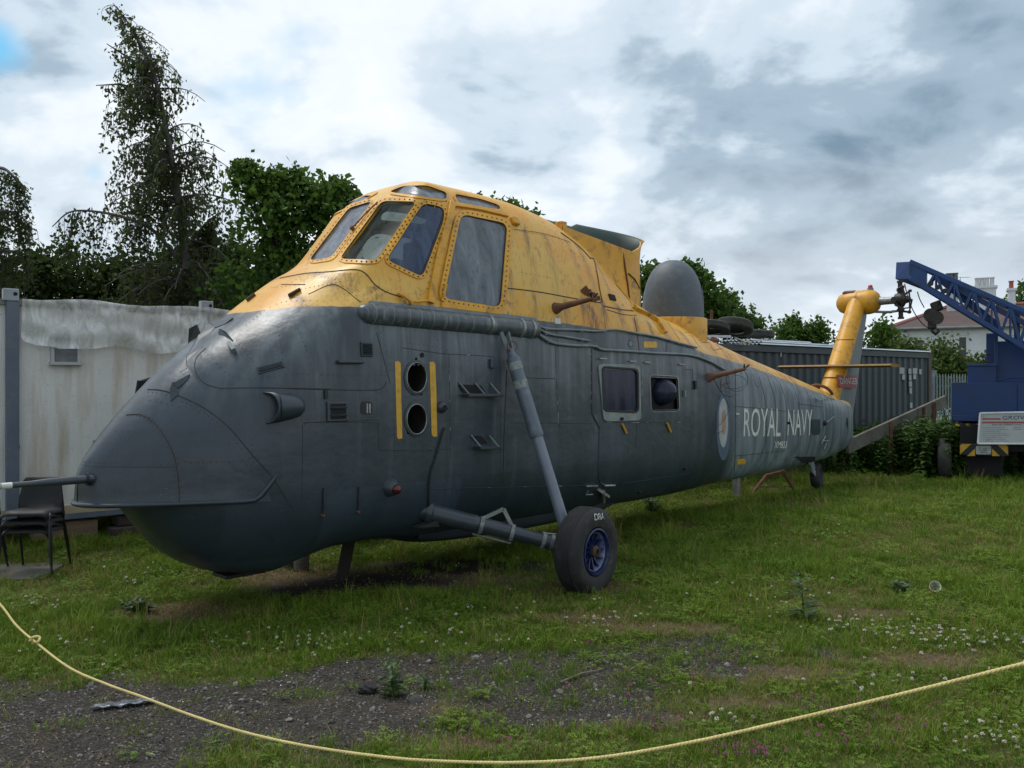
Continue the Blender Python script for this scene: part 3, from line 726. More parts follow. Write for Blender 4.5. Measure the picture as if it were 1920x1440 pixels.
# mesh grille
o = skin_box(507, 689, 0.21, 0.055, 0.012, M_GREY, 'mesh_grille'); m4 = skin_frame(507, 689)
b = MB(); b.box((0, 0, 0.010), (0.18, 0.035, 0.004)); b.v = [tuple(m4 @ Vector(q)) for q in b.v]; b.build('opening', M_DARKHOLE, o)
b = MB()
for i in range(-7, 8):
    for sg in (-1, 1): b.bar((i * 0.012 - 0.009 * sg, -0.016, 0.0135), (i * 0.012 + 0.009 * sg, 0.016, 0.0135), 0.003, 0.003)
b.v = [tuple(m4 @ Vector(q)) for q in b.v]; b.build('mesh', M_GREY, o)
# little rounded light window with bright slats
o = patch(rounded([(676,753),(698,753),(698,777),(676,777)], 6, 28).tolist(), 0.004, M_BLACK, 'inspection_window', 3)
for k, u in enumerate((688, 693)): patch([(u - 1.5, 756), (u + 1.5, 756), (u + 1.5, 775), (u - 1.5, 775)], 0.006, M_STEEL, 'bright_strip', parent=o, n=16)
# ram scoop on the nose: a short hooded funnel opening forward
m = MB(); q, n = S(533, 763); prof = []; nu = 22
tang = Vector((1, 0, 0)); tang = (tang - n * tang.dot(n)).normalized(); upv = n.cross(tang).normalized(); upv = upv if upv.z > 0 else -upv
vs = []
for (t, w, h) in ((-0.15, 0.115, 0.125), (-0.05, 0.112, 0.118), (0.05, 0.10, 0.10), (0.12, 0.075, 0.08), (0.155, 0.04, 0.045), (0.165, 0.005, 0.005)):
    for k in range(nu):
        an = math.pi * k / (nu - 1); vs.append(q + tang * (t + (0.085 * math.sin(an) if t < -0.1 else 0.0)) + upv * (math.cos(an) * h) + n * (math.sin(an) * w - 0.01))
m.add(vs, [(r_ * nu + k, r_ * nu + k + 1, (r_ + 1) * nu + k + 1, (r_ + 1) * nu + k) for r_ in range(5) for k in range(nu - 1)])
sc_ = m.build('ram_scoop', M_GREY, heli, smooth=70); md = sc_.modifiers.new('thick', 'SOLIDIFY'); md.thickness = 0.012; md.offset = -1
m = MB(); m.lathe([(0.001, 0), (0.10, 0.0)], frame_z(q + n * 0.02 + tang * -0.045, -tang), 18); m.build('scoop_throat', M_DARKHOLE, sc_)
# steps
for (pw, rec, tr) in ((1, [(857,721),(901,722),(912,738),(866,737)], ((866,741),(930,741))), (2, [(882,817),(903,817),(914,832),(892,833)], ((888,839),(928,839)))):
    o = patch(rec, 0.004, M_DARKHOLE, 'step', 2)
    a, na = S(*tr[0]); b_, nb = S(*tr[1]); m = MB(); m.bar(a + na * 0.05, b_ + nb * 0.05, 0.10, 0.028); m.build('tread', M_GREY, o, bevel=0.005)
    for t in ((0.05, 0.5, 0.95) if pw == 1 else (0.08, 0.92)):
        w = a + (b_ - a) * t; m = MB(); m.bar(w + na * 0.09, w + Vector((-0.06, 0, 0.12)) + na * 0.005, 0.012, 0.012); m.build('brace', M_PALEGREY, o)
skin_box(920.5, 682, 0.05, 0.09, 0.03, M_GREY, 'latch', bevel=0.008)
skin_box(610.5, 740, 0.03, 0.07, 0.02, M_BLACK, 'latch')
o = patch([(791 + 4 * math.cos(t), 666 + 5 * math.sin(t)) for t in np.linspace(0, 6.28, 12, endpoint=False)], 0.004, M_DARKHOLE, 'drain_hole', n=16)
m = MB(); q, n = S(827.5, 763.6); m.lathe([(0.055, -0.01), (0.052, 0.02), (0.036, 0.04), (0.02, 0.046)], frame_z(q, n), 18); o = m.build('hooded_vent', M_GREY, heli, smooth=60)
patch([(827.5 + 6 * math.cos(t), 766 + 4 * math.sin(t)) for t in np.linspace(0, 6.28, 12, endpoint=False)], 0.048, M_DARKHOLE, 'opening', n=16, parent=o)
m = MB(); q, n = S(732, 914); m.lathe([(0.085, -0.01), (0.07, 0.03), (0.05, 0.075), (0.045, 0.08)], frame_z(q, n), 18); o = m.build('navigation_lamp', M_GREY, heli, smooth=50)
m = MB(); m.lathe([(0.044, 0.075), (0.040, 0.10), (0.025, 0.118), (0.001, 0.124)], frame_z(q, n), 16); m.build('red_lens', paint('red_lens', (0.08, 0.010, 0.011), 0.15, var=0.2), o, smooth=70)
for (u, v0, v1) in ((607, 914, 966), (672.6, 912, 959)):
    m = MB(); m.tube([S(u, v0, 0.012)[0], S(u - 1, (v0 + v1) / 2, 0.016)[0], S(u - 2, v1, 0.012)[0]], 0.009, 6); o = m.build('tie_down', M_GREY, heli)
    m = MB(); m.lathe([(0.018, 0), (0.014, 0.02), (0.001, 0.024)], frame_z(*S(u - 2, v1)), 8); m.build('bolt', M_RUST, o)
m = MB(); m.tube([S(u, v, 0.014)[0] for u, v in smoothed([(832,802),(828,812),(824,827),(815,858),(807,885),(803,905),(802,923),(803,949),(812,975),(818,990)], 3)], 0.008, 6); m.build('hanging_cable', M_BLACK, heli, smooth=80)

# pitot probe
base = S(170, 898)[0]; d = Vector((-1, 0, -0.004))
m = MB(); m.tube([base + d * t for t in (-0.15, 0.0, 0.28, 0.36, 0.40, 0.52)], [0.030, 0.030, 0.029, 0.024, 0.021, 0.0205], 16); pr = m.build('nose_probe', M_GREY, heli, smooth=40)
m = MB(); m.tube([base + d * t for t in (0.52, 0.585)], 0.0215, 16); m.build('white_band', M_WHITEP, pr, smooth=40)
m = MB(); m.tube([base + d * t for t in (0.585, 0.60, 0.62, 0.65, 0.68, 0.72, 0.76)], [0.0215, 0.03, 0.036, 0.038, 0.034, 0.022, 0.006], 16); m.build('probe_head', paint('pale_probe_head', (0.36, 0.38, 0.36), 0.5), pr, smooth=70)
m = MB(); m.lathe([(0.046, 0.0), (0.048, 0.012), (0.032, 0.014)], frame_z(base + Vector((-0.02, 0, 0)), Vector((-1, 0, 0))), 20); m.build('collar', M_BLACK, pr, smooth=40)

# nose deck furniture: deflector strip and small fins
def plate(pts_out, thick, mat, name, mirror=False, parent=None):
    m = MB(); a = [Vector(q) for q in pts_out]
    nn = (a[1] - a[0]).cross(a[2] - a[0]).normalized() * thick
    if mirror: a = [mir(q) for q in a]; nn = mir(nn)
    m.prism([q - nn / 2 for q in a], nn); return m.build(name, mat, parent or heli)
plate([S(338,698,0.0)[0], S(352,670,0.012)[0], S(376,632,0.02)[0], S(398,612,0.025)[0], S(404,614,0.005)[0], S(380,650,0.0)[0], S(350,692,0.0)[0]], 0.012, M_GREY, 'deflector_strip')
plate([S(398,611,0.03)[0], S(438,598,0.008)[0], S(422,608,0.0)[0], S(404,615,0.0)[0]], 0.010, M_GREY, 'deflector_strip')
skin_box(407, 596, 0.03, 0.10, 0.05, M_PALEGREY, 'bracket')
plate([S(320,752,0.0)[0], S(321,734,0.025)[0], S(326,724,0.035)[0], S(333,730,0.015)[0], S(335,740,0.0)[0]], 0.012, M_GREY, 'fin')
plate([S(326,724,0.035)[0], S(333,721,0.03)[0], S(356,703,0.003)[0], S(352,712,0.0)[0], S(334,730,0.01)[0]], 0.012, M_GREY, 'fin')
plate([S(320,751,0.0)[0], S(323,722,0.06)[0], S(332,720,0.06)[0], S(354,704,0.005)[0], S(350,708,-0.01)[0]], 0.012, M_GREY, 'fin', mirror=True)
plate([S(410,626,0.005)[0], S(416,622,0.03)[0], S(426,627,0.03)[0], S(437,639,0.005)[0]], 0.012, M_GREY, 'fin')
plate([S(410,626,0.005)[0], S(416,622,0.09)[0], S(426,627,0.09)[0], S(437,639,0.005)[0]], 0.012, M_GREY, 'fin', mirror=True)

# ---------------------------------------------------------------- seams and rivet rows
cone_seam = Z1((290,640),(350,638),(400,660),(440,700),(480,760),(515,840),(530,920),(536,1000),(537,1058))
seam(cone_seam, 0.005, smooth=True); rivets([(u + 5, v) for u, v in cone_seam], 0.03, smooth=True); rivets([(u - 5, v + 2) for u, v in cone_seam], 0.03, smooth=True)
seam(Z1((80,872),(140,880),(300,882),(520,882)), 0.003)
rivets(Z1((80,858),(300,868),(520,868)), 0.03); rivets(Z1((545,860),(800,856)), 0.03); rivets(Z1((560,865),(780,862)), 0.04)
cs2 = Z1((390,522),(450,525),(520,545),(640,600),(760,690),(880,830),(970,930),(1035,1030),(1065,1075))
seam(cs2, 0.006, smooth=True); rivets([(u - 7, v + 5) for u, v in cs2[:7]], 0.035, smooth=True)
for l in (((220,715),(380,718)),((280,725),(205,830)),((420,760),(360,860)),((500,600),(600,610),(700,700),(790,800),(870,900)),((560,660),(610,760),(645,850)),((655,875),(650,1000)),((330,890),(330,1010)),((165,890),(165,1000)),((380,570),(440,580),(520,600)),((520,640),(450,715)),
          ((660,350),(780,460),(900,470),(1060,450),(1230,452)),((1070,200),(1120,320),(1150,450)),((790,280),(880,390)),((1240,110),(1000,120),(840,230)),((880,660),(875,900)),((1000,250),(1020,420))):
    rivets(Z1(*l), 0.04, 0.0045, smooth=len(l) > 2)
seam(Z1((720,515),(660,495),(620,455),(608,410),(620,370),(660,330)), 0.004, smooth=True); seam(Z1((720,515),(900,513),(1240,520)), 0.005)
seam(Z3((0,590),(300,598),(510,598),(560,580),(578,550)), 0.004, smooth=True); rivets(Z3((0,500),(280,515),(570,515)), 0.04, 0.0045)
seam(Z3((90,790),(520,775)), 0.003, M_SEAMP); seam(Z3((85,800),(85,1000),(80,1250)), 0.003, M_SEAM); seam(Z3((528,800),(535,950),(740,955),(960,945)), 0.003)
seam(Z3((100,805),(130,790),(500,790),(525,815)), 0.003, smooth=True)
rivets(Z3((600,600),(600,420),(540,250),(500,150)), 0.045, 0.0045); rivets(Z3((0,775),(500,772)), 0.05, 0.0045)
seam(Z3((665,350),(900,385),(1210,402)), 0.003, M_SEAMP); rivets(Z3((690,320),(900,350),(930,362)), 0.035, 0.005)
seam(Z3((945,390),(950,700),(955,1000)), 0.003, M_SEAMP); seam(Z3((1285,480),(1270,800),(1260,1150)), 0.0045, M_SEAM)
seam(Z3((1575,230),(1570,420),(1580,640),(1590,820)), 0.006, M_SEAMP); seam(Z3((1340,525),(1565,532)), 0.004); seam(Z3((1300,790),(1780,795)), 0.003)
seam(Z3((830,1180),(1250,1170),(1700,1160)), 0.003, M_SEAMP); seam(Z3((520,260),(600,560)), 0.003); rivets(Z3((850,260),(900,340),(925,360)), 0.04, 0.0045)
seam(Z3((1240,360),(1250,650),(1245,1160)), 0.002); rivets(Z3((1050,390),(1055,560)), 0.05, 0.004); rivets(Z3((1150,395),(1150,560)), 0.05, 0.004)
# yellow cowling
seam(Z4((175,605),(420,635),(720,690),(860,712)), 0.006, smooth=True); seam(Z4((620,170),(740,270),(800,380),(830,500),(850,620),(868,705)), 0.010, M_RUST, smooth=True)
rivets(Z4((215,190),(500,240),(640,290)), 0.035, 0.006, smooth=True); seam(Z4((210,185),(400,210),(520,238),(640,280)), 0.003, smooth=True)
rivets(Z4((560,260),(650,340),(820,490)), 0.04, 0.0055, smooth=True); rivets(Z4((205,215),(175,500),(165,740)), 0.04, 0.007)
rivets(Z4((265,490),(500,535)), 0.035, 0.005); rivets(Z4((430,250),(425,460)), 0.05, 0.004); rivets(Z4((165,780),(350,800),(520,830)), 0.04, 0.005)
seam(Z4((880,735),(1000,760),(1090,770)), 0.008, M_RUST); seam(Z4((900,760),(1020,795),(1110,800)), 0.005, smooth=True); rivets(Z4((1010,560),(1055,680),(1075,760)), 0.05, 0.008)
seam(Z4((1095,810),(1110,900),(1125,1000),(1135,1080)), 0.006, M_RUST); seam(Z4((1330,980),(1320,1060)), 0.004)
for x in (1290, 1420, 1560, 1680, 1790): seam(Z4((x - 90, 800 + (x - 1290) * 0.36), (x, 930 + (x - 1290) * 0.36)), 0.004)
for l in (((350,735),(480,640),(500,520)),((600,720),(720,730),(800,790)),((430,690),(560,670),(690,690)),((830,760),(900,820),(1000,760)),((400,760),(700,700)),((250,740),(480,720))): rivets(Z2(*l), 0.035, 0.005, smooth=len(l) > 2)
seam(Z2((500,780),(640,720),(720,745),(790,800),(830,830)), 0.004, smooth=True); seam(Z2((330,720),(480,720)), 0.005)
skin_box(1147, 558, 0.13, 0.07, 0.02, M_DARKHOLE, 'cowl_opening')
skin_box(1045, 602, 0.09, 0.06, 0.012, M_WHITEP, 'white_label')
patch([(1206,640),(1231,641),(1232,652),(1207,652)], 0.003, M_YELSTRIPE, 'yellow_patch', n=24)
for k in (0, 1): patch([(1182 + 5 * math.cos(t) * (1 - .2 * k), 644.5 + 6.5 * math.sin(t) * (1 - .2 * k)) for t in np.linspace(0, 6.28, 14, endpoint=False)], 0.002 + 0.002 * k, (M_SEAM, M_PALEGREY)[k], 'round_cover', n=20)
# cabin door
seam(Z6((125,60),(128,400),(130,580),(160,640),(185,690),(180,900),(178,1080),(190,1120),(215,1140),(290,1140)), 0.010, M_GREY, 'door_edge'); seam(Z6((118,60),(121,580)), 0.005, M_SEAMP)
seam(Z6((215,645),(500,645),(830,642)), 0.003, M_SEAMP); seam(Z6((370,1127),(540,1105),(900,1050)), 0.004); seam(Z6((480,650),(475,850)), 0.003); seam(Z6((520,190),(525,560)), 0.005, M_SEAMP)
seam(Z3((1700,1162),(1850,1150)), 0.004); rivets(Z6((900,470),(1130,465)), 0.06, 0.005); rivets(Z6((960,930),(1070,930)), 0.05, 0.005)
seam(Z6((865,225),(925,222),(925,330)), 0.003); seam(Z6((1405,260),(1430,360),(1455,362)), 0.003)
m = MB(); q, n = S(1381, 777); m.lathe([(0.022, 0), (0.02, 0.03), (0.001, 0.05)], frame_z(q, n), 10); m.build('lamp', M_WHITEP, heli, smooth=60)
for u0, v0, u1, v1 in ((1165,795,1173,812), (1249,793,1256,810)):
    m = MB(); m.tube([S(u0, v0, 0.012)[0], S(u1, v1, 0.012)[0]], 0.014, 8); m.build('yellow_handle', M_YELSTRIPE, heli, smooth=40)
M_SURR = paint('window_surround_paint', (0.20, 0.235, 0.24), 0.55, var=0.3, scale=7, dirt=(0.42, 0.24, 0.05), dirt_amt=0.5)
ringo = rounded([(1120,682),(1199,684),(1201,788),(1131,790)], 8); ringi = rounded([(1126,686),(1196,691),(1197,775),(1129,772)], 9)
m = MB(); n_ = len(ringo); vs = [S(u, v, -0.004)[0] for u, v in ringo] + [S(u, v, 0.012)[0] for u, v in ringo] + [S(u, v, 0.012)[0] for u, v in ringi] + [S(u, v, -0.004)[0] for u, v in ringi]
m.add(vs, [(k * n_ + i, k * n_ + (i + 1) % n_, (k + 1) * n_ + (i + 1) % n_, (k + 1) * n_ + i) for k in range(3) for i in range(n_)]); m.build('window_surround', M_SURR, heli, smooth=40)
for (u, v) in ((1128, 672.5), (1184, 677.5), (1212, 679.5), (1276, 683.5)): skin_box(u, v, 0.13, 0.014, 0.03, M_STEEL, 'rain_gutter')
m = MB(); m.lathe([(0.02, 0), (0.018, 0.03), (0.0005, 0.035)], frame_z(*S(1163, 785, 0.01)), 10); m.build('knob', M_BLACK, heli)
# bubble window dome bulging out of its opening
q, n = S(1247, 735); m = MB(); mt = frame_z(q - n * 0.07, n) @ Matrix.Diagonal((1.0, 1.12, 1.0, 1.0)); prof = [(0.165 * math.cos(t), 0.215 * math.sin(t)) for t in np.linspace(0, math.pi / 2 - 0.02, 12)]
m.lathe(prof + [(0.0005, 0.215)], mt, 32); bub = m.build('bubble_dome', G_DARK, heli, smooth=80)
# door gear near the lower corner
m = MB(); m.bar(S(1097,910,0.02)[0], S(1118,909,0.02)[0], 0.015, 0.015); m.bar(S(1118,916,0.02)[0], S(1136,926,0.05)[0], 0.03, 0.03); m.tube([S(1128,918,0.03)[0], S(1127,936,0.05)[0]], 0.022, 8)
m.tube([S(1130,909,0.03)[0], S(1149,908,0.03)[0]], 0.012, 6); m.tube([S(1101,918,0.02)[0], S(1096,926,0.02)[0], S(1110,925,0.02)[0]], 0.008, 6); m.tube([S(1127,936,0.05)[0], S(1110,952,0.02)[0]], 0.005, 5); m.build('door_gear', M_STEEL, heli, smooth=40)
m = MB(); m.lathe([(0.02, 0), (0.02, 0.03), (0.001, 0.04)], frame_z(*S(1283,878)), 8); m.lathe([(0.02, 0), (0.02, 0.02), (0.001, 0.03)], frame_z(*S(1198,922)), 8); m.build('drain', M_BLACK, heli)
skin_box(1302, 722, 0.05, 0.11, 0.03, M_BLACK, 'latch'); skin_box(1282, 738, 0.03, 0.08, 0.03, M_PALEGREY, 'latch')

# pipes along the upper side
for pts, r in ((((410,880),(480,900),(640,905),(750,912),(830,915),(950,905),(1100,930),(1240,955),(1400,1000),(1530,1035)), 0.013), (((410,900),(480,935),(630,960),(775,985)), 0.013), (((410,940),(500,995),(640,1015),(800,1022),(860,1045),(1030,1055),(1230,1070),(1480,1085),(1620,1130),(1730,1190)), 0.016)):
    pl = smoothed(Z4(*pts), 5); m = MB(); ln = skin_line(pl, 0.022, 6); m.tube([q for q, n in ln], r, 8); o = m.build('pipe', M_PALEGREY, heli, smooth=60)
    for k in range(4, len(ln) - 2, 9):
        m = MB(); m.box((0, 0, 0.012), (0.03, 0.045, 0.035)); mt = frame_z(ln[k][0] - ln[k][1] * 0.024, ln[k][1]); m.v = [tuple(mt @ Vector(q)) for q in m.v]; m.build('clip', M_STEEL, o)
# aerial spikes with a tangle of wire
for (bu, bv), (tu, tv), yo, wire in (((1042,578), (1113,559), 0.42, False), ((1329,708), (1399,691), 0.40, True)):
    q, n = S(bu, bv); yp = -q.y; tip = ray_y(tu, tv, yp + yo)
    m = MB(); m.tube([q - n * 0.02, q + (tip - q) * 0.06, q + (tip - q) * 0.18, q + (tip - q) * 0.9, tip], [0.075, 0.055, 0.036, 0.026, 0.02], 10); sp = m.build('aerial_mast', M_RUST, heli, smooth=60)
    m = MB(); m.tube([tip - (tip - q) * 0.08, tip + Vector((0.03, -0.03, 0.05))], 0.012, 6); m.tube([tip - (tip - q) * 0.05, tip + Vector((-0.05, 0.0, 0.06))], 0.01, 6); m.build('insulator', M_BLACK, sp)
    if wire:
        for (cu, cv2, ru, rv, ph) in ((1366,731,14,13,0.3), (1360,722,9,20,1.0), (1382,712,20,22,5.3), (1375,716,24,13,4.7)):
            pts = [ray_y(cu + ru * math.cos(t + ph), cv2 + rv * math.sin(t + ph), yp + 0.22 + 0.05 * math.sin(3 * t)) for t in np.linspace(0, 4.6, 26)]
            m = MB(); m.tube(pts, 0.0035, 5); m.build('loose_wire', M_BLACK, sp)
        for pl in ([(1332,712),(1340,728),(1350,742),(1358,757),(1360,768),(1352,785),(1340,800),(1333,812)], [(1334,814),(1350,807)]):
            m = MB(); m.tube([S(u, v, 0.05)[0] for u, v in smoothed(pl, 4)], 0.004, 5); m.build('loose_wire', M_BLACK, sp)
# torn cowl by the front mast
m = MB()
for k in range(7): m.bar(S(1090 + k * 4, 548 + 2.2 * k, 0.0)[0], S(1093 + k * 4, 541 + 3.4 * k + 3 * (k % 2), 0.06)[0], 0.05, 0.004, S(1100, 556)[1])
m.build('torn_flap', M_RUST, heli)
# pleated cover behind the rotor pylon
for k in range(11):
    t = k / 10; pl = [(1166 + 52 * t, 522 + 62 * t), (1178 + 52 * t, 545 + 50 * t), (1186 + 50 * t, 578 + 24 * t)]
    m = MB(); m.tube([q for q, n in skin_line(smoothed(pl, 4), 0.006)], 0.014, 6); m.build('pleat', M_YEL, heli, smooth=70)
bar_on(Z4((1090,750),(1180,800),(1260,850),(1310,930)), 0.06, 0.05, M_YEL, 'cover_edge')

# ---------------------------------------------------------------- tail: frame joint, hatches, wheel well
seam([(1379,690),(1379,760),(1379,830),(1376,905)], 0.006); patch([(1381,861),(1397,860),(1398,870),(1382,871)], 0.004, M_YELSTRIPE, 'yellow_patch', n=20)
rivets([(1385,700),(1385,900)], 0.06, 0.006)
seam(Z7((440,548),(700,570),(960,600)), 0.004); seam(Z7((440,968),(700,940),(870,920)), 0.004); seam(Z7((975,525),(1170,555)), 0.004)
for x in (700, 780, 870, 975, 1075, 1180, 1260): seam(Z7((x - 55, 300 + (x - 700) * 0.18), (x, 520), (x + 5, 800), (x - 30, 950)), 0.004, M_SEAM if x != 1180 else M_SEAMP, smooth=True)
o = patch(Z7((1085,660),(1158,658),(1160,760),(1150,785),(1095,790),(1085,765)), 0.006, M_GREY, 'hatch', 2); rivets(Z7((1085,660),(1158,658),(1160,760),(1150,785),(1095,790),(1085,765),(1085,660)), 0.05, 0.012)
patch(Z7((955,975),(1120,970),(1112,1010),(1085,1040),(1000,1020)), 0.006, M_DARKHOLE, 'wheel_well', 2)
for (u, v) in ((1545, 793), (1477, 793)):
    m = MB(); sc2 = 1.0 if u > 1500 else 0.45; m.lathe([(0.05 * sc2, 0), (0.045 * sc2, 0.03), (0.02 * sc2, 0.05), (0.001, 0.055)], frame_z(*S(u, v)), 10); m.build('knob', M_BLACK, heli)
for pts in (((1100,480),(1130,505),(1180,490),(1200,480),(1265,495)), ((1180,480),(1195,515)), ((1155,860),(1190,800),(1200,850),(1180,900)), ((1160,840),(1215,835)), ((1190,690),(1265,632))):
    m = MB(); m.tube([S(u, v, 0.03)[0] for u, v in Z7(*pts)], 0.010, 5); m.build('fold_hinge', M_STEEL, heli)
patch(Z7((1385,630),(1392,690),(1390,750),(1380,690)), 0.008, M_DARKHOLE, 'slot', n=16)
tag(RIV.build('rivets', M_RIVET, heli), kind='stuff')

# lettering laid on the skin
def skin_text(txt, u0, u1, v0, v1, name, mat, off=0.004, space=1.0):
    cu = bpy.data.curves.new('t', 'FONT'); cu.body = txt; cu.size = 1.0; cu.space_character = space; cu.resolution_u = 3
    ob = bpy.data.objects.new('t', cu); COL.objects.link(ob); dg = bpy.context.evaluated_depsgraph_get(); me = bpy.data.meshes.new_from_object(ob.evaluated_get(dg))
    bpy.data.objects.remove(ob); bm = bmesh.new(); bm.from_mesh(me)
    X = [v.co.x for v in bm.verts]; Y_ = [v.co.y for v in bm.verts]; lo, hi, b0, b1 = min(X), max(X), min(Y_), max(Y_)
    for k in range(1, 8): bmesh.ops.bisect_plane(bm, geom=bm.verts[:] + bm.edges[:] + bm.faces[:], plane_co=(0, b0 + (b1 - b0) * k / 8, 0), plane_no=(0, 1, 0))
    pa = S(u0, (v0 + v1) / 2)[0]; pb = S(u1, (v0 + v1) / 2)[0]; zt0 = S(u0, v0)[0].z; zb0 = S(u0, v1)[0].z; zt1 = S(u1, v0)[0].z; zb1 = S(u1, v1)[0].z
    for v in bm.verts:
        s_ = (v.co.x - lo) / (hi - lo); t = (v.co.y - b0) / (b1 - b0); x = pa.x + (pb.x - pa.x) * s_
        z = (zb0 * (1 - s_) + zb1 * s_) * (1 - t) + (zt0 * (1 - s_) + zt1 * s_) * t
        r_ = side(x, z, off)
        v.co = r_[0] if r_ else Vector((x, -0.4, z))
    bmesh.ops.triangulate(bm, faces=bm.faces); bm.to_mesh(me); bm.free(); me.materials.clear(); me.name = name
    return link(name, me, heli, mat)
M_LET = paint('chalky_white_lettering', (0.62, 0.63, 0.58), 0.6, var=0.12, scale=9, dirt=(0.25, 0.28, 0.29), dirt_amt=0.5)
skin_text('ROYAL', 1394.5, 1464, 765.5, 818.5, 'lettering', M_LET); skin_text('NAVY', 1477, 1523, 768, 816, 'lettering', M_LET); skin_text('XM833', 1452, 1475, 827.5, 840, 'lettering', paint('serial_white', (0.72, 0.73, 0.68), 0.6, var=0.1))
M_RB = paint('pale_blue_roundel', (0.075, 0.115, 0.165), 0.55, var=0.15, scale=6); M_RW = paint('white_roundel', (0.36, 0.385, 0.39), 0.55, var=0.15, scale=6); M_RR = paint('faded_red_roundel', (0.36, 0.22, 0.165), 0.55, var=0.15, scale=6)
def ell(cu, cv_, a_, b_): return [(cu + a_ * math.cos(t), cv_ + b_ * math.sin(t)) for t in np.linspace(0, 2 * math.pi, 48, endpoint=False)]
rd = patch(ell(1356, 800, 13, 64), 0.003, M_RB, 'roundel', n=48, K=6); patch(ell(1355.5, 793, 8.8, 46.5), 0.005, M_RW, 'white_ring', n=48, K=6, parent=rd); patch(ell(1356.5, 792, 4.2, 24), 0.007, M_RR, 'red_disc', n=32, parent=rd)
build_fuselage()
# ---------------------------------------------------------------- belly fairing
m = MB(); vs = []; NX, NA = 26, 15
for i in range(NX):
    t = i / (NX - 1); x = -1.0 + 3.0 * t; dp = 0.14 * (math.sin(math.pi * min(1, t * 1.0)) ** 0.35) if 0 < t < 1 else 0.0
    for k in range(NA):
        an = math.pi * k / (NA - 1); vs.append((x, -0.62 * math.cos(an), 0.50 - (0.06 + dp) * math.sin(an) ** 0.6))
m.add(vs, [(i * NA + k, i * NA + k + 1, (i + 1) * NA + k + 1, (i + 1) * NA + k) for i in range(NX - 1) for k in range(NA - 1)])
m.build('belly_fairing', M_GREY, heli, smooth=60)
m = MB(); m.box((-2.56, -0.16, 0.335), (0.36, 0.24, 0.03)); m.build('chin_skid', M_BLACK, heli, bevel=0.01)

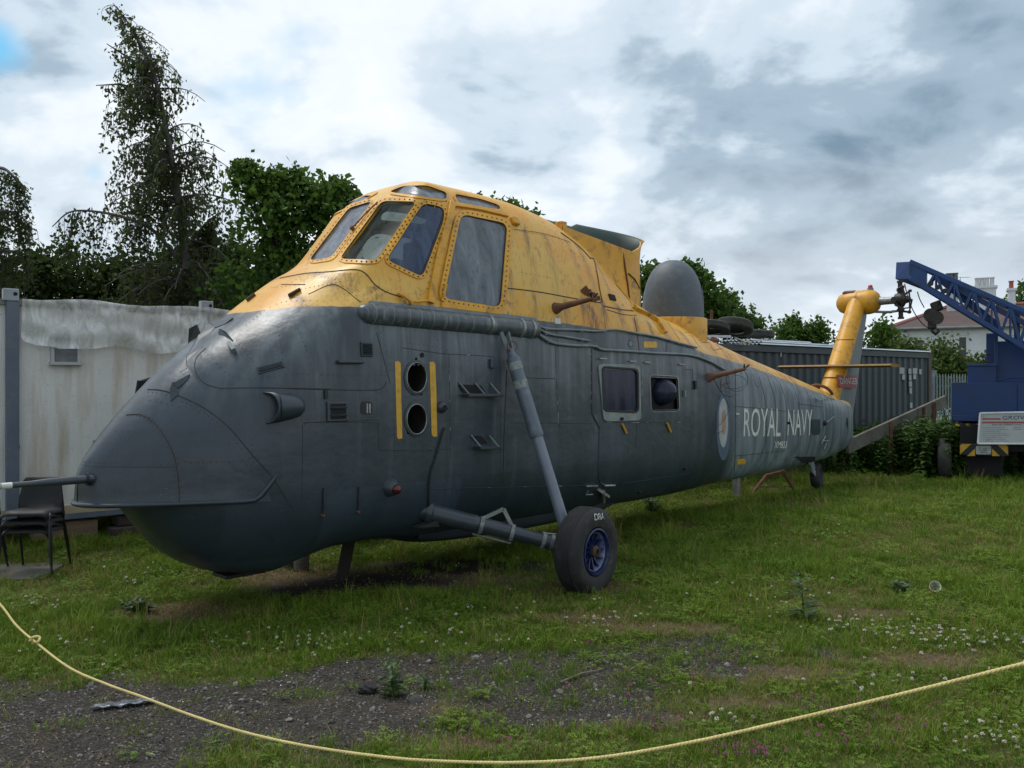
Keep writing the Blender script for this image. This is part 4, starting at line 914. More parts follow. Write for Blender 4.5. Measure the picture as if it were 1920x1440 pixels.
# ---------------------------------------------------------------- undercarriage
M_TYRE = paint('worn_tyre_rubber', (0.016, 0.016, 0.017), 0.75, var=0.35, scale=6, dirt=(0.07, 0.065, 0.055), dirt_amt=0.5, bump=0.2)
M_RIM = paint('blue_wheel_paint', (0.009, 0.018, 0.085), 0.35, var=0.3, scale=9, dirt=(0.06, 0.05, 0.05), dirt_amt=0.8)
M_STRUT = paint('pale_strut_paint', (0.095, 0.115, 0.145), 0.36, var=0.15, scale=4, dirt=(0.35, 0.36, 0.34), dirt_amt=0.25)
def make_gear(sg):
    T = lambda x, yp, z: Vector((x, -yp * sg, z))
    wc = T(0.0, 1.80, 0.372); ax = T(0.10, 1, 0.02).normalized()
    g = None
    # tyre with tread ribs
    prof = [(0.215, -0.105), (0.27, -0.128), (0.325, -0.132), (0.365, -0.115), (0.388, -0.088)]
    for z in (-0.066, -0.044, -0.022, 0.0, 0.022, 0.044, 0.066): prof += [(0.402, z - 0.009), (0.402, z + 0.009), (0.394, z + 0.0105)]
    prof += [(0.388, 0.088), (0.365, 0.115), (0.325, 0.132), (0.27, 0.128), (0.225, 0.110), (0.212, 0.085), (0.212, -0.09)]
    m = MB(); m.lathe(prof, frame_z(wc, ax), 56, close=True)
    for i, v in enumerate(m.v):                       # flattened where it stands
        if v[2] < 0.02: m.v[i] = (v[0], v[1], 0.02 - (0.02 - v[2]) * 0.2)
    wheel = m.build('wheel', M_TYRE, heli, smooth=38)
    m = MB(); m.lathe([(0.214, 0.095), (0.214, 0.115), (0.200, 0.118), (0.190, 0.095), (0.186, 0.03), (0.06, 0.02), (0.055, 0.07), (0.0, 0.07)], frame_z(wc, ax), 40); m.build('rim', M_RIM, wheel, smooth=35)
    for k in range(12):
        an = 2 * math.pi * k / 12; mt = frame_z(wc, ax) @ Matrix.Rotation(an, 4, 'Z'); b = MB(); b.box((0.125, 0, 0.045), (0.14, 0.014, 0.045), Matrix.Rotation(R(-12), 3, 'Y')); b.v = [tuple(mt @ Vector(q)) for q in b.v]; b.build('spoke', M_RIM, wheel)
    m = MB(); m.lathe([(0.055, 0.05), (0.055, 0.10), (0.04, 0.115), (0.028, 0.118), (0.026, 0.09), (0.0005, 0.09)], frame_z(wc, ax), 20); m.build('hub', paint('dark_rusty_hub', (0.055, 0.035, 0.026), 0.7, var=0.3), wheel, smooth=35)
    m = MB(); m.lathe([(0.16, 0.03), (0.175, 0.085), (0.178, 0.088), (0.165, 0.03)], frame_z(wc, ax), 36); m.build('worn_ring', paint('worn_blue_edge', (0.10, 0.13, 0.26), 0.4, var=0.4, scale=14, dirt=(0.3, 0.3, 0.3), dirt_amt=0.7), wheel, smooth=35)
    if sg == 1:
        cu = bpy.data.curves.new('t', 'FONT'); cu.body = 'DRA'; cu.size = 0.085; cu.align_x = 'CENTER'; ob = bpy.data.objects.new('t', cu); COL.objects.link(ob)
        dg = bpy.context.evaluated_depsgraph_get(); me = bpy.data.meshes.new_from_object(ob.evaluated_get(dg)); bpy.data.objects.remove(ob)
        zax = ax; upv = Vector((0, 0, 1)); upv = (upv - zax * upv.dot(zax)).normalized(); rt = upv.cross(zax)
        an0 = R(3); upr = upv * math.cos(an0) + rt * math.sin(an0); rtr = upr.cross(zax)
        for v in me.vertices:
            r_ = 0.292 + v.co.y; zz_ = float(np.interp(r_, [0.27, 0.325, 0.365, 0.388], [0.128, 0.132, 0.115, 0.088])) + 0.004
            v.co = wc + upr * r_ + rtr * v.co.x + zax * zz_
        me.materials.clear(); link('lettering', me, wheel, M_WHITEP)
    # shock strut
    top = T(-0.165, 0.985, 2.235); bot = T(-0.02, 1.60, 0.46)
    dv = bot - top
    m = MB(); m.tube([top + dv * t for t in (0.0, 0.025, 0.04, 0.05, 0.07, 0.44, 0.46, 0.475)], [0.035, 0.04, 0.05, 0.068, 0.068, 0.068, 0.072, 0.062], 18); st = m.build('shock_strut', M_STRUT, heli, smooth=40)
    m = MB(); m.tube([top + dv * t for t in (0.47, 1.0)], 0.055, 18); m.build('strut_piston', paint('strut_piston_paint', (0.15, 0.175, 0.22), 0.3, var=0.1), st, smooth=40)
    m = MB(); m.tube([top + dv * t for t in (0.075, 0.115)], 0.0695, 18); m.tube([top + dv * t for t in (0.17, 0.215)], 0.0693, 18); m.build('worn_band', M_SEAMP, st, smooth=40)
    hp_ = T(-0.20, 0.93, 2.40)
    for o_ in (-0.05, 0.05):
        m = MB(); m.bar(hp_ + Vector((o_, 0, 0.03)), top + Vector((o_ * 0.5, 0, 0.0)), 0.022, 0.04); m.build('fork', M_PALEGREY, st, bevel=0.004)
    m = MB(); m.tube([top + Vector((0.07 * math.cos(t), -0.03 * sg, 0.03 + 0.05 * math.sin(t))) for t in np.linspace(0, 6.1, 14)], 0.006, 6, closed=True); m.build('pin_ring', M_RUST, st)
    # axle leg
    r0 = T(-1.05, 0.82, 0.735); r1 = T(-0.06, 1.66, 0.395); dv = r1 - r0
    m = MB(); m.tube([r0 + dv * t for t in (-0.08, 0.0, 0.30, 0.32, 0.33, 0.58, 0.60, 0.78, 0.80, 1.02)], [0.085, 0.085, 0.080, 0.082, 0.074, 0.072, 0.066, 0.062, 0.070, 0.070], 18); leg = m.build('axle_leg', M_GREY, heli, smooth=40)
    for t, r_, mt_ in ((0.36, 0.082, M_SEAMP), (0.575, 0.080, M_SEAMP), (0.80, 0.080, M_SEAMP), (0.86, 0.078, M_STEEL), (0.93, 0.078, M_STEEL)):
        m = MB(); m.tube([r0 + dv * (t - 0.012), r0 + dv * (t + 0.014)], r_, 18); m.build('band', mt_, leg, smooth=40)
    up = Vector((0, 0, 1))
    m = MB(); a_ = r0 + dv * 0.38 + up * 0.07; b_ = r0 + dv * 0.52 + up * 0.20; c_ = r0 + dv * 0.58 + up * 0.06
    m.bar(a_, b_, 0.02, 0.035); m.bar(b_, c_, 0.02, 0.035); m.build('bracket', M_STEEL, leg)
    m = MB(); m.tube([r0 + dv * 0.30 - up * 0.10, r0 + dv * 0.57 - up * 0.10], 0.010, 6); m.build('brake_pipe', M_STEEL, leg); m = MB(); m.tube([r0 + dv * 0.82 + up * 0.07, r0 + dv * 0.95 + up * 0.10, r0 + dv * 1.02 + up * 0.04], 0.008, 6); m.build('brake_pipe', M_STEEL, leg)
    m = MB(); m.lathe([(0.105, -0.03), (0.105, 0.02), (0.09, 0.03)], frame_z(r0, dv), 20); m.build('collar', M_GREY, leg, smooth=40)
    m = MB(); m.prism([r0 + Vector((-0.22, 0, -0.10)), r0 + Vector((0.02, 0, -0.06)), r0 + Vector((0.03, 0, -0.12))], (0, -0.10 * sg, 0)); m.build('foot_fairing', M_BLACK, leg)
make_gear(1); make_gear(-1)
# tail wheel
tw = Vector((8.86, -0.05, 0.235)); m = MB()
m.lathe([(0.12, -0.05), (0.16, -0.085), (0.21, -0.08), (0.24, -0.04), (0.245, 0.0), (0.24, 0.04), (0.21, 0.08), (0.16, 0.085), (0.12, 0.05)], frame_z(tw, (0.25, -1, 0.1)), 32); twh = m.build('tail_wheel', M_TYRE, heli, smooth=40)
m = MB(); m.lathe([(0.11, 0.055), (0.04, 0.03), (0.035, 0.07), (0.001, 0.07)], frame_z(tw, (0.25, -1, 0.1)), 20); m.build('rim', M_RIM, twh, smooth=40)
m = MB(); m.bar((8.40, -0.13, 0.66), (8.55, -0.12, 0.36), 0.05, 0.16); m.bar((8.55, -0.12, 0.36), (8.78, -0.12, 0.20), 0.03, 0.09); m.tube([(8.30, -0.12, 0.55), (8.5, -0.12, 0.42)], 0.03, 8); m.build('tail_wheel_fork', M_PALEGREY, heli, bevel=0.008)

# ---------------------------------------------------------------- radar dome behind the rotor
m = MB(); cx, rz_ = 4.22, 0.435; prof = [(1.0, 2.60), (1.0, 2.80), (0.995, 2.95), (0.975, 3.08), (0.935, 3.20), (0.87, 3.32), (0.77, 3.43), (0.63, 3.53), (0.45, 3.605), (0.24, 3.645), (0.002, 3.658)]
m.lathe([(a_ * rz_, b_) for a_, b_ in prof], Matrix.Translation((cx, 0, 0)) @ Matrix.Diagonal((1.0, 1.0, 1, 1)), 48)
rad = m.build('radar_dome', paint('dome_grey_paint', (0.075, 0.092, 0.108), 0.55, var=0.12, scale=6, dirt=(0.2, 0.22, 0.22), dirt_amt=0.3), heli, smooth=80)
m = MB(); m.lathe([(rz_ * 1.015, 2.45), (rz_ * 1.012, 2.60), (rz_ * 1.01, 2.81), (rz_ * 0.99, 2.825)], Matrix.Translation((cx + 0.02, 0, 0)) @ Matrix.Diagonal((1.10, 1.05, 1, 1)), 48); m.build('yellow_base', M_YEL, rad, smooth=60)
m = MB(); fl_ = Matrix.Translation((cx, 0, 0)); 
for z0, w0 in ((3.02, 0.015), (3.08, 0.028), (3.15, 0.03), (3.21, 0.016)): 
    an = R(-66); rr = 0.4365 * float(np.interp(z0, [2.8, 2.95, 3.08, 3.20], [1, .995, .975, .935])); c = Vector((cx + rr * math.cos(an), rr * math.sin(an), z0)); t = Vector((-math.sin(an), math.cos(an), 0)); o_ = Vector((math.cos(an), math.sin(an), 0.12)) * 0.003
    m.add([c - t * w0 + o_, c + t * w0 + o_, c + t * w0 * .8 + Vector((0, 0, .06)) + o_, c - t * w0 * .8 + Vector((0, 0, .06)) + o_], [(0, 1, 2, 3)])
m.build('chipped_patch', M_SEAMP, rad)

# ---------------------------------------------------------------- rotor pylon fairing: open tapering shell with a flared lip
M_COPPER = paint('green_inside_paint', (0.014, 0.042, 0.034), 0.55, var=0.5, scale=5, dirt=(0.05, 0.035, 0.02), dirt_amt=0.7)
path = []; HWY = 0.40
for t in np.linspace(0, 1, 14): path.append((1.30 + 1.35 * t, -HWY))
for an in np.linspace(-90, 90, 22)[1:-1]: path.append((2.65 + 0.50 * math.cos(R(an)), HWY * math.sin(R(an))))
for t in np.linspace(1, 0, 14): path.append((1.30 + 1.35 * t, HWY))
def shell(inset, name_mat):
    rows = []
    for i, (x, y) in enumerate(path):
        s_ = (y + HWY) / (2 * HWY)                                     # 0 near (port) .. 1 far
        if x <= 2.65 and y < 0: top = 3.70 - 0.14 * max(0, (x - 1.30) / 1.35)
        elif x <= 2.65: top = 4.03 - 0.06 * (x - 1.3) / 1.35
        else: top = 3.56 + (4.02 - 3.56) * ((y + HWY) / (2 * HWY)) ** 0.55
        cx_ = min(x, 2.65); nx_, ny_ = (0, math.copysign(1, y)) if x <= 2.65 else ((x - 2.65) / 0.5, y / HWY)
        l_ = math.hypot(nx_, ny_); nx_ /= l_; ny_ /= l_; col = []
        for z, fl in ((2.6, 0.02), (3.0, 0.01), (top - 0.22, 0.0), (top - 0.10, 0.01 if y < -0.2 else 0.03), (top - 0.03, 0.02 if y < -0.2 else 0.07), (top, 0.02 if y < -0.2 else 0.10)):
            col.append((x + nx_ * (fl - inset), y + ny_ * (fl - inset), z))
        rows.append(col)
    return rows
ro = shell(0.0, None); ri = shell(0.02, None); m = MB(); K = 6; n = len(path)
vs = [q for r_ in ro for q in r_] + [q for r_ in ri for q in r_]; off = n * K
m.cur = 0; m.add(vs, [(i * K + k, (i + 1) * K + k, (i + 1) * K + k + 1, i * K + k + 1) for i in range(n - 1) for k in range(K - 1)])
o0 = 0; m.cur = 1
for i in range(n - 1):
    for k in range(K - 1): m.f.append((off + i * K + k, off + i * K + k + 1, off + (i + 1) * K + k + 1, off + (i + 1) * K + k)); m.mi.append(1)
    m.f.append((i * K + K - 1, (i + 1) * K + K - 1, off + (i + 1) * K + K - 1, off + i * K + K - 1)); m.mi.append(0)
pyl = m.build('rotor_pylon_fairing', [M_YEL, M_COPPER], heli, smooth=50)
mb_ = MB(); mb_.tube([(x + 0.002, y - 0.003, z) for x, y, z in ((2.44, -0.402, 3.62), (2.50, -0.405, 3.4), (2.56, -0.408, 3.15), (2.60, -0.41, 2.95))], 0.012, 6); mb_.build('panel_seam', M_RUST, pyl)
mb_ = MB(); mb_.tube([(2.58, -0.412, 3.28), (2.72, -0.41, 3.22), (2.88, -0.37, 3.12)], 0.007, 6); mb_.build('panel_seam', M_SEAM, pyl)
mb_ = MB(); mb_.box((1.34, -0.36, 3.68), (0.10, 0.10, 0.16)); mb_.build('fairing_bracket', M_YEL, pyl, bevel=0.01)
mb_ = MB(); mb_.lathe([(0.16, 2.8), (0.16, 3.35), (0.12, 3.38), (0.12, 3.50), (0.001, 3.5)], Matrix.Translation((2.1, 0, 0)), 20); mb_.build('rotor_mast', M_STEEL, heli, smooth=40)

# ---------------------------------------------------------------- tail pylon, gearbox, tail rotor hub, stabiliser
m = MB(); NZ, NA = 22, 33; vs = []; mi = []
for i in range(NZ):
    t = i / (NZ - 1); z = 1.30 + (3.62 - 1.30) * t; xl = 8.99 + (10.72 - 8.99) * t; xt = 10.62 + (11.42 - 10.62) * t; th = 0.185 - 0.02 * t
    for k in range(NA):
        a_ = (k / (NA - 1)) * 2 - 1; s_ = abs(a_); ch = xt - xl
        if s_ < 0.5: an = (s_ / 0.5) * math.pi / 2; px_ = 0.20 * (1 - math.cos(an)); py_ = th * math.sin(an)
        else: q_ = (s_ - 0.5) / 0.5; px_ = 0.20 + (ch - 0.20) * q_; py_ = th * (1 - q_) ** 0.8 * (1 - 0.15 * q_) + 0.012
        vs.append((xl + px_, math.copysign(py_, a_) if s_ > 0 else 0.0, z + 0.0))
fs = []
for i in range(NZ - 1):
    for k in range(NA - 1): fs.append((i * NA + k, i * NA + k + 1, (i + 1) * NA + k + 1, (i + 1) * NA + k))
m.add(vs, fs)
for f in fs:
    k = f[0] % NA; s_ = abs(((k + 0.5) / (NA - 1)) * 2 - 1); z = vs[f[0]][2]; yel = s_ < 0.57 and z > 1.42 + 0.5 * max(0, s_ - 0.4)
    mi.append(0 if yel else 1)
m.mi = mi; fin = m.build('tail_pylon', [M_YEL, M_PALEGREY], heli, smooth=50)
m = MB(); m.tube([(9.16 + 0.18 * math.cos(t), 0.20 * math.sin(t), 1.74 - 0.14 * math.cos(t)) for t in np.linspace(1.4, 4.9, 14)], 0.028, 8); m.build('fold_joint', M_RUST, fin, smooth=60)
for zz_, rr_ in ((2.75, 0.008), (2.02, 0.014)):
    tt = (zz_ - 1.30) / 2.32; xl = 8.99 + 1.73 * tt; th = 0.19 - 0.02 * tt; m = MB(); m.tube([(xl + 0.20 * (1 - math.cos(t)), th * math.sin(t), zz_) for t in np.linspace(-1.5, 1.5, 15)], rr_, 6); m.build('clamp_ring', M_RUST, fin)
gc = Vector((10.93, 0.0, 3.52)); m = MB()
prof = [(0.002, -0.43), (0.10, -0.415), (0.175, -0.36), (0.22, -0.26), (0.235, -0.12), (0.24, 0.05), (0.245, 0.20), (0.225, 0.30), (0.17, 0.375), (0.09, 0.41), (0.07, 0.41)]
m.lathe(prof, frame_z(gc, (0, -1, 0)), 28); gb = m.build('gearbox_fairing', M_YEL, heli, smooth=70)
m = MB(); m.lathe([(0.238, -0.02), (0.244, 0.0), (0.244, 0.02), (0.24, 0.03)], frame_z(gc, (0, -1, 0)), 28); m.build('joint_band', M_YEL, gb, smooth=60)
m = MB(); m.box(gc + Vector((-0.08, 0.16, 0.20)), (0.12, 0.22, 0.06), Matrix.Rotation(R(-20), 3, 'Y')); m.build('opening', M_RUST, gb)
m = MB(); m.lathe([(0.06, 0.22), (0.06, 0.27), (0.045, 0.275)], Matrix.Translation(gc + Vector((0.02, -0.22, 0))), 12); o = m.build('beacon_base', M_PALEGREY, gb, smooth=40)
m = MB(); m.lathe([(0.045, 0.27), (0.045, 0.31), (0.03, 0.335), (0.001, 0.34)], Matrix.Translation(gc + Vector((0.02, -0.22, 0))), 12); m.build('red_beacon', paint('red_beacon_lens', (0.45, 0.02, 0.03), 0.2, var=0.15), o, smooth=60)
m = MB(); m.lathe([(0.085, 0.36), (0.075, 0.50), (0.07, 0.72), (0.07, 0.74)], frame_z(gc, (0, -1, 0)), 16); hub = m.build('rotor_shaft', M_STEEL, heli, smooth=50)
hc = gc + Vector((0, -0.80, 0)); M_HUB = paint('greasy_dark_steel', (0.045, 0.043, 0.04), 0.5, 0.5, var=0.4, scale=10, dirt=(0.12, 0.08, 0.05), dirt_amt=0.6)
m = MB(); m.lathe([(0.001, -0.09), (0.12, -0.09), (0.14, -0.03), (0.14, 0.05), (0.08, 0.09), (0.05, 0.18), (0.001, 0.18)], frame_z(hc, (0, -1, 0)), 18); th_ = m.build('tail_rotor_hub', M_HUB, heli, smooth=40)
for k in range(4):
    an = math.pi / 2 * k + R(4); dv = Vector((math.cos(an), 0, math.sin(an))); pv = Vector((-math.sin(an), 0, math.cos(an)))
    m = MB(); m.tube([hc + dv * t for t in (0.08, 0.16, 0.17, 0.22, 0.23, 0.33)], [0.055, 0.055, 0.07, 0.07, 0.045, 0.045], 10); m.tube([hc + dv * 0.33, hc + dv * 0.37], 0.06, 10); m.build('blade_cuff', M_HUB, th_, smooth=40)
    m = MB(); a_ = hc + dv * 0.24 + pv * 0.17 + Vector((0, -0.10, 0)); m.tube([hc + dv * 0.2, hc + dv * 0.22 + pv * 0.10, a_], 0.022, 6); m.tube([a_, hc + pv * 0.16 + Vector((0, -0.16, 0)), hc + Vector((0, -0.17, 0))], 0.016, 6); m.lathe([(0.001, -0.03), (0.035, -0.02), (0.035, 0.02), (0.001, 0.03)], frame_z(a_, pv), 8); m.build('pitch_link', M_HUB, th_)
m = MB(); m.tube([gc + Vector((0.02, -0.32, -0.20)), gc + Vector((0.03, -0.58, -0.22)), hc + Vector((0.05, 0.02, -0.20)), hc + Vector((0.1, -0.02, -0.08))], 0.025, 8); m.build('control_arm', M_STEEL, th_, smooth=50)
# stabiliser: thin tapered plane across the pylon
m = MB(); vs = []
ys = [-1.06, -0.6, 0.0, 0.6, 1.10]
for y in ys:
    w = 1 - 0.12 * abs(y); zc_ = 2.235 + 0.0 * y
    for (dx, dz) in ((-0.30, 0.0), (-0.22, 0.030), (0.05, 0.036), (0.36, 0.004), (0.36, -0.004), (0.05, -0.03), (-0.22, -0.028)): vs.append((9.92 + dx * w, y, zc_ + dz))
K = 7; m.add(vs, [(i * K + k, i * K + (k + 1) % K, (i + 1) * K + (k + 1) % K, (i + 1) * K + k) for i in range(4) for k in range(K)] + [tuple(range(K)), tuple(4 * K + k for k in range(K))])
m.build('stabiliser', paint('rusty_yellow_plane', (0.24, 0.135, 0.035), 0.6, var=0.35, scale=6, dirt=(0.10, 0.06, 0.03), dirt_amt=0.85), heli, smooth=30)
# danger plate on the pylon
def plate_text(txt, org, xdir, ydir, size, mat, parent, name='lettering', align='LEFT', squash=1.0):
    cu = bpy.data.curves.new('t', 'FONT'); cu.body = txt; cu.size = size; cu.align_x = align; cu.resolution_u = 2; ob = bpy.data.objects.new('t', cu); COL.objects.link(ob)
    dg = bpy.context.evaluated_depsgraph_get(); me = bpy.data.meshes.new_from_object(ob.evaluated_get(dg)); bpy.data.objects.remove(ob)
    xdir = Vector(xdir).normalized(); ydir = Vector(ydir).normalized(); org = Vector(org)
    for v in me.vertices: v.co = org + xdir * v.co.x * squash + ydir * v.co.y
    me.materials.clear(); me.name = name; return link(name, me, parent, mat)
M_REDP = paint('faded_red_plate', (0.30, 0.035, 0.04), 0.5, var=0.15, scale=8, dirt=(0.4, 0.3, 0.28), dirt_amt=0.35)
a_ = ray_y(1569, 703, 0.20); b_ = ray_y(1606, 704, 0.14); c_ = ray_y(1605, 728.5, 0.16); d_ = ray_y(1574, 726, 0.21)
m = MB(); m.add([a_, b_, c_, d_], [(0, 1, 2, 3)]); nn = (b_ - a_).cross(d_ - a_).normalized(); m.v = []; m.f = []; m.mi = []
m.prism([a_, b_, c_, d_], Vector((0, 0.012, 0))); dp = m.build('danger_plate', M_REDP, heli)
ux = (b_ - a_); plate_text('DANGER', d_ + (a_ - d_) * 0.25 + ux * 0.07 + Vector((0, -0.006, 0)), ux, (a_ - d_), 0.19, M_WHITEP, dp, squash=ux.length * 0.86 / 0.73)

# ---------------------------------------------------------------- things that prop it up
def prop(name, label, pts, r, mat, cat='prop', n=10):
    base = Vector(pts[0]); e = MB(); e.tube([Vector(q) - Vector((base.x, base.y, 0)) for q in pts], r, n); o = e.build(name, mat, None, smooth=40); o.location = (base.x, base.y, 0); return tag(o, label, cat)
M_WOODG = paint('grey_weathered_wood', (0.12, 0.105, 0.085), 0.85, var=0.35, scale=3, dirt=(0.05, 0.05, 0.04), dirt_amt=0.5, stretch=(1, 1, 6), bump=0.3)
def hw(x, yp, z): return HM @ P(x, yp, z)
g = gnd(640, 1086); e = MB(); e.bar(Vector((0, 0, -0.03)), Vector((0.10, 0.02, 0.52)), 0.11, 0.07, (0, 1, 0)); e.bar(Vector((0.075, -0.02, 0.30)), Vector((0.125, -0.02, 0.50)), 0.05, 0.02, (0, 1, 0)); o = e.build('prop_plank', paint('dark_wet_wood', (0.025, 0.02, 0.016), 0.8, var=0.3), None, bevel=0.006); o.location = g; tag(o, 'dark leaning plank propping the nose of the helicopter', 'plank')
for u, v in ((540, 1066), (566, 1070)):
    g = gnd(u, v); prop('prop_post', ('slimmer left' if u < 550 else 'thicker right') + ' one of two wooden posts under the helicopter chin', [(g.x, g.y, -0.05), (g.x, g.y, 0.42)], 0.055 if u < 550 else 0.075, M_WOODG)
g = gnd(1381, 931); prop('prop_post', 'short grey steel post under the helicopter tail joint', [(g.x, g.y, -0.05), (g.x, g.y, 0.40)], 0.065, M_STEEL)
tr = empty('trestle', gnd(1448, 930), HA, 'rusty folding trestle under the tail beside the tail wheel', 'trestle'); tb = tr.matrix_basis.inverted() if False else (Matrix.Translation(tr.location) @ Matrix.Rotation(HA, 4, 'Z')).inverted()
def trl(p): return tb @ p
for (a_, b_, r_) in (((1407,934,14.6), (1436,893,14.9), 0.032), ((1491,931,15.3), (1468,884,15.1), 0.030), ((1468,930,15.8), (1482,905,15.6), 0.02)):
    A = at(*a_); A.z = max(A.z, -0.02); e = MB(); e.tube([trl(A), trl(at(*b_))], r_, 8); e.build('leg', M_RUST, tr, smooth=40)
e = MB(); e.tube([trl(at(1434, 893, 14.9)), trl(at(1470, 884, 15.1))], 0.035, 8); e.build('top_bar', M_RUST, tr, smooth=40)
e = MB(); e.tube([trl(at(1424, 913, 14.75)), trl(at(1480, 912, 15.2))], 0.012, 6); e.build('stay', M_RUST, tr)
# ================================================================== ground
def vnoise(x, y, seed=0, octaves=4, rough=0.5):
    r_ = np.random.default_rng(seed); T = r_.random((256, 256)); o = np.zeros_like(x); a = 1.0; s = 0.0; f = 1.0
    for k in range(octaves):
        xx = x * f + 17.3 * k; yy = y * f + 9.1 * k; xi = np.floor(xx).astype(int); yi = np.floor(yy).astype(int); fx = xx - xi; fy = yy - yi
        fx = fx * fx * (3 - 2 * fx); fy = fy * fy * (3 - 2 * fy)
        g = lambda i, j: T[(xi + i) % 256, (yi + j) % 256]
        o += a * ((g(0, 0) * (1 - fx) + g(1, 0) * fx) * (1 - fy) + (g(0, 1) * (1 - fx) + g(1, 1) * fx) * fy); s += a; a *= rough; f *= 2.03
    return o / s
# stony and bare places of the lawn, as ellipses on the ground: x, y, half sizes (metres)
def g_ell(u, v, ru, rv):
    c = gnd(u, v); t = gnd(u, v - rv); b = gnd(u, min(v + rv, 1700)); r_ = gnd(u + ru, v)
    return (c.x, (t.y + b.y) / 2, abs(r_.x - c.x), abs(t.y - b.y) / 2)
GRAVEL = [g_ell(*q) for q in ((100,1375,430,92), (400,1330,300,52), (720,1278,280,42), (960,1243,260,24), (1330,1218,190,26), (1090,1285,170,34), (520,1370,220,50), (930,1320,130,26), (200,1540,600,90), (1200,1250,240,30), (1020,1335,200,34), (620,1350,300,55), (1330,1225,230,28))]
STRAW = [g_ell(*q) for q in ((345,1152,130,22), (600,1085,170,20), (1090,1106,100,13), (820,1090,190,18), (1450,1265,160,18), (1640,1150,110,9), (1050,1160,130,9), (700,1330,160,20), (1150,1350,170,18), (900,1400,160,16), (1400,1320,120,14), (1250,1180,160,10), (1750,1240,160,14))]
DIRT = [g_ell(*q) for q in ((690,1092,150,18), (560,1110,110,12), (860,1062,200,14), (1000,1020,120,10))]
def ell_mask(E, x, y, soft=0.55, sw=0.9, seed=1, ns=1.3):
    m = np.zeros_like(x)
    n = vnoise(x * ns, y * ns, seed, 5, 0.6) - 0.5
    for (cx, cy, rx, ry) in E:
        r_ = np.sqrt(((x - cx) / rx) ** 2 + ((y - cy) / ry) ** 2) + n * sw
        m = np.maximum(m, np.clip((1.0 + soft / 2 - r_) / soft, 0, 1))
    return m
def m_gravel(x, y): return ell_mask(GRAVEL, x, y, 0.45, 1.5, 3, 2.2)
def m_straw(x, y): return ell_mask(STRAW, x, y, 0.8, 1.2, 5, 2.1)
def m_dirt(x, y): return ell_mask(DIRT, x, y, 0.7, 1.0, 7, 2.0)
gx = np.unique(np.concatenate([np.linspace(-160, -13, 14), np.arange(-13, 17.01, 0.13), np.linspace(17, 180, 14)]))
gy = np.unique(np.concatenate([np.linspace(-30, 2, 8), np.arange(2, 13, 0.11), np.arange(13, 30, 0.3), np.linspace(30, 320, 16)]))
GX, GY = np.meshgrid(gx, gy); GZ = 0.018 * (vnoise(GX * 0.8, GY * 0.8, 11, 3) - 0.5)
gv = np.stack([GX.ravel(), GY.ravel(), GZ.ravel()], 1); nxg, nyg = len(gx), len(gy)
ii = np.arange(nxg * nyg).reshape(nyg, nxg); gf = np.stack([ii[:-1, :-1], ii[:-1, 1:], ii[1:, 1:], ii[1:, :-1]], -1).reshape(-1, 4)
me = bpy.data.meshes.new('ground'); me.from_pydata(gv.tolist(), [], gf.tolist()); me.update()
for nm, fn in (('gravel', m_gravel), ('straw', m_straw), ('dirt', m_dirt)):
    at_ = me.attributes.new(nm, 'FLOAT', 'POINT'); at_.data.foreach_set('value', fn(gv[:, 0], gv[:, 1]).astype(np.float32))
def ground_mat():
    k = NT('lawn_and_stony_ground'); v = k.coord('Object')
    a = k.noise(v, 0.6, 5, 0.6); b = k.noise(v, 9, 5, 0.65); c = k.noise(v, 90, 3, 0.6)
    g = k.mix(k.ramp(a, 0.35, 0.65), (0.046, 0.076, 0.009), (0.076, 0.104, 0.014))
    g = k.mix(k.ramp(b, 0.40, 0.66), g, (0.075, 0.070, 0.026)); g = k.mix(k.ramp(c, 0.45, 0.75, 0, 0.6), g, (0.012, 0.016, 0.006))
    st = k.mix(k.ramp(b, 0.3, 0.7), (0.105, 0.075, 0.045), (0.06, 0.045, 0.028)); st = k.mix(k.ramp(c, 0.4, 0.7, 0, 0.7), st, (0.15, 0.115, 0.075))
    vo = k.n('ShaderNodeTexVoronoi'); k.l(v, vo.inputs['Vector']); vo.inputs['Scale'].default_value = 75
    sp = k.n('ShaderNodeSeparateColor'); k.l(vo.outputs['Color'], sp.inputs[0])
    gr = k.mix(k.ramp(sp.outputs[0], 0.2, 1.0), (0.026, 0.023, 0.019), (0.080, 0.070, 0.056)); gr = k.mix(k.ramp(b, 0.4, 0.65, 0, 0.7), gr, (0.032, 0.029, 0.025))
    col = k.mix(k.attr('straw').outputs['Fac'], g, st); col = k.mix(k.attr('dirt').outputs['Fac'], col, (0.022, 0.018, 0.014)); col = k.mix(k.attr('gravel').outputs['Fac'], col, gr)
    k.inp('Base Color', col).inp('Roughness', 0.95); k.b.inputs['Specular IOR Level'].default_value = 0.15
    k.bump(k.math('ADD', c, k.math('MULTIPLY', vo.outputs['Distance'], -0.6)), 0.5, 0.02)
    return k.m
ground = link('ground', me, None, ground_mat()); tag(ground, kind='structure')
me.polygons.foreach_set('use_smooth', [True] * len(me.polygons))

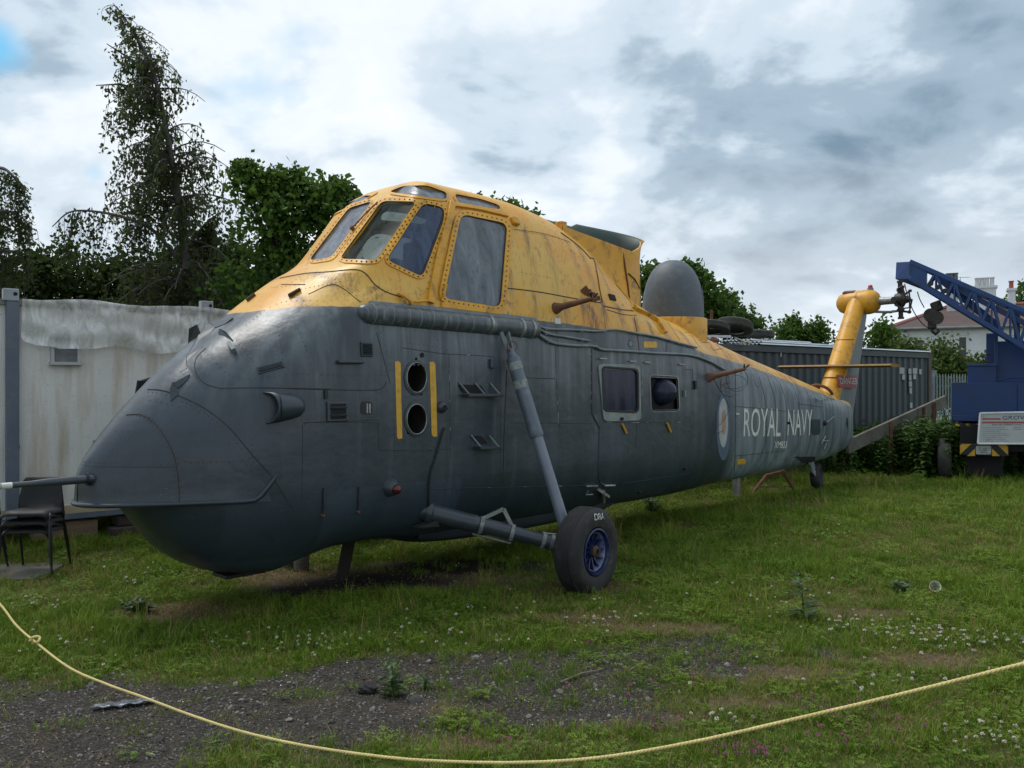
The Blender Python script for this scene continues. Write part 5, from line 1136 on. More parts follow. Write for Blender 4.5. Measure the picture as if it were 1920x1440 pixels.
# ------------------------------------------------------------------ scattered growth: one template part, placed many times
def scatter(name, pts, rot, scl, idx, tint, templates, label):
    me = bpy.data.meshes.new(name); me.from_pydata([tuple(p) for p in pts], [], []); me.update()
    def A(nm, ty, arr, key):
        a_ = me.attributes.new(nm, ty, 'POINT'); a_.data.foreach_set(key, np.ascontiguousarray(arr).ravel())
    A('rot', 'FLOAT_VECTOR', rot.astype(np.float32), 'vector'); A('scl', 'FLOAT_VECTOR', scl.astype(np.float32), 'vector'); A('idx', 'INT', idx.astype(np.int32), 'value'); A('tint', 'FLOAT', tint.astype(np.float32), 'value')
    o = link(name, me); tag(o, label, kind='stuff')
    ng = bpy.data.node_groups.new(name + '_scatter', 'GeometryNodeTree'); ng.interface.new_socket('Geometry', in_out='INPUT', socket_type='NodeSocketGeometry'); ng.interface.new_socket('Geometry', in_out='OUTPUT', socket_type='NodeSocketGeometry')
    N = ng.nodes.new; L = ng.links.new; gi = N('NodeGroupInput'); go = N('NodeGroupOutput'); mp = N('GeometryNodeMeshToPoints'); L(gi.outputs[0], mp.inputs['Mesh'])
    iop = N('GeometryNodeInstanceOnPoints'); L(mp.outputs[0], iop.inputs['Points']); iop.inputs['Pick Instance'].default_value = True
    gti = N('GeometryNodeJoinGeometry')
    for t in reversed(templates):
        oi = N('GeometryNodeObjectInfo'); oi.inputs['Object'].default_value = t; oi.inputs['As Instance'].default_value = True; oi.transform_space = 'ORIGINAL'; L(oi.outputs['Geometry'], gti.inputs[0])
    L(gti.outputs[0], iop.inputs['Instance'])
    def NA(nm, ty):
        n = N('GeometryNodeInputNamedAttribute'); n.data_type = ty; n.inputs['Name'].default_value = nm; return n.outputs['Attribute']
    L(NA('idx', 'INT'), iop.inputs['Instance Index']); e2r = N('FunctionNodeEulerToRotation'); L(NA('rot', 'FLOAT_VECTOR'), e2r.inputs[0]); L(e2r.outputs[0], iop.inputs['Rotation']); L(NA('scl', 'FLOAT_VECTOR'), iop.inputs['Scale'])
    L(iop.outputs[0], go.inputs[0]); md = o.modifiers.new('scatter', 'NODES'); md.node_group = ng
    for t in templates:
        t.parent = o; t['kind'] = 'stuff'
    return o
def blade_mat(name, lo, hi, dry=(0.16, 0.12, 0.055), trans=0.3, rough=0.6):
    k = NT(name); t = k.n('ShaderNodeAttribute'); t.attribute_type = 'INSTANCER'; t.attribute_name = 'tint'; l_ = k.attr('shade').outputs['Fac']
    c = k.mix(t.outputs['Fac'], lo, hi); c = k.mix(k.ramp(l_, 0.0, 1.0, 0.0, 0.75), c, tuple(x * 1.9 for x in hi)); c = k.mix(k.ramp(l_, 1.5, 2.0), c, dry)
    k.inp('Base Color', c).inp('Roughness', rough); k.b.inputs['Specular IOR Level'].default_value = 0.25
    tl = k.n('ShaderNodeBsdfTranslucent'); k.set(tl.inputs[0], c); mx = k.n('ShaderNodeMixShader'); mx.inputs[0].default_value = trans; k.l(k.b.outputs[0], mx.inputs[1]); k.l(tl.outputs[0], mx.inputs[2]); k.l(mx.outputs[0], k.out.inputs['Surface'])
    return k.m
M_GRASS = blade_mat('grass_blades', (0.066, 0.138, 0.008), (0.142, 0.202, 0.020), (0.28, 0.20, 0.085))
def tuft(name, n, rad, h0, h1, w, dryf, seed, lean=0.6, mat=None):
    r_ = np.random.default_rng(seed); vs = []; fs = []; sh = []
    for i in range(n):
        a_ = r_.uniform(0, 6.283); d = rad * math.sqrt(r_.random()); bx_, by_ = d * math.cos(a_), d * math.sin(a_); h = r_.uniform(h0, h1); la = r_.uniform(0, 6.283); ln_ = r_.uniform(0.1, lean) * h; wa = la + math.pi / 2 + r_.uniform(-.5, .5)
        wx, wy = w * math.cos(wa), w * math.sin(wa); o = len(vs); s_ = 2.0 if r_.random() < dryf else r_.uniform(0, 1)
        for t, ww in ((0, 1.0), (0.5, 0.8), (1.0, 0.0)):
            cx, cy, cz = bx_ + math.cos(la) * ln_ * t * t, by_ + math.sin(la) * ln_ * t * t, h * (t - 0.18 * t * t * lean)
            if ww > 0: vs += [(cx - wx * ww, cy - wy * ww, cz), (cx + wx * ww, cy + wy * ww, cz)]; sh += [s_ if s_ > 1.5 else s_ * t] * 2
            else: vs.append((cx, cy, cz)); sh.append(s_ if s_ > 1.5 else s_ * t)
        fs += [(o, o + 1, o + 3, o + 2), (o + 2, o + 3, o + 4)]
    me = bpy.data.meshes.new(name); me.from_pydata(vs, [], fs); me.update(); at_ = me.attributes.new('shade', 'FLOAT', 'POINT'); at_.data.foreach_set('value', np.array(sh, np.float32))
    return link(name, me, None, mat or M_GRASS)
def clover(name, n, rad, seed):
    r_ = np.random.default_rng(seed); vs = []; fs = []; sh = []
    for i in range(n):
        a_ = r_.uniform(0, 6.283); d = rad * math.sqrt(r_.random()); x, y, z = d * math.cos(a_), d * math.sin(a_), r_.uniform(0.02, 0.06); s_ = r_.uniform(0, 0.6); b0 = r_.uniform(0, 6.28); rr = r_.uniform(0.008, 0.014)
        for k in range(3):
            b = b0 + k * 2.09; o = len(vs); vs += [(x, y, z), (x + rr * math.cos(b - .55), y + rr * math.sin(b - .55), z + .003), (x + 1.3 * rr * math.cos(b), y + 1.3 * rr * math.sin(b), z + .001), (x + rr * math.cos(b + .55), y + rr * math.sin(b + .55), z + .003)]; fs.append((o, o + 1, o + 2, o + 3)); sh += [s_] * 4
    me = bpy.data.meshes.new(name); me.from_pydata(vs, [], fs); me.update(); at_ = me.attributes.new('shade', 'FLOAT', 'POINT'); at_.data.foreach_set('value', np.array(sh, np.float32))
    return link(name, me, None, M_GRASS)
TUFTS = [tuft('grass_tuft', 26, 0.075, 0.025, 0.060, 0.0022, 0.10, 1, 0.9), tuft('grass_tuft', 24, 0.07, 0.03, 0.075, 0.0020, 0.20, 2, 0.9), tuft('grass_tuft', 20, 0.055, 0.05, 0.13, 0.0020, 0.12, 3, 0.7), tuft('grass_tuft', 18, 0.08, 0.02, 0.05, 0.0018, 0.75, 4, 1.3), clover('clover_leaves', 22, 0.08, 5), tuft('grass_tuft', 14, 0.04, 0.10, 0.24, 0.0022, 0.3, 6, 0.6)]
def sample(n, y0, y1, side=0.66, pad=2.6):
    y = rng.uniform(y0, y1, n); hw_ = side * y + pad; keep = rng.random(n) < hw_ / (side * y1 + pad); y = y[keep]; x = rng.uniform(-1, 1, len(y)) * (side * y + pad); return x, y
X = []; Yv = []; SCL = []
for (y0, y1, dens, sc_) in ((3.3, 4.6, 430, 0.85), (4.6, 6.0, 420, 0.9), (6.0, 8.0, 360, 1.0), (8.0, 11.0, 260, 1.15), (11.0, 15.0, 140, 1.4), (15.0, 22.0, 60, 1.8), (22.0, 40.0, 8, 2.6)):
    area = 2 * (0.66 * y1 + 2.6) * (y1 - y0); x, y = sample(int(dens * area), y0, y1); X.append(x); Yv.append(y); SCL.append(np.full(len(x), sc_))
X = np.concatenate(X); Yv = np.concatenate(Yv); SCL = np.concatenate(SCL)
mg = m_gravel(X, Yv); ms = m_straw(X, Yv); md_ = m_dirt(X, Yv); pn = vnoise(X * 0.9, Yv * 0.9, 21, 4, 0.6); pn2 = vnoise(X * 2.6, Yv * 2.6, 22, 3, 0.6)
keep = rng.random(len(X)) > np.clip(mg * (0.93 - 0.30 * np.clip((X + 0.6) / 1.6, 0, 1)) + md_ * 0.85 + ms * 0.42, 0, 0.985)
keep &= ~((X < -4.62) & (Yv < 8.80) & (Yv > 8.15) & (X > -6))
X, Yv, SCL, ms, pn, pn2 = X[keep], Yv[keep], SCL[keep], ms[keep], pn[keep], pn2[keep]; n = len(X)
u_ = rng.random(n); idx = np.where(u_ < 0.42, 0, np.where(u_ < 0.72, 1, np.where(u_ < 0.80, 2, np.where(u_ < 0.88, 3, np.where(u_ < 0.985, 4, 5)))))
idx = np.where((ms > 0.3) & (rng.random(n) < ms), 3, idx); idx = np.where((pn > 0.60) & (rng.random(n) < 0.45) & (ms < .3), 2, idx); idx = np.where((pn < 0.40) & (rng.random(n) < 0.55) & (ms < .3), 3, idx); idx = np.where((Yv < 6.6) & (rng.random(n) < 0.16), 3, idx)
scl = SCL * rng.uniform(0.7, 1.3, n) * (0.75 + 0.6 * pn2); rot = np.stack([rng.normal(0, .12, n), rng.normal(0, .12, n), rng.uniform(0, 6.283, n)], 1)
tint = np.clip((pn2 - 0.3) * 1.6 + rng.normal(0, .18, n), 0, 1)
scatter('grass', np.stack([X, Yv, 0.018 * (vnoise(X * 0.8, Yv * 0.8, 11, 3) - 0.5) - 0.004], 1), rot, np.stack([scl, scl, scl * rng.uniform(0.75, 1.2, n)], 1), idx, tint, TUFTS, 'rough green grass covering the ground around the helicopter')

# stones
def stone(seed, mat):
    r_ = np.random.default_rng(seed); bm = bmesh.new(); bmesh.ops.create_icosphere(bm, subdivisions=1, radius=1.0)
    for v in bm.verts: v.co = Vector((v.co.x * r_.uniform(.8, 1.2), v.co.y * r_.uniform(.6, 1.1), v.co.z * r_.uniform(.35, .7))) * 1.0
    me = bpy.data.meshes.new('stone'); bm.to_mesh(me); bm.free(); return link('stone', me, None, mat)
def stone_mat():
    k = NT('road_stone'); t = k.n('ShaderNodeAttribute'); t.attribute_type = 'INSTANCER'; t.attribute_name = 'tint'; v = k.coord('Object')
    cr = k.n('ShaderNodeValToRGB'); k.l(t.outputs['Fac'], cr.inputs[0]); e = cr.color_ramp; e.interpolation = 'LINEAR'
    for p_, c_ in ((0.0, (0.010, 0.010, 0.010)), (0.6, (0.034, 0.031, 0.028)), (0.86, (0.068, 0.060, 0.050)), (0.95, (0.12, 0.10, 0.08)), (1.0, (0.24, 0.22, 0.20))):
        el = e.elements[0] if p_ == 0 else (e.elements[1] if p_ == 1.0 else e.elements.new(p_)); el.position = p_; el.color = (*c_, 1)
    k.inp('Base Color', cr.outputs[0]).inp('Roughness', 0.8); k.bump(k.noise(v, 4, 4), 0.4, 0.1); return k.m
MS = stone_mat(); STN = [stone(31 + i, MS) for i in range(4)]
x, y = sample(180000, 3.3, 8.6); w = m_gravel(x, y); kp = rng.random(len(x)) < np.clip(w * 1.2 + m_dirt(x, y) * .25, 0, 1) * np.clip((7.2 - y) / 2.5, 0.35, 1); x, y = x[kp], y[kp]; n = len(x)
s_ = 0.0045 * np.exp(rng.normal(0, 0.45, n)) * np.where(rng.random(n) < 0.018, 2.2, 1.0) * np.clip(y / 4.6, 0.9, 1.6)
scatter('gravel', np.stack([x, y, 0.018 * (vnoise(x * 0.8, y * 0.8, 11, 3) - 0.5) + s_ * 0.2], 1), np.stack([rng.normal(0, .4, n), rng.normal(0, .4, n), rng.uniform(0, 6.28, n)], 1), np.stack([s_, s_, s_], 1), rng.integers(0, 4, n), rng.random(n) ** 1.1, STN, 'dark grey loose stones of the bare stony strip')

# clover heads
def flower(name, seed, mat, stem=0.07):
    r_ = np.random.default_rng(seed); m = MB(); m.cur = 0
    for i in range(26):
        th = r_.uniform(0, 6.283); ph = math.acos(r_.uniform(-0.35, 1)); d = Vector((math.sin(ph) * math.cos(th), math.sin(ph) * math.sin(th), math.cos(ph))); t = d.cross(Vector((0.3, 0.2, 1))).normalized(); c = Vector((0, 0, stem))
        m.add([c + d * 0.003, c + d * 0.010 + t * 0.003, c + d * 0.0135, c + d * 0.010 - t * 0.003], [(0, 1, 2, 3)])
    m.cur = 1; m.tube([(0, 0, 0), (0.004, 0.002, stem * .5), (0, 0, stem)], 0.0012, 4); o = m.build(name, [mat, M_GRASSP], None); return o
M_GRASSP = paint('plant_green', (0.05, 0.09, 0.02), 0.6, var=0.25)
M_WCLOV = paint('white_clover_petals', (0.50, 0.46, 0.38), 0.7, var=0.25, scale=60); M_PCLOV = paint('pink_clover_petals', (0.24, 0.065, 0.13), 0.7, var=0.3, scale=60)
def clumps(spec, seed):
    r_ = np.random.default_rng(seed); P_ = []
    for (u, v, ru, rv, k) in spec:
        for i in range(k): g = gnd(u + r_.normal(0, .5) * ru, min(max(v + r_.normal(0, .5) * rv, 985), 1600)); P_.append((g.x, g.y, 0))
    return np.array(P_)
def scat_fl(name, P_, temps, label, s0=0.8, s1=1.3):
    n = len(P_); s_ = rng.uniform(s0, s1, n); scatter(name, P_, np.stack([rng.normal(0, .15, n), rng.normal(0, .15, n), rng.uniform(0, 6.28, n)], 1), np.stack([s_] * 3, 1), rng.integers(0, len(temps), n), rng.random(n), temps, label)
scat_fl('white_clover', clumps(((620,1208,60,14,18), (590,1225,110,20,14), (60,1140,70,14,18), (255,1100,30,8,8), (100,1205,120,30,11), (180,1240,120,30,9), (1110,1175,80,14,25), (1620,1180,110,20,42), (1750,1205,140,22,56), (1880,1210,80,20,28), (1370,1360,70,14,11), (1690,1285,60,14,8), (1860,1395,90,30,35), (1700,1270,300,60,28), (800,1040,300,30,35), (700,1200,300,30,28), (1000,1160,300,40,28), (1500,1020,300,40,42), (1450,1130,250,40,28), (250,1080,200,20,21), (900,1210,200,20,14)), 41), [flower('flower', 51, M_WCLOV, 0.075), flower('flower', 52, M_WCLOV, 0.055)], 'small white clover heads dotted over the grass', 0.7, 1.1)
scat_fl('pink_clover', clumps(((1300,1290,50,12,9), (1210,1375,60,14,12), (1400,1425,90,22,40), (1510,1335,50,16,14), (1560,1355,60,14,12), (1660,1340,120,30,20), (1105,1222,30,8,5), (1365,1245,60,16,6), (900,1405,40,10,8), (1600,1400,160,30,20), (1200,1300,150,30,8)), 42), [flower('flower', 53, M_PCLOV, 0.085), flower('flower', 54, M_PCLOV, 0.06)], 'pink clover heads in the near grass behind the rope', 0.65, 1.1)
# ================================================================== white site cabin on the left
def frame2(A, B):
    """matrix with origin at A on the ground, local x towards B, y to the far side, z up"""
    A = Vector((A[0], A[1], 0)); B = Vector((B[0], B[1], 0)); x = (B - A).normalized(); z = Vector((0, 0, 1)); y = z.cross(x)
    m = Matrix((x, y, z)).transposed().to_4x4(); m.translation = A; return m, (B - A).length
def loc(m, v): return m.inverted() @ Vector(v)
CA = at(0, 720, 9.75); CB = at(420, 720, 11.45); CM, _ = frame2(CA, CB); caba = math.atan2(CM[1][0], CM[0][0])
cabin = empty('site_cabin', CM.translation, caba, 'stained white site cabin raised on timbers behind the helicopter nose', 'cabin')
def wall_mat():
    k = NT('stained_white_panel'); v = k.coord('Object'); vs = k.coord('Object', (5, 5, 0.5))
    a = k.noise(v, 1.4, 6, 0.65); s_ = k.noise(vs, 1.0, 5, 0.62); f = k.noise(v, 70, 3, 0.7); sp = k.noise(v, 22, 5, 0.75)
    c = k.mix(k.ramp(a, 0.3, 0.7), (0.56, 0.56, 0.54), (0.68, 0.68, 0.66)); c = k.mix(k.ramp(s_, 0.48, 0.70, 0, 0.65), c, (0.33, 0.26, 0.16)); c = k.mix(k.ramp(sp, 0.57, 0.72, 0, 0.6), c, (0.17, 0.16, 0.14)); c = k.mix(k.ramp(f, 0.5, 0.8, 0, 0.30), c, (0.2, 0.2, 0.19))
    k.inp('Base Color', c).inp('Roughness', 0.6); k.bump(f, 0.25, 0.006); return k.m
M_CABW = wall_mat(); M_CABBLUE = paint('cabin_blue_steel', (0.10, 0.125, 0.17), 0.5, var=0.2, scale=3, dirt=(0.2, 0.18, 0.15), dirt_amt=0.4)
cx0, cx1 = -0.9, 6.2
for x0, x1 in ((cx0, 0.06), (0.06, 3.3), (3.3, cx1)):
     m = MB(); m.box(((x0 + x1) / 2, 0.03, 1.62), (x1 - x0 - 0.008, 0.06, 2.46)); m.build('wall_panel', M_CABW, cabin, bevel=0.003)
m = MB(); m.box(((cx0 + cx1) / 2, 1.24, 1.60), (cx1 - cx0 - 0.05, 2.30, 2.42)); m.build('cabin_body', M_CABW, cabin)
m = MB(); m.box(((cx0 + cx1) / 2, 1.20, 2.84), (cx1 - cx0 + 0.06, 2.5, 0.06)); m.build('roof', paint('grey_roof_felt', (0.2, 0.2, 0.19), 0.8, var=0.2), cabin)
m = MB(); m.box(((cx0 + cx1) / 2, -0.005, 0.40), (cx1 - cx0, 0.03, 0.10)); m.build('skirting', paint('cream_timber', (0.42, 0.34, 0.22), 0.75, var=0.3, scale=2.5, dirt=(0.12, 0.09, 0.06), dirt_amt=0.5, stretch=(1, 1, 5)), cabin)
m = MB(); m.box(((cx0 + cx1) / 2, 0.06, 0.315), (cx1 - cx0 + 0.04, 0.16, 0.07)); m.build('base_rail', M_CABBLUE, cabin, bevel=0.006)
for xx in (0.115, 2.37):
    m = MB(); m.box((xx, -0.05, 1.58), (0.13 if xx < 1 else 0.02, 0.08, 2.60)) if xx < 1 else m.box((xx, -0.01, 2.80), (0.10, 0.1, 0.20)); o = m.build('corner_post' if xx < 1 else 'lifting_lug', M_CABBLUE, cabin, bevel=0.006)
    m = MB(); m.box((xx - 0.02, -0.055, 2.92), (0.16, 0.10, 0.14)); m.build('lifting_eye', paint('lug_grey', (0.25, 0.27, 0.30), 0.5, var=0.2), o, bevel=0.01)
    m = MB(); m.lathe([(0.001, 0), (0.022, 0)], frame_z((xx + 0.02, -0.108, 2.93), (0, -1, 0)), 12); m.build('eye_hole', M_DARKHOLE, o)
wl = [loc(CM, at(u, v, Y)) for u, v, Y in ((92, 628, 10.13), (146, 628, 10.36), (146, 685, 10.36), (92, 685, 10.13))]
wx0, wx1, wz0, wz1 = wl[0].x, wl[1].x, wl[2].z, wl[0].z
M_ALU = paint('aluminium_frame', (0.42, 0.44, 0.46), 0.4, 0.6, var=0.15)
w_ = MB(); t_ = 0.035
for (c, d) in ((((wx0 + wx1) / 2, -0.02, wz1 - t_ / 2), (wx1 - wx0, 0.06, t_)), (((wx0 + wx1) / 2, -0.03, wz0 + t_ / 2), (wx1 - wx0 + 0.03, 0.09, t_)), ((wx0 + t_ / 2, -0.02, (wz0 + wz1) / 2), (t_, 0.055, wz1 - wz0)), ((wx1 - t_ / 2, -0.02, (wz0 + wz1) / 2), (t_, 0.055, wz1 - wz0))): w_.box(c, d)
wn = w_.build('window', M_ALU, cabin); w_ = MB(); w_.box(((wx0 + wx1) / 2, -0.006, (wz0 + wz1) / 2), (wx1 - wx0 - 0.06, 0.02, wz1 - wz0 - 0.06)); w_.build('pane', paint('frosted_glass', (0.16, 0.18, 0.19), 0.2, var=0.25, scale=9), wn)
for u, v in ((35, 838), (175, 828)): q = loc(CM, at(u, v, 9.85 if u < 100 else 10.45)); m = MB(); m.lathe([(0.02, 0.0), (0.015, 0.02), (0.001, 0.025)], frame_z((q.x, -0.001, q.z), (0, -1, 0)), 8); m.build('bolt', M_BLACK, cabin)
# timbers under it
for (xa, xb, z, h, yy, lab) in ((1.28, 2.35, 0.19, 0.13, 0.02, 'upper dark railway sleeper under the white cabin beside the helicopter chin'), (1.18, 2.5, 0.06, 0.13, -0.06, 'lower dark railway sleeper under the white cabin beside the helicopter chin'), (0.35, 1.05, 0.15, 0.2, 0.03, 'pale timber block under the white cabin behind the stacked chairs'), (3.6, 4.6, 0.14, 0.27, 0.05, 'far timber block under the white cabin hidden behind the helicopter')):
    e = MB(); e.box((0, 0, 0), (xb - xa, 0.24, h - 0.006)); o = e.build('sleeper', paint('pale_timber', (0.17, 0.12, 0.07), 0.85, var=0.3, scale=3, stretch=(1, 4, 6), bump=0.3) if 'pale' in lab else paint('sleeper_wood', (0.045, 0.035, 0.028), 0.85, var=0.4, scale=3, stretch=(1, 4, 6), bump=0.4), None, bevel=0.012); o.matrix_world = CM @ Matrix.Translation(((xa + xb) / 2, 0.12 + yy, z)); tag(o, lab, 'timber')
# polythene sheet over the roof edge: hangs in folds, lower to the right
def sheet():
    NXs, NZs = 150, 30; vs = []; r_ = np.random.default_rng(77); ph = r_.uniform(0, 6.28, 12)
    for i in range(NXs):
        x = 0.20 + 4.2 * i / (NXs - 1)
        low = float(np.interp(x, [0.2, 0.35, 0.6, 0.9, 1.3, 1.8, 2.3, 2.8, 3.3, 4.4], [2.42, 2.34, 2.30, 2.32, 2.36, 2.32, 2.26, 2.22, 2.2, 2.3])) + 0.03 * math.sin(7 * x + ph[0])
        for j in range(NZs):
            t = j / (NZs - 1)
            if t < 0.28: q = t / 0.28; y = 0.5 - 0.56 * q; z = 2.885 + 0.02 * math.sin(5 * x + ph[1]) * q + 0.02 * math.sin(19 * x + ph[9]) * q * (1 - q) * 3
            else: q = (t - 0.28) / 0.72; z = 2.885 + 0.02 * math.sin(5 * x + ph[1]) - (2.885 - low) * q; y = -0.065 - 0.02 * q
            fold = 0.0
            if t >= 0.2: q = max(0, (t - 0.2) / 0.8); fold = (0.022 * math.sin(4.2 * x + 3 * q + ph[2]) + 0.014 * math.sin(7.5 * x - 7 * q + ph[3]) + 0.012 * math.sin(2.6 * x - 13 * q + ph[4]) + 0.006 * math.sin(17 * x + 11 * q + ph[5]) + 0.003 * math.sin(33 * x - 8 * q + ph[6])) * (0.5 + 0.8 * q) + 0.028 * math.exp(-((q - 0.10) / 0.08) ** 2)
            vs.append((x, y - 0.04 - fold * (t > 0.2), z + 0.3 * fold))
    fs = [(i * NZs + j, (i + 1) * NZs + j, (i + 1) * NZs + j + 1, i * NZs + j + 1) for i in range(NXs - 1) for j in range(NZs - 1)]
    m = MB(); m.add(vs, fs); k = NT('clear_polythene'); n = k.noise(k.coord('Object', (3, 3, 1.2)), 2.5, 6, 0.65, 1.0)
    k.inp('Base Color', (0.70, 0.71, 0.71)).inp('Roughness', 0.18); k.b.inputs['Specular IOR Level'].default_value = 0.7
    tr = k.n('ShaderNodeBsdfTransparent'); mx = k.n('ShaderNodeMixShader'); k.set(mx.inputs[0], k.ramp(n, 0.35, 0.68, 0.22, 0.88)); k.l(tr.outputs[0], mx.inputs[1]); k.l(k.b.outputs[0], mx.inputs[2]); k.l(mx.outputs[0], k.out.inputs['Surface'])
    o = m.build('polythene_sheet', k.m, None, smooth=60); o.matrix_world = CM; return tag(o, 'crumpled clear polythene sheet hanging over the white cabin roof edge', 'sheet')
sheet()

# ================================================================== dark corrugated container on the right
KA = at(1330, 720, 16.8); KB = at(1745, 720, 22.3); KM, KL = frame2(KA, KB); ka = math.atan2(KM[1][0], KM[0][0]); KH = 2.71
cont = empty('shipping_container', KM.translation, ka, 'dark blue grey corrugated shipping container behind the helicopter tail', 'container')
def cont_mat():
    k = NT('weathered_container_paint'); v = k.coord('Object'); vs = k.coord('Object', (6, 6, 0.6)); a = k.noise(v, 1.2, 5, 0.6); s_ = k.noise(vs, 1.0, 6, 0.65); f = k.noise(v, 14, 5, 0.7)
    c = k.mix(k.ramp(a, 0.3, 0.7), (0.042, 0.055, 0.064), (0.064, 0.079, 0.088)); c = k.mix(k.ramp(s_, 0.48, 0.72, 0, 0.65), c, (0.055, 0.058, 0.040)); c = k.mix(k.ramp(f, 0.64, 0.72, 0, 0.85), c, (0.13, 0.055, 0.03))
    k.inp('Base Color', c).inp('Roughness', 0.62); k.bump(f, 0.15, 0.01); return k.m
M_CONT = cont_mat(); x0, x1 = -4.3, KL; pit = 0.285; nn_ = int((x1 - 0.16 - x0) / pit)
prof = [(0.0, 0.0), (0.07, 0.0), (0.11, 0.045), (0.215, 0.045), (0.255, 0.0)]
shared = None
for i in range(nn_):
    if shared is None:
        m = MB(); q = prof + [(pit, 0.0)]; vs = [(a_, b_, z) for a_, b_ in q for z in (0.18, KH - 0.15)] ; m.add(vs, [(2 * k, 2 * k + 2, 2 * k + 3, 2 * k + 1) for k in range(len(q) - 1)]); o = m.build('corrugated_panel', M_CONT, cont); shared = o.data
    else: o = link('corrugated_panel', shared, cont)
    o.location = (x1 - 0.16 - pit * (i + 1), 0.012, 0)
m = MB(); m.box(((x0 + x1) / 2, 0.03, KH - 0.07), (x1 - x0, 0.09, 0.14)); m.build('top_rail', M_CONT, cont, bevel=0.006)
m = MB(); m.box(((x0 + x1) / 2, 0.03, 0.11), (x1 - x0, 0.09, 0.16)); m.build('bottom_rail', M_CONT, cont, bevel=0.006)
m = MB(); m.box((x1 - 0.06, 0.05, KH / 2 + 0.012), (0.16, 0.14, KH + 0.03)); m.build('corner_post', paint('rusty_container_paint', (0.075, 0.06, 0.055), 0.7, var=0.35, scale=3, dirt=(0.12, 0.05, 0.03), dirt_amt=0.8), cont, bevel=0.006)
m = MB(); m.box(((x0 + x1) / 2 - 0.1, 1.28, KH / 2), (x1 - x0 - 0.25, 2.3, KH - 0.1)); m.build('container_body', M_CONT, cont)
M_LAB = paint('white_stencil', (0.34, 0.36, 0.37), 0.6, var=0.15)
for (u0, v0, u1, v1) in ((1687,689,1696,701),(1692,702,1697,712),(1704,691,1709,701),(1705,703,1709,713),(1705,715,1710,725),(1706,727,1710,738),(1712,690,1720,701),(1713,702,1718,711),(1724,692,1728,702),(1464,661,1466,669),(1468,652,1470,657),(1707,755,1711,765)):
    def onc(u, v):
        d = Vector(((u - 960) / F, 1, -(v - 720) / F)); o_ = KM.inverted() @ Vector((0, 0, EYE)); dl = KM.to_3x3().inverted() @ d; t = (-0.006 - o_.y) / dl.y; return o_ + dl * t
    p0 = onc(u0, v0); p1 = onc(u1, v1); m = MB(); m.box(((p0.x + p1.x) / 2, 0.003, (p0.z + p1.z) / 2), (abs(p1.x - p0.x), 0.014, abs(p1.z - p0.z))); m.build('stencil_mark', M_LAB, cont)
# sheets stacked on its roof
M_GALV = paint('galvanised_sheet', (0.42, 0.46, 0.50), 0.35, 0.6, var=0.2, scale=2, stretch=(1, 8, 1), dirt=(0.2, 0.18, 0.15), dirt_amt=0.4)
for i, (xa, xb, yy, zz, rz, ln) in enumerate(((1.6, KL - 0.05, 0.35, 0.03, 0.0, 'lowest'), (1.9, 5.4, 0.55, 0.09, 0.015, 'middle'), (2.0, 4.2, 0.85, 0.15, -0.02, 'topmost'))):
    e = MB(); L_ = xb - xa
    for k in range(9): yk = -0.4 + 0.1 * k; e.add([(-L_ / 2, yk, 0), (L_ / 2, yk, 0), (L_ / 2, yk + 0.05, 0.03), (-L_ / 2, yk + 0.05, 0.03), (L_ / 2, yk + 0.1, 0), (-L_ / 2, yk + 0.1, 0)], [(0, 1, 2, 3), (3, 2, 4, 5)])
    o = e.build('roofing_sheet', M_GALV, None); md = o.modifiers.new('thick', 'SOLIDIFY'); md.thickness = 0.012; o.matrix_world = KM @ Matrix.Translation(((xa + xb) / 2, yy, KH + zz - 0.01)) @ Matrix.Rotation(rz, 4, 'Z'); tag(o, ln + ' of the grey metal sheets lying on the container roof', 'metal sheet')
# tyres and scrap on its roof
def lying_tyre(u, v, Y, R_, w, tilt, label, rx=0.0):
    m = MB(); pr = [(R_ * 0.56, -w * .40), (R_ * .75, -w * .5), (R_ * .92, -w * .45), (R_, -w * .3), (R_, w * .3), (R_ * .92, w * .45), (R_ * .75, w * .5), (R_ * .56, w * .40), (R_ * .60, w * .3), (R_ * .86, 0), (R_ * .6, -w * .3)]
    m.lathe(pr, None, 36, close=True); o = m.build('old_tyre', M_TYRE, None, smooth=40); c = at(u, v, Y); o.location = c; o.rotation_euler = (rx, tilt, 0); return tag(o, label, 'tyre')
M_TYRE = paint('mossy_tyre_rubber', (0.035, 0.036, 0.032), 0.85, var=0.35, scale=6, dirt=(0.075, 0.08, 0.05), dirt_amt=0.5, bump=0.2)
lying_tyre(1332, 616, 17.6, 0.40, 0.17, R(6), 'smaller old tyre lying on the container roof next to the radar dome', R(-14)); lying_tyre(1376, 613, 17.9, 0.40, 0.22, R(9), 'larger old tyre propped in the middle on the container roof', R(-14)); lying_tyre(1424, 626, 19.2, 0.33, 0.17, R(4), 'flat black tyre lying at the right end of the scrap pile', 0)
c = at(1345, 631, 17.0); e = MB(); e.box((0, 0, 0), (0.55, 0.05, 0.05)); o = e.build('steel_bar', M_GALV, None, bevel=0.004); o.location = c; o.rotation_euler = (0, 0, R(6)); tag(o, 'pale steel bar lying below the tyres on the container roof', 'bar')
c = at(1337, 639, 16.95); e = MB(); e.box((0, 0, 0), (0.22, 0.14, 0.08)); e.box((0.02, 0, 0.03), (0.12, 0.1, 0.08), Matrix.Rotation(R(20), 3, 'Y')); o = e.build('rusty_scrap', M_RUST, None, bevel=0.02); o.location = c; tag(o, 'lump of rusty scrap on the container roof edge', 'scrap')
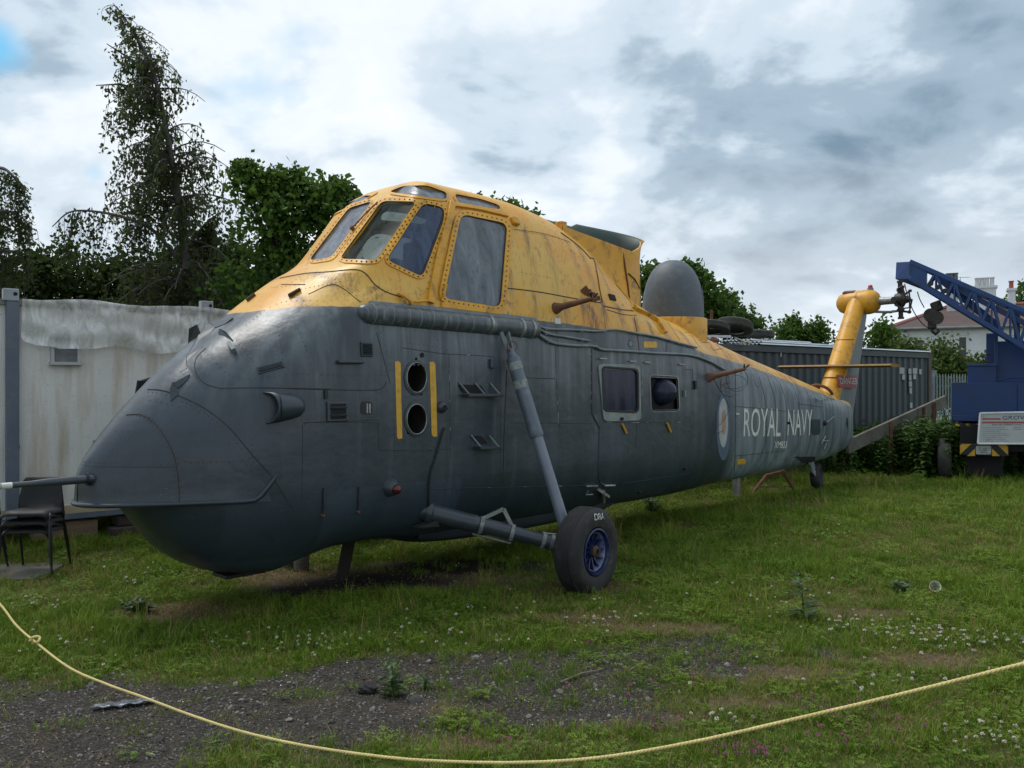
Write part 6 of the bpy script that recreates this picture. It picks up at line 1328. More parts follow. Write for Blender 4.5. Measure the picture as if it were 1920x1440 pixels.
c = at(1392, 639, 17.3); e = MB(); e.box((0, 0, 0), (0.30, 0.16, 0.02), Matrix.Rotation(R(20), 3, 'Y')); e.box((0.06, 0, -0.02), (0.14, 0.2, 0.015), Matrix.Rotation(R(-18), 3, 'Y')); o = e.build('broken_board', paint('pale_board', (0.5, 0.48, 0.4), 0.7, var=0.25), None); o.location = c; tag(o, 'broken pale board lying on the container roof', 'board')
c = at(1334, 600, 18.4); e = MB(); e.tube([(0, 0, -0.5), (0, 0, 0.22)], 0.03, 8); o = e.build('rusty_stake', M_RUST, None); o.location = c; tag(o, 'rusty upright stake standing behind the tyres', 'stake')

# ================================================================== sloping beam with rusty posts in front of the container
b0 = at(1588, 838, 16.6); b1 = at(1773, 752, 19.6); bm_ = empty('sloping_beam', (b0.x, b0.y, 0), 0, 'weathered grey beam sloping up on rusty posts before the container', 'beam')
ofs = Vector((b0.x, b0.y, 0)); M_BEAM = paint('weathered_beam', (0.13, 0.125, 0.10), 0.85, var=0.4, scale=2.5, dirt=(0.05, 0.045, 0.03), dirt_amt=0.7, bump=0.4)
for i in range(3):
    a_ = b0 + (b1 - b0) * (i / 3); c = b0 + (b1 - b0) * ((i + 1) / 3 - 0.004); m = MB(); m.bar(a_ - ofs, c - ofs, 0.07, 0.27); m.build('plank', M_BEAM, bm_, bevel=0.01)
for u, v, w in ((1724, 770, 0.05), (1744, 762, 0.09), (1660, 806, 0.06)):
    t = (u - 1588) / 185; p_ = b0 + (b1 - b0) * t; m = MB(); m.box((p_.x - ofs.x, p_.y - ofs.y - 0.07, (p_.z + 0.12) / 2 - 0.05), (w, 0.05, p_.z + 0.22)); m.build('post', M_RUST, bm_, bevel=0.004)
m = MB(); m.bar(at(1748, 786, 19.2) - ofs, at(1790, 792, 19.5) - ofs, 0.06, 0.09); m.build('white_bracket', M_WHITEP, bm_)

# ================================================================== palisade fence
FA = at(1745, 720, 24.5); FB = at(1835, 720, 26.0); FM, FL = frame2(FA, FB); fen = empty('palisade_fence', FM.translation, math.atan2(FM[1][0], FM[0][0]), 'pale grey steel palisade fence between container and blue crane', 'fence')
M_PAL = paint('pale_palisade_steel', (0.15, 0.19, 0.195), 0.6, var=0.2, scale=5); shared = None
for i in range(22):
    if shared is None:
        m = MB(); m.prism([(-0.035, -0.012, 0), (0.035, -0.012, 0), (0.035, -0.012, 2.1), (0.0, -0.012, 2.2), (-0.035, -0.012, 2.1)], (0, 0.012, 0)); o = m.build('pale', M_PAL, fen); shared = o.data
    else: o = link('pale', shared, fen)
    o.location = (-0.2 + 0.155 * i, -0.03, 0)
for z in (0.5, 1.85): m = MB(); m.box((1.5, 0.02, z), (3.6, 0.05, 0.05)); m.build('rail', M_PAL, fen)
m = MB(); m.box((0.25, 0.05, 1.15), (0.14, 0.1, 2.3)); m.build('post', M_PAL, fen)

# ================================================================== blue mobile crane
KY = 16.2
cr0 = at(1850, 905, KY); cr0.z = 0; CRA = R(-29); CRM = Matrix.Translation(cr0) @ Matrix.Rotation(CRA, 4, 'Z'); CRI = CRM.inverted()
def cp(u, v, dy=0.0):
    o_ = CRI @ Vector((0, 0, EYE)); dl = CRI.to_3x3() @ Vector(((u - 960) / F, 1, -(v - 720) / F)); return CRM @ (o_ + dl * ((dy - o_.y) / dl.y))
crane = empty('mobile_crane', cr0, CRA, 'blue mobile crane with lattice jib standing in the weeds', 'crane')
def cl(v): return CRI @ v
M_CBLUE = paint('crane_blue_paint', (0.004, 0.034, 0.135), 0.42, var=0.22, scale=2, dirt=(0.02, 0.025, 0.05), dirt_amt=0.6)
M_CBLUEL = paint('crane_jib_paint', (0.006, 0.044, 0.165), 0.45, var=0.25, scale=3, dirt=(0.02, 0.025, 0.06), dirt_amt=0.6); M_CDARK = paint('crane_underside', (0.012, 0.012, 0.014), 0.8, var=0.3)
def cbox(name, u0, v0, u1, v1, d, dy=0.0, mat=None, bevel=0.01, parent=None):
    a_ = cl(cp(u0, v0, dy)); b = cl(cp(u1, v1, dy)); m = MB(); m.box(((a_.x + b.x) / 2, a_.y + d / 2, (a_.z + b.z) / 2), (abs(b.x - a_.x), d, abs(a_.z - b.z))); return m.build(name, mat or M_CBLUE, parent or crane, bevel=bevel)
body = cbox('counterweight', 1784, 717, 1990, 794, 1.4, 0.3); cbox('counterweight_plate', 1786, 779, 1990, 793, 0.03, 0.265, parent=body); cbox('door_panel', 1908, 720, 1990, 792, 0.02, 0.27, parent=body)
cbox('engine_hood', 1814, 684, 1868, 717.3, 1.0, 0.5); cbox('hood_lid', 1813, 682.5, 1869, 687, 1.04, 0.48)
cbox('turntable_column', 1864, 640, 1990, 717.2, 0.9, 0.75); cbox('side_plate', 1849, 625, 1868, 684, 0.5, 1.0)
cbox('chassis', 1800, 794.5, 1990, 850, 1.2, 0.25, M_CDARK); cbox('undercarriage', 1806, 850.3, 1880, 893, 1.0, 0.4, M_CDARK)
# hazard striped strip
M_HY = paint('hazard_yellow', (0.60, 0.33, 0.02), 0.5, var=0.2, scale=9, dirt=(0.1, 0.08, 0.05), dirt_amt=0.5); M_HB = paint('hazard_black', (0.012, 0.012, 0.013), 0.5, var=0.2)
st = cbox('hazard_strip', 1787, 793.5, 1842, 799.5, 0.04, 0.255, M_HB, 0)
for u in (1791, 1811, 1831):
    q = [cl(cp(a_, b, 0.25)) for a_, b in ((u, 794.5), (u + 5, 794.5), (u + 10, 799), (u + 1, 799))]; m = MB(); m.prism(q, (0, 0.006, 0)); m.build('yellow_bar', M_HY, st)
bu = cbox('bumper', 1799, 832, 1891, 855.5, 0.12, 0.0, M_HB, 0.006)
for pl in (((1800,835),(1805,832.6),(1821,832.6),(1800,852)), ((1813,855),(1828,841),(1828,855)), ((1868.5,832.6),(1884,832.6),(1890,838),(1890,853)), ((1860,841),(1875,855),(1860,855))):
    m = MB(); m.prism([cl(cp(a_, b, -0.006)) for a_, b in pl], (0, 0.004, 0)); m.build('yellow_chevron', M_HY, bu)
q = rounded([(1829.5,836),(1858.5,835.5),(1858.5,852),(1829.5,852)], 3, 24); m = MB(); m.prism([cl(cp(a_, b, -0.016)) for a_, b in q], (0, 0.012, 0)); npl = m.build('number_plate', paint('dirty_white_plate', (0.42, 0.44, 0.42), 0.5, var=0.2, scale=14, dirt=(0.1, 0.1, 0.1), dirt_amt=0.5), bu)
m = MB()
for (a_, b, c_, d_) in ((1836,839,1839,845), (1842,841,1852,841.8), (1841,844.5,1850,845.2), (1838,848.5,1852,849)): m.bar(cl(cp(a_, b, -0.02)), cl(cp(c_, d_, -0.02)), 0.004, 0.008)
m.build('scratched_marks', M_HB, npl)
# near wheel half hidden by weeds
m = MB(); m.lathe([(0.22, -0.10), (0.32, -0.13), (0.40, -0.11), (0.43, -0.05), (0.43, 0.05), (0.40, 0.11), (0.32, 0.13), (0.22, 0.10)], frame_z(cl(at(1772, 862, 17.0)) , (1, 0.0, 0)), 28); m.build('wheel', M_TYRE, crane, smooth=40)
for u in (1895, 1960): m = MB(); m.lathe([(0.001, -0.10), (0.22, -0.10), (0.32, -0.13), (0.40, -0.11), (0.43, -0.05), (0.43, 0.05), (0.40, 0.11), (0.32, 0.13), (0.22, 0.10), (0.001, .1)], frame_z(cl(Vector((at(u, 862, 17.6).x, 17.6, 0.42))), (1, 0.0, 0)), 28); m.build('wheel', M_TYRE, crane, smooth=40)
# lattice jib: four chords that spread towards the foot
T0, T1 = (1707, 491.5, 523), (1925, 588, 655); dn, df = -0.35, 0.12
def jib(t, top, far): 
    u = T0[0] + (T1[0] - T0[0]) * t; v = (T0[1] + (T1[1] - T0[1]) * t) if top else (T0[2] + (T1[2] - T0[2]) * t); spread = 0.16 + 0.16 * t
    q = cl(cp(u, v, 0)); q.y = (0.35 + spread if far else 0.35 - spread) - 0.3; return q
jb = MB(); jib_o = None
for top in (0, 1):
    for far in (0, 1):
        m = MB(); m.bar(jib(0, top, far), jib(1.25, top, far), 0.07, 0.085); o = m.build('jib_chord', M_CBLUEL, crane, bevel=0.006)
for far in (0, 1):
    nb = 6
    for i in range(nb):
        t0 = 0.14 + (1.1 - 0.14) * i / nb; t1 = 0.14 + (1.1 - 0.14) * (i + 1) / nb
        m = MB(); m.bar(jib(t0, 0, far), jib((t0 + t1) / 2, 1, far), 0.04, 0.045); m.bar(jib((t0 + t1) / 2, 1, far), jib(t1, 0, far), 0.04, 0.045); m.bar(jib((t0 + t1) / 2, 1, far), jib((t0 + t1) / 2, 0, far), 0.025, 0.025); m.build('lacing', M_CBLUEL, crane)
for i in range(6):
    t0 = 0.14 + 0.96 * i / 6
    for top in (0, 1): m = MB(); m.bar(jib(t0, top, 0), jib(t0 + 0.08, top, 1), 0.025, 0.03); m.bar(jib(t0 + 0.08, top, 1), jib(t0 + 0.16, top, 0), 0.025, 0.03); m.build('lacing', M_CBLUEL, crane)
# box head of the jib
def jt(u, v, y): return cl(cp(u, v, y))
A = [jt(1707, 490, -0.13), jt(1708, 523, -0.13), jib(0.14, 0, 0) + Vector((0, -0.02, -0.03)), jib(0.14, 1, 0) + Vector((0, -0.02, 0.03))]; Bf = [jt(1680, 491.5, 0.23), jt(1678.5, 523.5, 0.23), jib(0.14, 0, 1) + Vector((0, 0.02, -0.03)), jib(0.14, 1, 1) + Vector((0, 0.02, 0.03))]
for a_ in (A, Bf):
    for q in a_[:2]: q.z += 0.0
m = MB(); vs = A + Bf; m.add(vs, [(0, 1, 2, 3), (4, 7, 6, 5), (0, 4, 5, 1), (0, 3, 7, 4), (1, 5, 6, 2), (2, 6, 7, 3)]); hd = m.build('jib_head', M_CBLUEL, crane, bevel=0.01)
m = MB(); m.bar(jib(0.0, 1, 0) + Vector((0.0, -0.012, -0.06)), jib(0.13, 1, 0) + Vector((0, -0.012, -0.06)), 0.02, 0.05); m.bar(jib(0.0, 0, 0) + Vector((0.0, -0.012, 0.07)), jib(0.0, 1, 0) + Vector((0, -0.012, -0.06)), 0.02, 0.03); m.build('stiffener', M_CBLUEL, hd)
m = MB()
for t in (0.18, 0.24, 0.30): m.lathe([(0.001, 0), (0.05, 0.0)], frame_z((jib(t, 0, 0) + jib(t, 1, 0)) / 2 + Vector((0, -0.04, -0.06)), (0, -1, 0.0)), 12)
m.build('lightening_hole', M_HB, hd)
m = MB(); m.bar(jib(0.14, 0, 0) + Vector((0, 0, 0.03)), jib(0.42, 0, 0) + Vector((0, 0, 0.05)), 0.02, 0.09); m.bar(jib(0.2, 1, 1), jib(0.75, 0, 1) + Vector((0, 0, 0.12)), 0.2, 0.12); m.bar(jib(0.35, 1, 0) + Vector((0, .2, -0.1)), jib(1.1, 1, 0) + Vector((0, .2, -0.22)), 0.16, 0.10); m.build('inner_boom', M_CBLUEL, crane)
# hook block and its ropes
hk = cl(cp(1751, 594, 0.1)); m = MB(); m.box(hk, (0.26, 0.20, 0.22), Matrix.Rotation(R(12), 3, 'Y')); m.box(hk + Vector((0.05, 0, 0.20)), (0.20, 0.16, 0.2), Matrix.Rotation(R(-20), 3, 'Y')); m.box(hk + Vector((-0.03, 0, -0.16)), (0.16, 0.14, 0.16)); hb = m.build('hook_block', M_HUB, crane, bevel=0.03)
for s_ in (-1, 1): m = MB(); m.lathe([(0.001, -0.02), (0.13, -0.02), (0.11, 0.0), (0.13, 0.02), (0.001, 0.02)], frame_z(hk + Vector((0.05 * s_, -0.12, -0.03 * s_)), (0.1, 1, 0)), 18); m.build('sheave', M_HUB, hb, smooth=40)
m = MB(); m.tube([hk + Vector((-0.02, 0, -0.2)), hk + Vector((-0.03, 0, -0.28)), hk + Vector((0.03, 0, -0.34)), hk + Vector((0.09, 0, -0.29)), hk + Vector((0.07, 0, -0.24))], [0.03, 0.03, 0.035, 0.03, 0.012], 8); m.build('hook', M_HUB, hb, smooth=50)
for pts in (((1696,532),(1702,556),(1711,580),(1722,598),(1734,611),(1746,617)), ((1720,547),(1725,562),(1733,577)), ((1764,560),(1758,575))): m = MB(); m.tube([cl(cp(u, v, 0.02)) for u, v in smoothed(pts, 5)], 0.011, 6); m.build('wire_rope', M_BLACK, crane, smooth=80)
m = MB(); m.tube([cl(cp(1852 + 9 * math.cos(t), 672 + 8 * math.sin(t), 0.3)) for t in np.linspace(1.0, 5.6, 14)], 0.012, 6); m.build('hose', M_BLACK, crane)
m = MB(); m.tube([cl(cp(1873, 713, 0.24)), cl(cp(1890, 709, 0.24)), cl(cp(1925, 708, 0.24))], 0.012, 6); m.build('grab_rail', M_CBLUE, crane)
m = MB(); m.bar(cl(cp(1907, 640, 0.2)), cl(cp(1907, 580, 0.2)), 0.08, 0.10); m.bar(cl(cp(1868, 690, 0.6)), cl(cp(1868, 600, 0.6)), 0.06, 0.06); m.build('mast', M_CBLUE, crane)
# information board leaning on the bumper
sg = [cp(1837.5, 774.5, -0.02), cp(1966, 772, -0.02), cp(1966, 832, -0.10), cp(1833.5, 831.5, -0.10)]; sb = empty('information_board', (sg[3].x, sg[3].y, 0), 0, 'silver framed information board headed GROVE standing on the crane bumper', 'sign'); so = Vector((sg[3].x, sg[3].y, 0)); sl = [q - so for q in sg]; nrm_ = (sl[1] - sl[0]).cross(sl[3] - sl[0]).normalized(); nrm_ = nrm_ if nrm_.y < 0 else -nrm_
m = MB(); m.prism(sl, nrm_ * -0.02); m.build('board', paint('faded_white_board', (0.36, 0.38, 0.38), 0.35, var=0.12, scale=4, dirt=(0.20, 0.19, 0.10), dirt_amt=0.5), sb)
for i in range(4): m = MB(); m.bar(sl[i] + nrm_ * 0.004, sl[(i + 1) % 4] + nrm_ * 0.004, 0.03, 0.035, nrm_); m.build('frame', paint('bright_aluminium', (0.62, 0.63, 0.62), 0.35, 0.3), sb)
sx = (sl[1] - sl[0]).normalized(); sy = (sl[0] - sl[3]).normalized(); M_NAVY = paint('navy_lettering', (0.01, 0.012, 0.04), 0.5); M_RDL = paint('red_line', (0.30, 0.05, 0.035), 0.5, var=0.2)
def sp_(u, v, o=0.004): d = Vector(((u - 960) / F, 1, -(v - 720) / F)); w0 = Vector((0, 0, EYE)); n_ = nrm_; t = (sg[0] - w0).dot(n_) / d.dot(n_); return w0 + d * t - so + n_ * o
def sbar(u0, u1, v, h, mat, name): m = MB(); a_ = sp_(u0, v); b = sp_(u1, v); m.add([a_ - sy * h / 2, b - sy * h / 2, b + sy * h / 2, a_ + sy * h / 2], [(0, 1, 2, 3)]); m.build(name, mat, sb)
sbar(1842, 1876, 785.5, 0.028, M_RDL, 'red_line'); sbar(1841, 1964, 792, 0.03, M_RDL, 'red_line')
plate_text('GROVE', sp_(1878.5, 787), sx, sy, 0.105, M_NAVY, sb, squash=1.25); plate_text('EMA Mk V Mobile Crane', sp_(1860, 798), sx, sy, 0.042, M_NAVY, sb, squash=1.1)
M_FAINT = paint('faded_print', (0.20, 0.22, 0.23), 0.5); random.seed(4)
for k in range(8):
    u = 1843.0; v = 801.5 + 3.7 * k
    while u < 1884 + 8 * math.sin(k * 2.1): w = random.uniform(2.0, 5.5); sbar(u, u + w, v, 0.010, M_FAINT, 'print'); u += w + 1.1
for k, v in enumerate((801, 805)): sbar(1900, 1915, v, 0.012, M_FAINT, 'print')

# ================================================================== white house far behind
HYD = 43.0; HZ = at(1672, 617, HYD); HR = R(-27); house = empty('house', (HZ.x, HYD, 0), HR, 'white rendered house with hipped tiled roof far behind the crane', 'house')
HMI = (Matrix.Translation((HZ.x, HYD, 0)) @ Matrix.Rotation(HR, 4, 'Z')).inverted()
def hp_(u, v, d=0.0):
    o_ = HMI @ Vector((0, 0, EYE)); dl = HMI.to_3x3() @ Vector(((u - 960) / F, 1, -(v - 720) / F)); q = o_ + dl * ((d - o_.y) / dl.y); return (q.x, d, q.z)
M_REND = paint('white_render', (0.66, 0.67, 0.70), 0.8, var=0.08, scale=1.5, dirt=(0.45, 0.45, 0.45), dirt_amt=0.4, bump=0.1); hwid = 14.0; ez = HZ.z
wins = [(1794.5, 629, 1815.5, 678), (1712, 634, 1734, 680), (1880, 629, 1901, 678)]
# front wall built around its window openings
xs = [0.0]; 
for (a_, b, c_, d_) in sorted(wins): xs += [hp_(a_, b)[0], hp_(c_, d_)[0]]
xs.append(hwid); w_ = MB()
for i in range(len(xs) - 1):
    if i % 2 == 0: w_.box(((xs[i] + xs[i + 1]) / 2, 0.15, ez / 2), (xs[i + 1] - xs[i], 0.3, ez))
    else:
        wn = sorted(wins)[i // 2]; zt = hp_(wn[0], wn[1])[2]; zb = hp_(wn[0], wn[3])[2]; w_.box(((xs[i] + xs[i + 1]) / 2, 0.15, (zt + ez) / 2), (xs[i + 1] - xs[i], 0.3, ez - zt)); w_.box(((xs[i] + xs[i + 1]) / 2, 0.15, zb / 2), (xs[i + 1] - xs[i], 0.3, zb))
w_.box((0.15, 4.3, ez / 2), (0.3, 8.0, ez)); w_.box((hwid / 2, 8.3, ez / 2), (hwid, 0.3, ez)); w_.build('wall', M_REND, house)
M_WFR = paint('white_window_paint', (0.72, 0.73, 0.72), 0.4, var=0.05); M_HGL = paint('dark_house_glass', (0.02, 0.03, 0.035), 0.08, var=0.4, scale=1.5)
for (a_, b, c_, d_) in wins:
    xa, _, zt = hp_(a_, b); xb, _, zb = hp_(c_, d_); f = MB(); t_ = 0.09
    for (c, d) in (((xa + t_ / 2, 0.12, (zt + zb) / 2), (t_, 0.12, zt - zb)), ((xb - t_ / 2, 0.12, (zt + zb) / 2), (t_, 0.12, zt - zb)), (((xa + xb) / 2, 0.12, zt - t_ / 2), (xb - xa - 2 * t_, 0.12, t_)), (((xa + xb) / 2, 0.11, (zt + zb) / 2), (xb - xa - 2 * t_, 0.14, t_)), (((xa + xb) / 2, 0.06, zb + 0.04), (xb - xa + 0.2, 0.2, 0.09))): f.box(c, d)
    wn = f.build('window', M_WFR, house)
    for zz0, zz1 in ((zb + 0.1, (zt + zb) / 2 - 0.045), ((zt + zb) / 2 + 0.045, zt - 0.09)): p_ = MB(); p_.box(((xa + xb) / 2, 0.17, (zz0 + zz1) / 2), (xb - xa - 0.18, 0.02, zz1 - zz0)); p_.build('pane', M_HGL, wn)
rt = 1.35; ov = 0.25; rx0, rz1 = 2.55, ez + rt; ro = MB(); B0 = [(-ov, -ov, ez), (hwid + ov, -ov, ez), (hwid + ov, 8.6, ez), (-ov, 8.6, ez)]; T_ = [(rx0, 4.2, rz1), (hwid - 2, 4.2, rz1)]
ro.add(B0 + T_, [(0, 1, 5, 4), (3, 0, 4), (1, 2, 5), (2, 3, 4, 5), (0, 3, 2, 1)])
def roof_mat():
    k = NT('brown_roof_tiles'); v = k.coord('Object'); a = k.noise(v, 0.8, 5, 0.6); wv = k.n('ShaderNodeTexWave'); wv.bands_direction = 'Z'; k.l(v, wv.inputs[0]); wv.inputs['Scale'].default_value = 2.6; wv.inputs['Distortion'].default_value = 0.6
    c = k.mix(k.ramp(a, 0.3, 0.7), (0.060, 0.040, 0.036), (0.105, 0.065, 0.055)); c = k.mix(k.ramp(wv.outputs['Fac'], 0.6, 1.0, 0, 0.4), c, (0.03, 0.022, 0.02)); k.inp('Base Color', c).inp('Roughness', 0.8); k.bump(wv.outputs['Fac'], 0.4, 0.03); return k.m
M_ROOF = roof_mat(); rf = ro.build('roof', M_ROOF, house); M_HIP = paint('pinkish_hip_tiles', (0.30, 0.11, 0.10), 0.7, var=0.2)
for a_, b in ((B0[0], T_[0]), (B0[1], T_[1]), (T_[0], T_[1])): m = MB(); m.tube([Vector(a_) + Vector((0, 0, 0.03)), Vector(b) + Vector((0, 0, 0.03))], 0.10, 6); m.build('ridge_tiles', M_HIP, rf)
m = MB(); m.tube([(-ov, -ov - 0.06, ez - 0.03), (hwid + ov, -ov - 0.06, ez - 0.03)], 0.07, 8); m.build('gutter', paint('grey_gutter', (0.16, 0.17, 0.18), 0.5), house)
m = MB(); m.tube([(0.62, -0.08, 0), (0.62, -0.08, ez - 0.1)], 0.05, 8); m.build('downpipe', paint('grey_gutter', (0.16, 0.17, 0.18), 0.5), house)
for u, v in ((1696.5, 627), (1760, 623.5)): x, _, z = hp_(u, v); m = MB(); m.box((x, -0.14, z), (0.22, 0.2, 0.14), Matrix.Rotation(R(20), 3, 'X')); m.build('floodlight', M_WFR, house)
M_POT = paint('pale_chimney_pot', (0.50, 0.50, 0.50), 0.7, var=0.1); M_POTD = paint('dark_chimney_pot', (0.10, 0.10, 0.10), 0.7, var=0.2); M_POTR = paint('red_chimney_pot', (0.30, 0.08, 0.05), 0.7, var=0.2)
for (u0, u1, v0, v1, pots, pm) in ((1827, 1867, 541, 585, (1832, 1841, 1850, 1860), M_POT), (1775, 1797, 530, 585, (1778, 1784, 1792), M_POTD), (1890, 1903, 545, 585, (1896,), M_POTR)):
    xa = hp_(u0, v0, 3.6)[0]; xb = hp_(u1, v0, 3.6)[0]; zt = hp_(u0, v0, 3.6)[2]; m = MB(); m.box(((xa + xb) / 2, 3.6, (zt + ez + 0.3) / 2), (xb - xa, 0.8, zt - ez - 0.3)); m.box(((xa + xb) / 2, 3.6, zt + 0.02), (xb - xa + 0.14, 0.94, 0.12)); ch = m.build('chimney', M_REND if pm is not M_POTD else M_POT, house)
    for u in pots: x = hp_(u, v0, 3.6)[0]; m = MB(); hgt = 0.35 if pm is not M_POT else 0.40; m.lathe([(0.11, 0), (0.10, hgt), (0.13, hgt + 0.02), (0.13, hgt + 0.07), (0.08, hgt + 0.07)], Matrix.Translation((x, 3.6, zt + 0.07)), 12); m.build('chimney_pot', pm, ch, smooth=40)
x, _, z = hp_(1801, 520, 3.6); m = MB(); m.tube([(x, 3.6, ez + 0.8), (x, 3.6, z)], 0.015, 5); m.bar((x - 0.1, 3.6, z), (x + 0.45, 3.6, z - 0.03), 0.02, 0.02)
for k in range(5): m.bar((x + 0.08 * k, 3.45, z), (x + 0.08 * k, 3.75, z), 0.012, 0.012)
m.build('television_aerial', M_STEEL, house)
# ================================================================== trees and shrubs
def leaf_mat(name, lo, hi, trans=0.35):
    k = NT(name); s_ = k.attr('shade').outputs['Fac']; c = k.mix(s_, lo, hi); k.inp('Base Color', c).inp('Roughness', 0.6); k.b.inputs['Specular IOR Level'].default_value = 0.12
    tl = k.n('ShaderNodeBsdfTranslucent'); k.set(tl.inputs[0], k.mix(0.5, c, hi)); mx = k.n('ShaderNodeMixShader'); mx.inputs[0].default_value = trans; k.l(k.b.outputs[0], mx.inputs[1]); k.l(tl.outputs[0], mx.inputs[2]); k.l(mx.outputs[0], k.out.inputs['Surface']); return k.m
L_BIRCH = leaf_mat('birch_leaves', (0.030, 0.050, 0.014), (0.095, 0.125, 0.040), 0.45); L_SYC = leaf_mat('sycamore_leaves', (0.024, 0.060, 0.010), (0.095, 0.170, 0.030), 0.42); L_HEDGE = leaf_mat('hedge_leaves', (0.020, 0.040, 0.010), (0.055, 0.085, 0.022)); L_PALE = leaf_mat('pale_shrub_leaves', (0.045, 0.080, 0.018), (0.095, 0.135, 0.035))
M_BARK = paint('dark_bark', (0.04, 0.036, 0.03), 0.9, var=0.35, scale=5, bump=0.5); M_BBARK = paint('birch_bark', (0.075, 0.068, 0.06), 0.8, var=0.5, scale=5, bump=0.3)
def leaf_mesh(name, C, size, mat, parent, shade=None, hang=0.0, seed=0, asp=0.62):
    r_ = np.random.default_rng(seed); n = len(C); C = np.asarray(C, float)
    nrm = r_.normal(size=(n, 3)); nrm[:, 2] += 0.5; nrm /= np.linalg.norm(nrm, axis=1)[:, None]
    d = r_.normal(size=(n, 3)); d[:, 2] -= hang * 2.0; d -= nrm * (d * nrm).sum(1)[:, None]; d /= np.linalg.norm(d, axis=1)[:, None]; s_ = np.cross(nrm, d)
    sz = (size * r_.uniform(0.65, 1.35, n))[:, None]; bend = nrm * sz * 0.12
    V = np.stack([C - d * sz * .5, C + s_ * sz * asp * .5 - bend, C + d * sz * .55 - bend * 1.5, C - s_ * sz * asp * .5 - bend], 1).reshape(-1, 3)
    me = bpy.data.meshes.new(name); me.vertices.add(4 * n); me.vertices.foreach_set('co', V.ravel().astype(np.float32)); me.loops.add(4 * n); me.loops.foreach_set('vertex_index', np.arange(4 * n, dtype=np.int32)); me.polygons.add(n); me.polygons.foreach_set('loop_start', np.arange(0, 4 * n, 4, dtype=np.int32)); me.update(calc_edges=True)
    sh = r_.uniform(0, 1, n) if shade is None else np.clip(shade + r_.normal(0, .22, n), 0, 1); a_ = me.attributes.new('shade', 'FLOAT', 'POINT'); a_.data.foreach_set('value', np.repeat(sh, 4).astype(np.float32))
    o = link(name, me, parent, mat); return o
def poly_at(P_, s_):
    P_ = [Vector(q) for q in P_]; n = len(P_) - 1; x = min(max(s_, 0), 0.9999) * n; i = int(x); return P_[i].lerp(P_[i + 1], x - i)
def birch(name, label, trunk, r0, nbr, Lf, seed, wind=(-0.5, 0, 0), leaf=0.075, limbs=(), strand=(0.35, 1.1), dens=26):
    """trunk: world points; Lf(s) branch length at the fraction s of the height; limbs: world polylines hung with strands"""
    r_ = np.random.default_rng(seed); base = Vector((trunk[0][0], trunk[0][1], 0)); root = empty(name, base, 0, label, 'tree'); T_ = [Vector(q) - base for q in smoothed([tuple(q) for q in trunk], 6)]
    m = MB(); n = len(T_); m.tube(T_, [r0 * (1 - 0.93 * i / (n - 1)) for i in range(n)], 9); m.build('trunk', M_BBARK, root, smooth=60); br = MB(); C = []; SH = []
    def strands(path, k, cl_, lo=0.25):
        for j in range(k):
            t = r_.uniform(lo, 1.0); q = poly_at(path, t); Ls = r_.uniform(*strand) * (0.7 + 0.5 * r_.random()) * cl_[1]; sw = Vector((wind[0] * 0.28 + r_.normal(0, .10), r_.normal(0, .12), 0)); e = q + Vector((0, 0, -Ls)) + sw * Ls
            br.tube([q, q.lerp(e, .5) + sw * 0.05, e], [0.006, 0.004, 0.002], 3, cap=False); nl = int(dens * Ls); sh_ = np.clip(cl_[0] + r_.normal(0, .15), 0, 1)
            for i in range(nl): w = r_.random() ** 0.8; p_ = q.lerp(e, w); C.append((p_.x + r_.normal(0, .055), p_.y + r_.normal(0, .055), p_.z + r_.normal(0, .04))); SH.append(sh_)
    for b in range(nbr):
        s_ = 0.16 + 0.84 * r_.random() ** 1.25
        if s_ > 0.72 and r_.random() < 0.55: continue
        st = poly_at(T_, s_); az = r_.uniform(0, 6.283); L_ = Lf(s_) * r_.uniform(.55, 1.15); d = Vector((math.cos(az), math.sin(az), 0)) + Vector(wind) * (0.5 + 0.9 * s_); d.normalize(); up = r_.uniform(0.25, 0.8)
        path = [st + d * L_ * t + Vector((0, 0, L_ * (up * t - 0.75 * t * t))) for t in np.linspace(0, 1, 6)]; br.tube(path, [0.022 * (1 - 0.8 * t) * (1.2 - s_) + 0.003 for t in np.linspace(0, 1, 6)], 4, cap=False); strands(path, int(2 + 6.5 * L_), (r_.uniform(0.1, 0.8), max(0.28, 1.25 - 1.15 * s_)), 0.1)
    for lp in limbs:
        pl = [Vector(q) - base for q in smoothed([tuple(q) for q in lp], 5)]; br.tube(pl, [0.045 * (1 - 0.8 * i / (len(pl) - 1)) for i in range(len(pl))], 5, cap=False); strands(pl, 46 if (pl[0].z < 6) else 14, (0.35, 1.25 if pl[0].z < 6 else 0.4), 0.2)
    br.build('branches', M_BBARK, root); leaf_mesh('crown', C, leaf, L_BIRCH, root, np.array(SH), 1.0, seed); return root
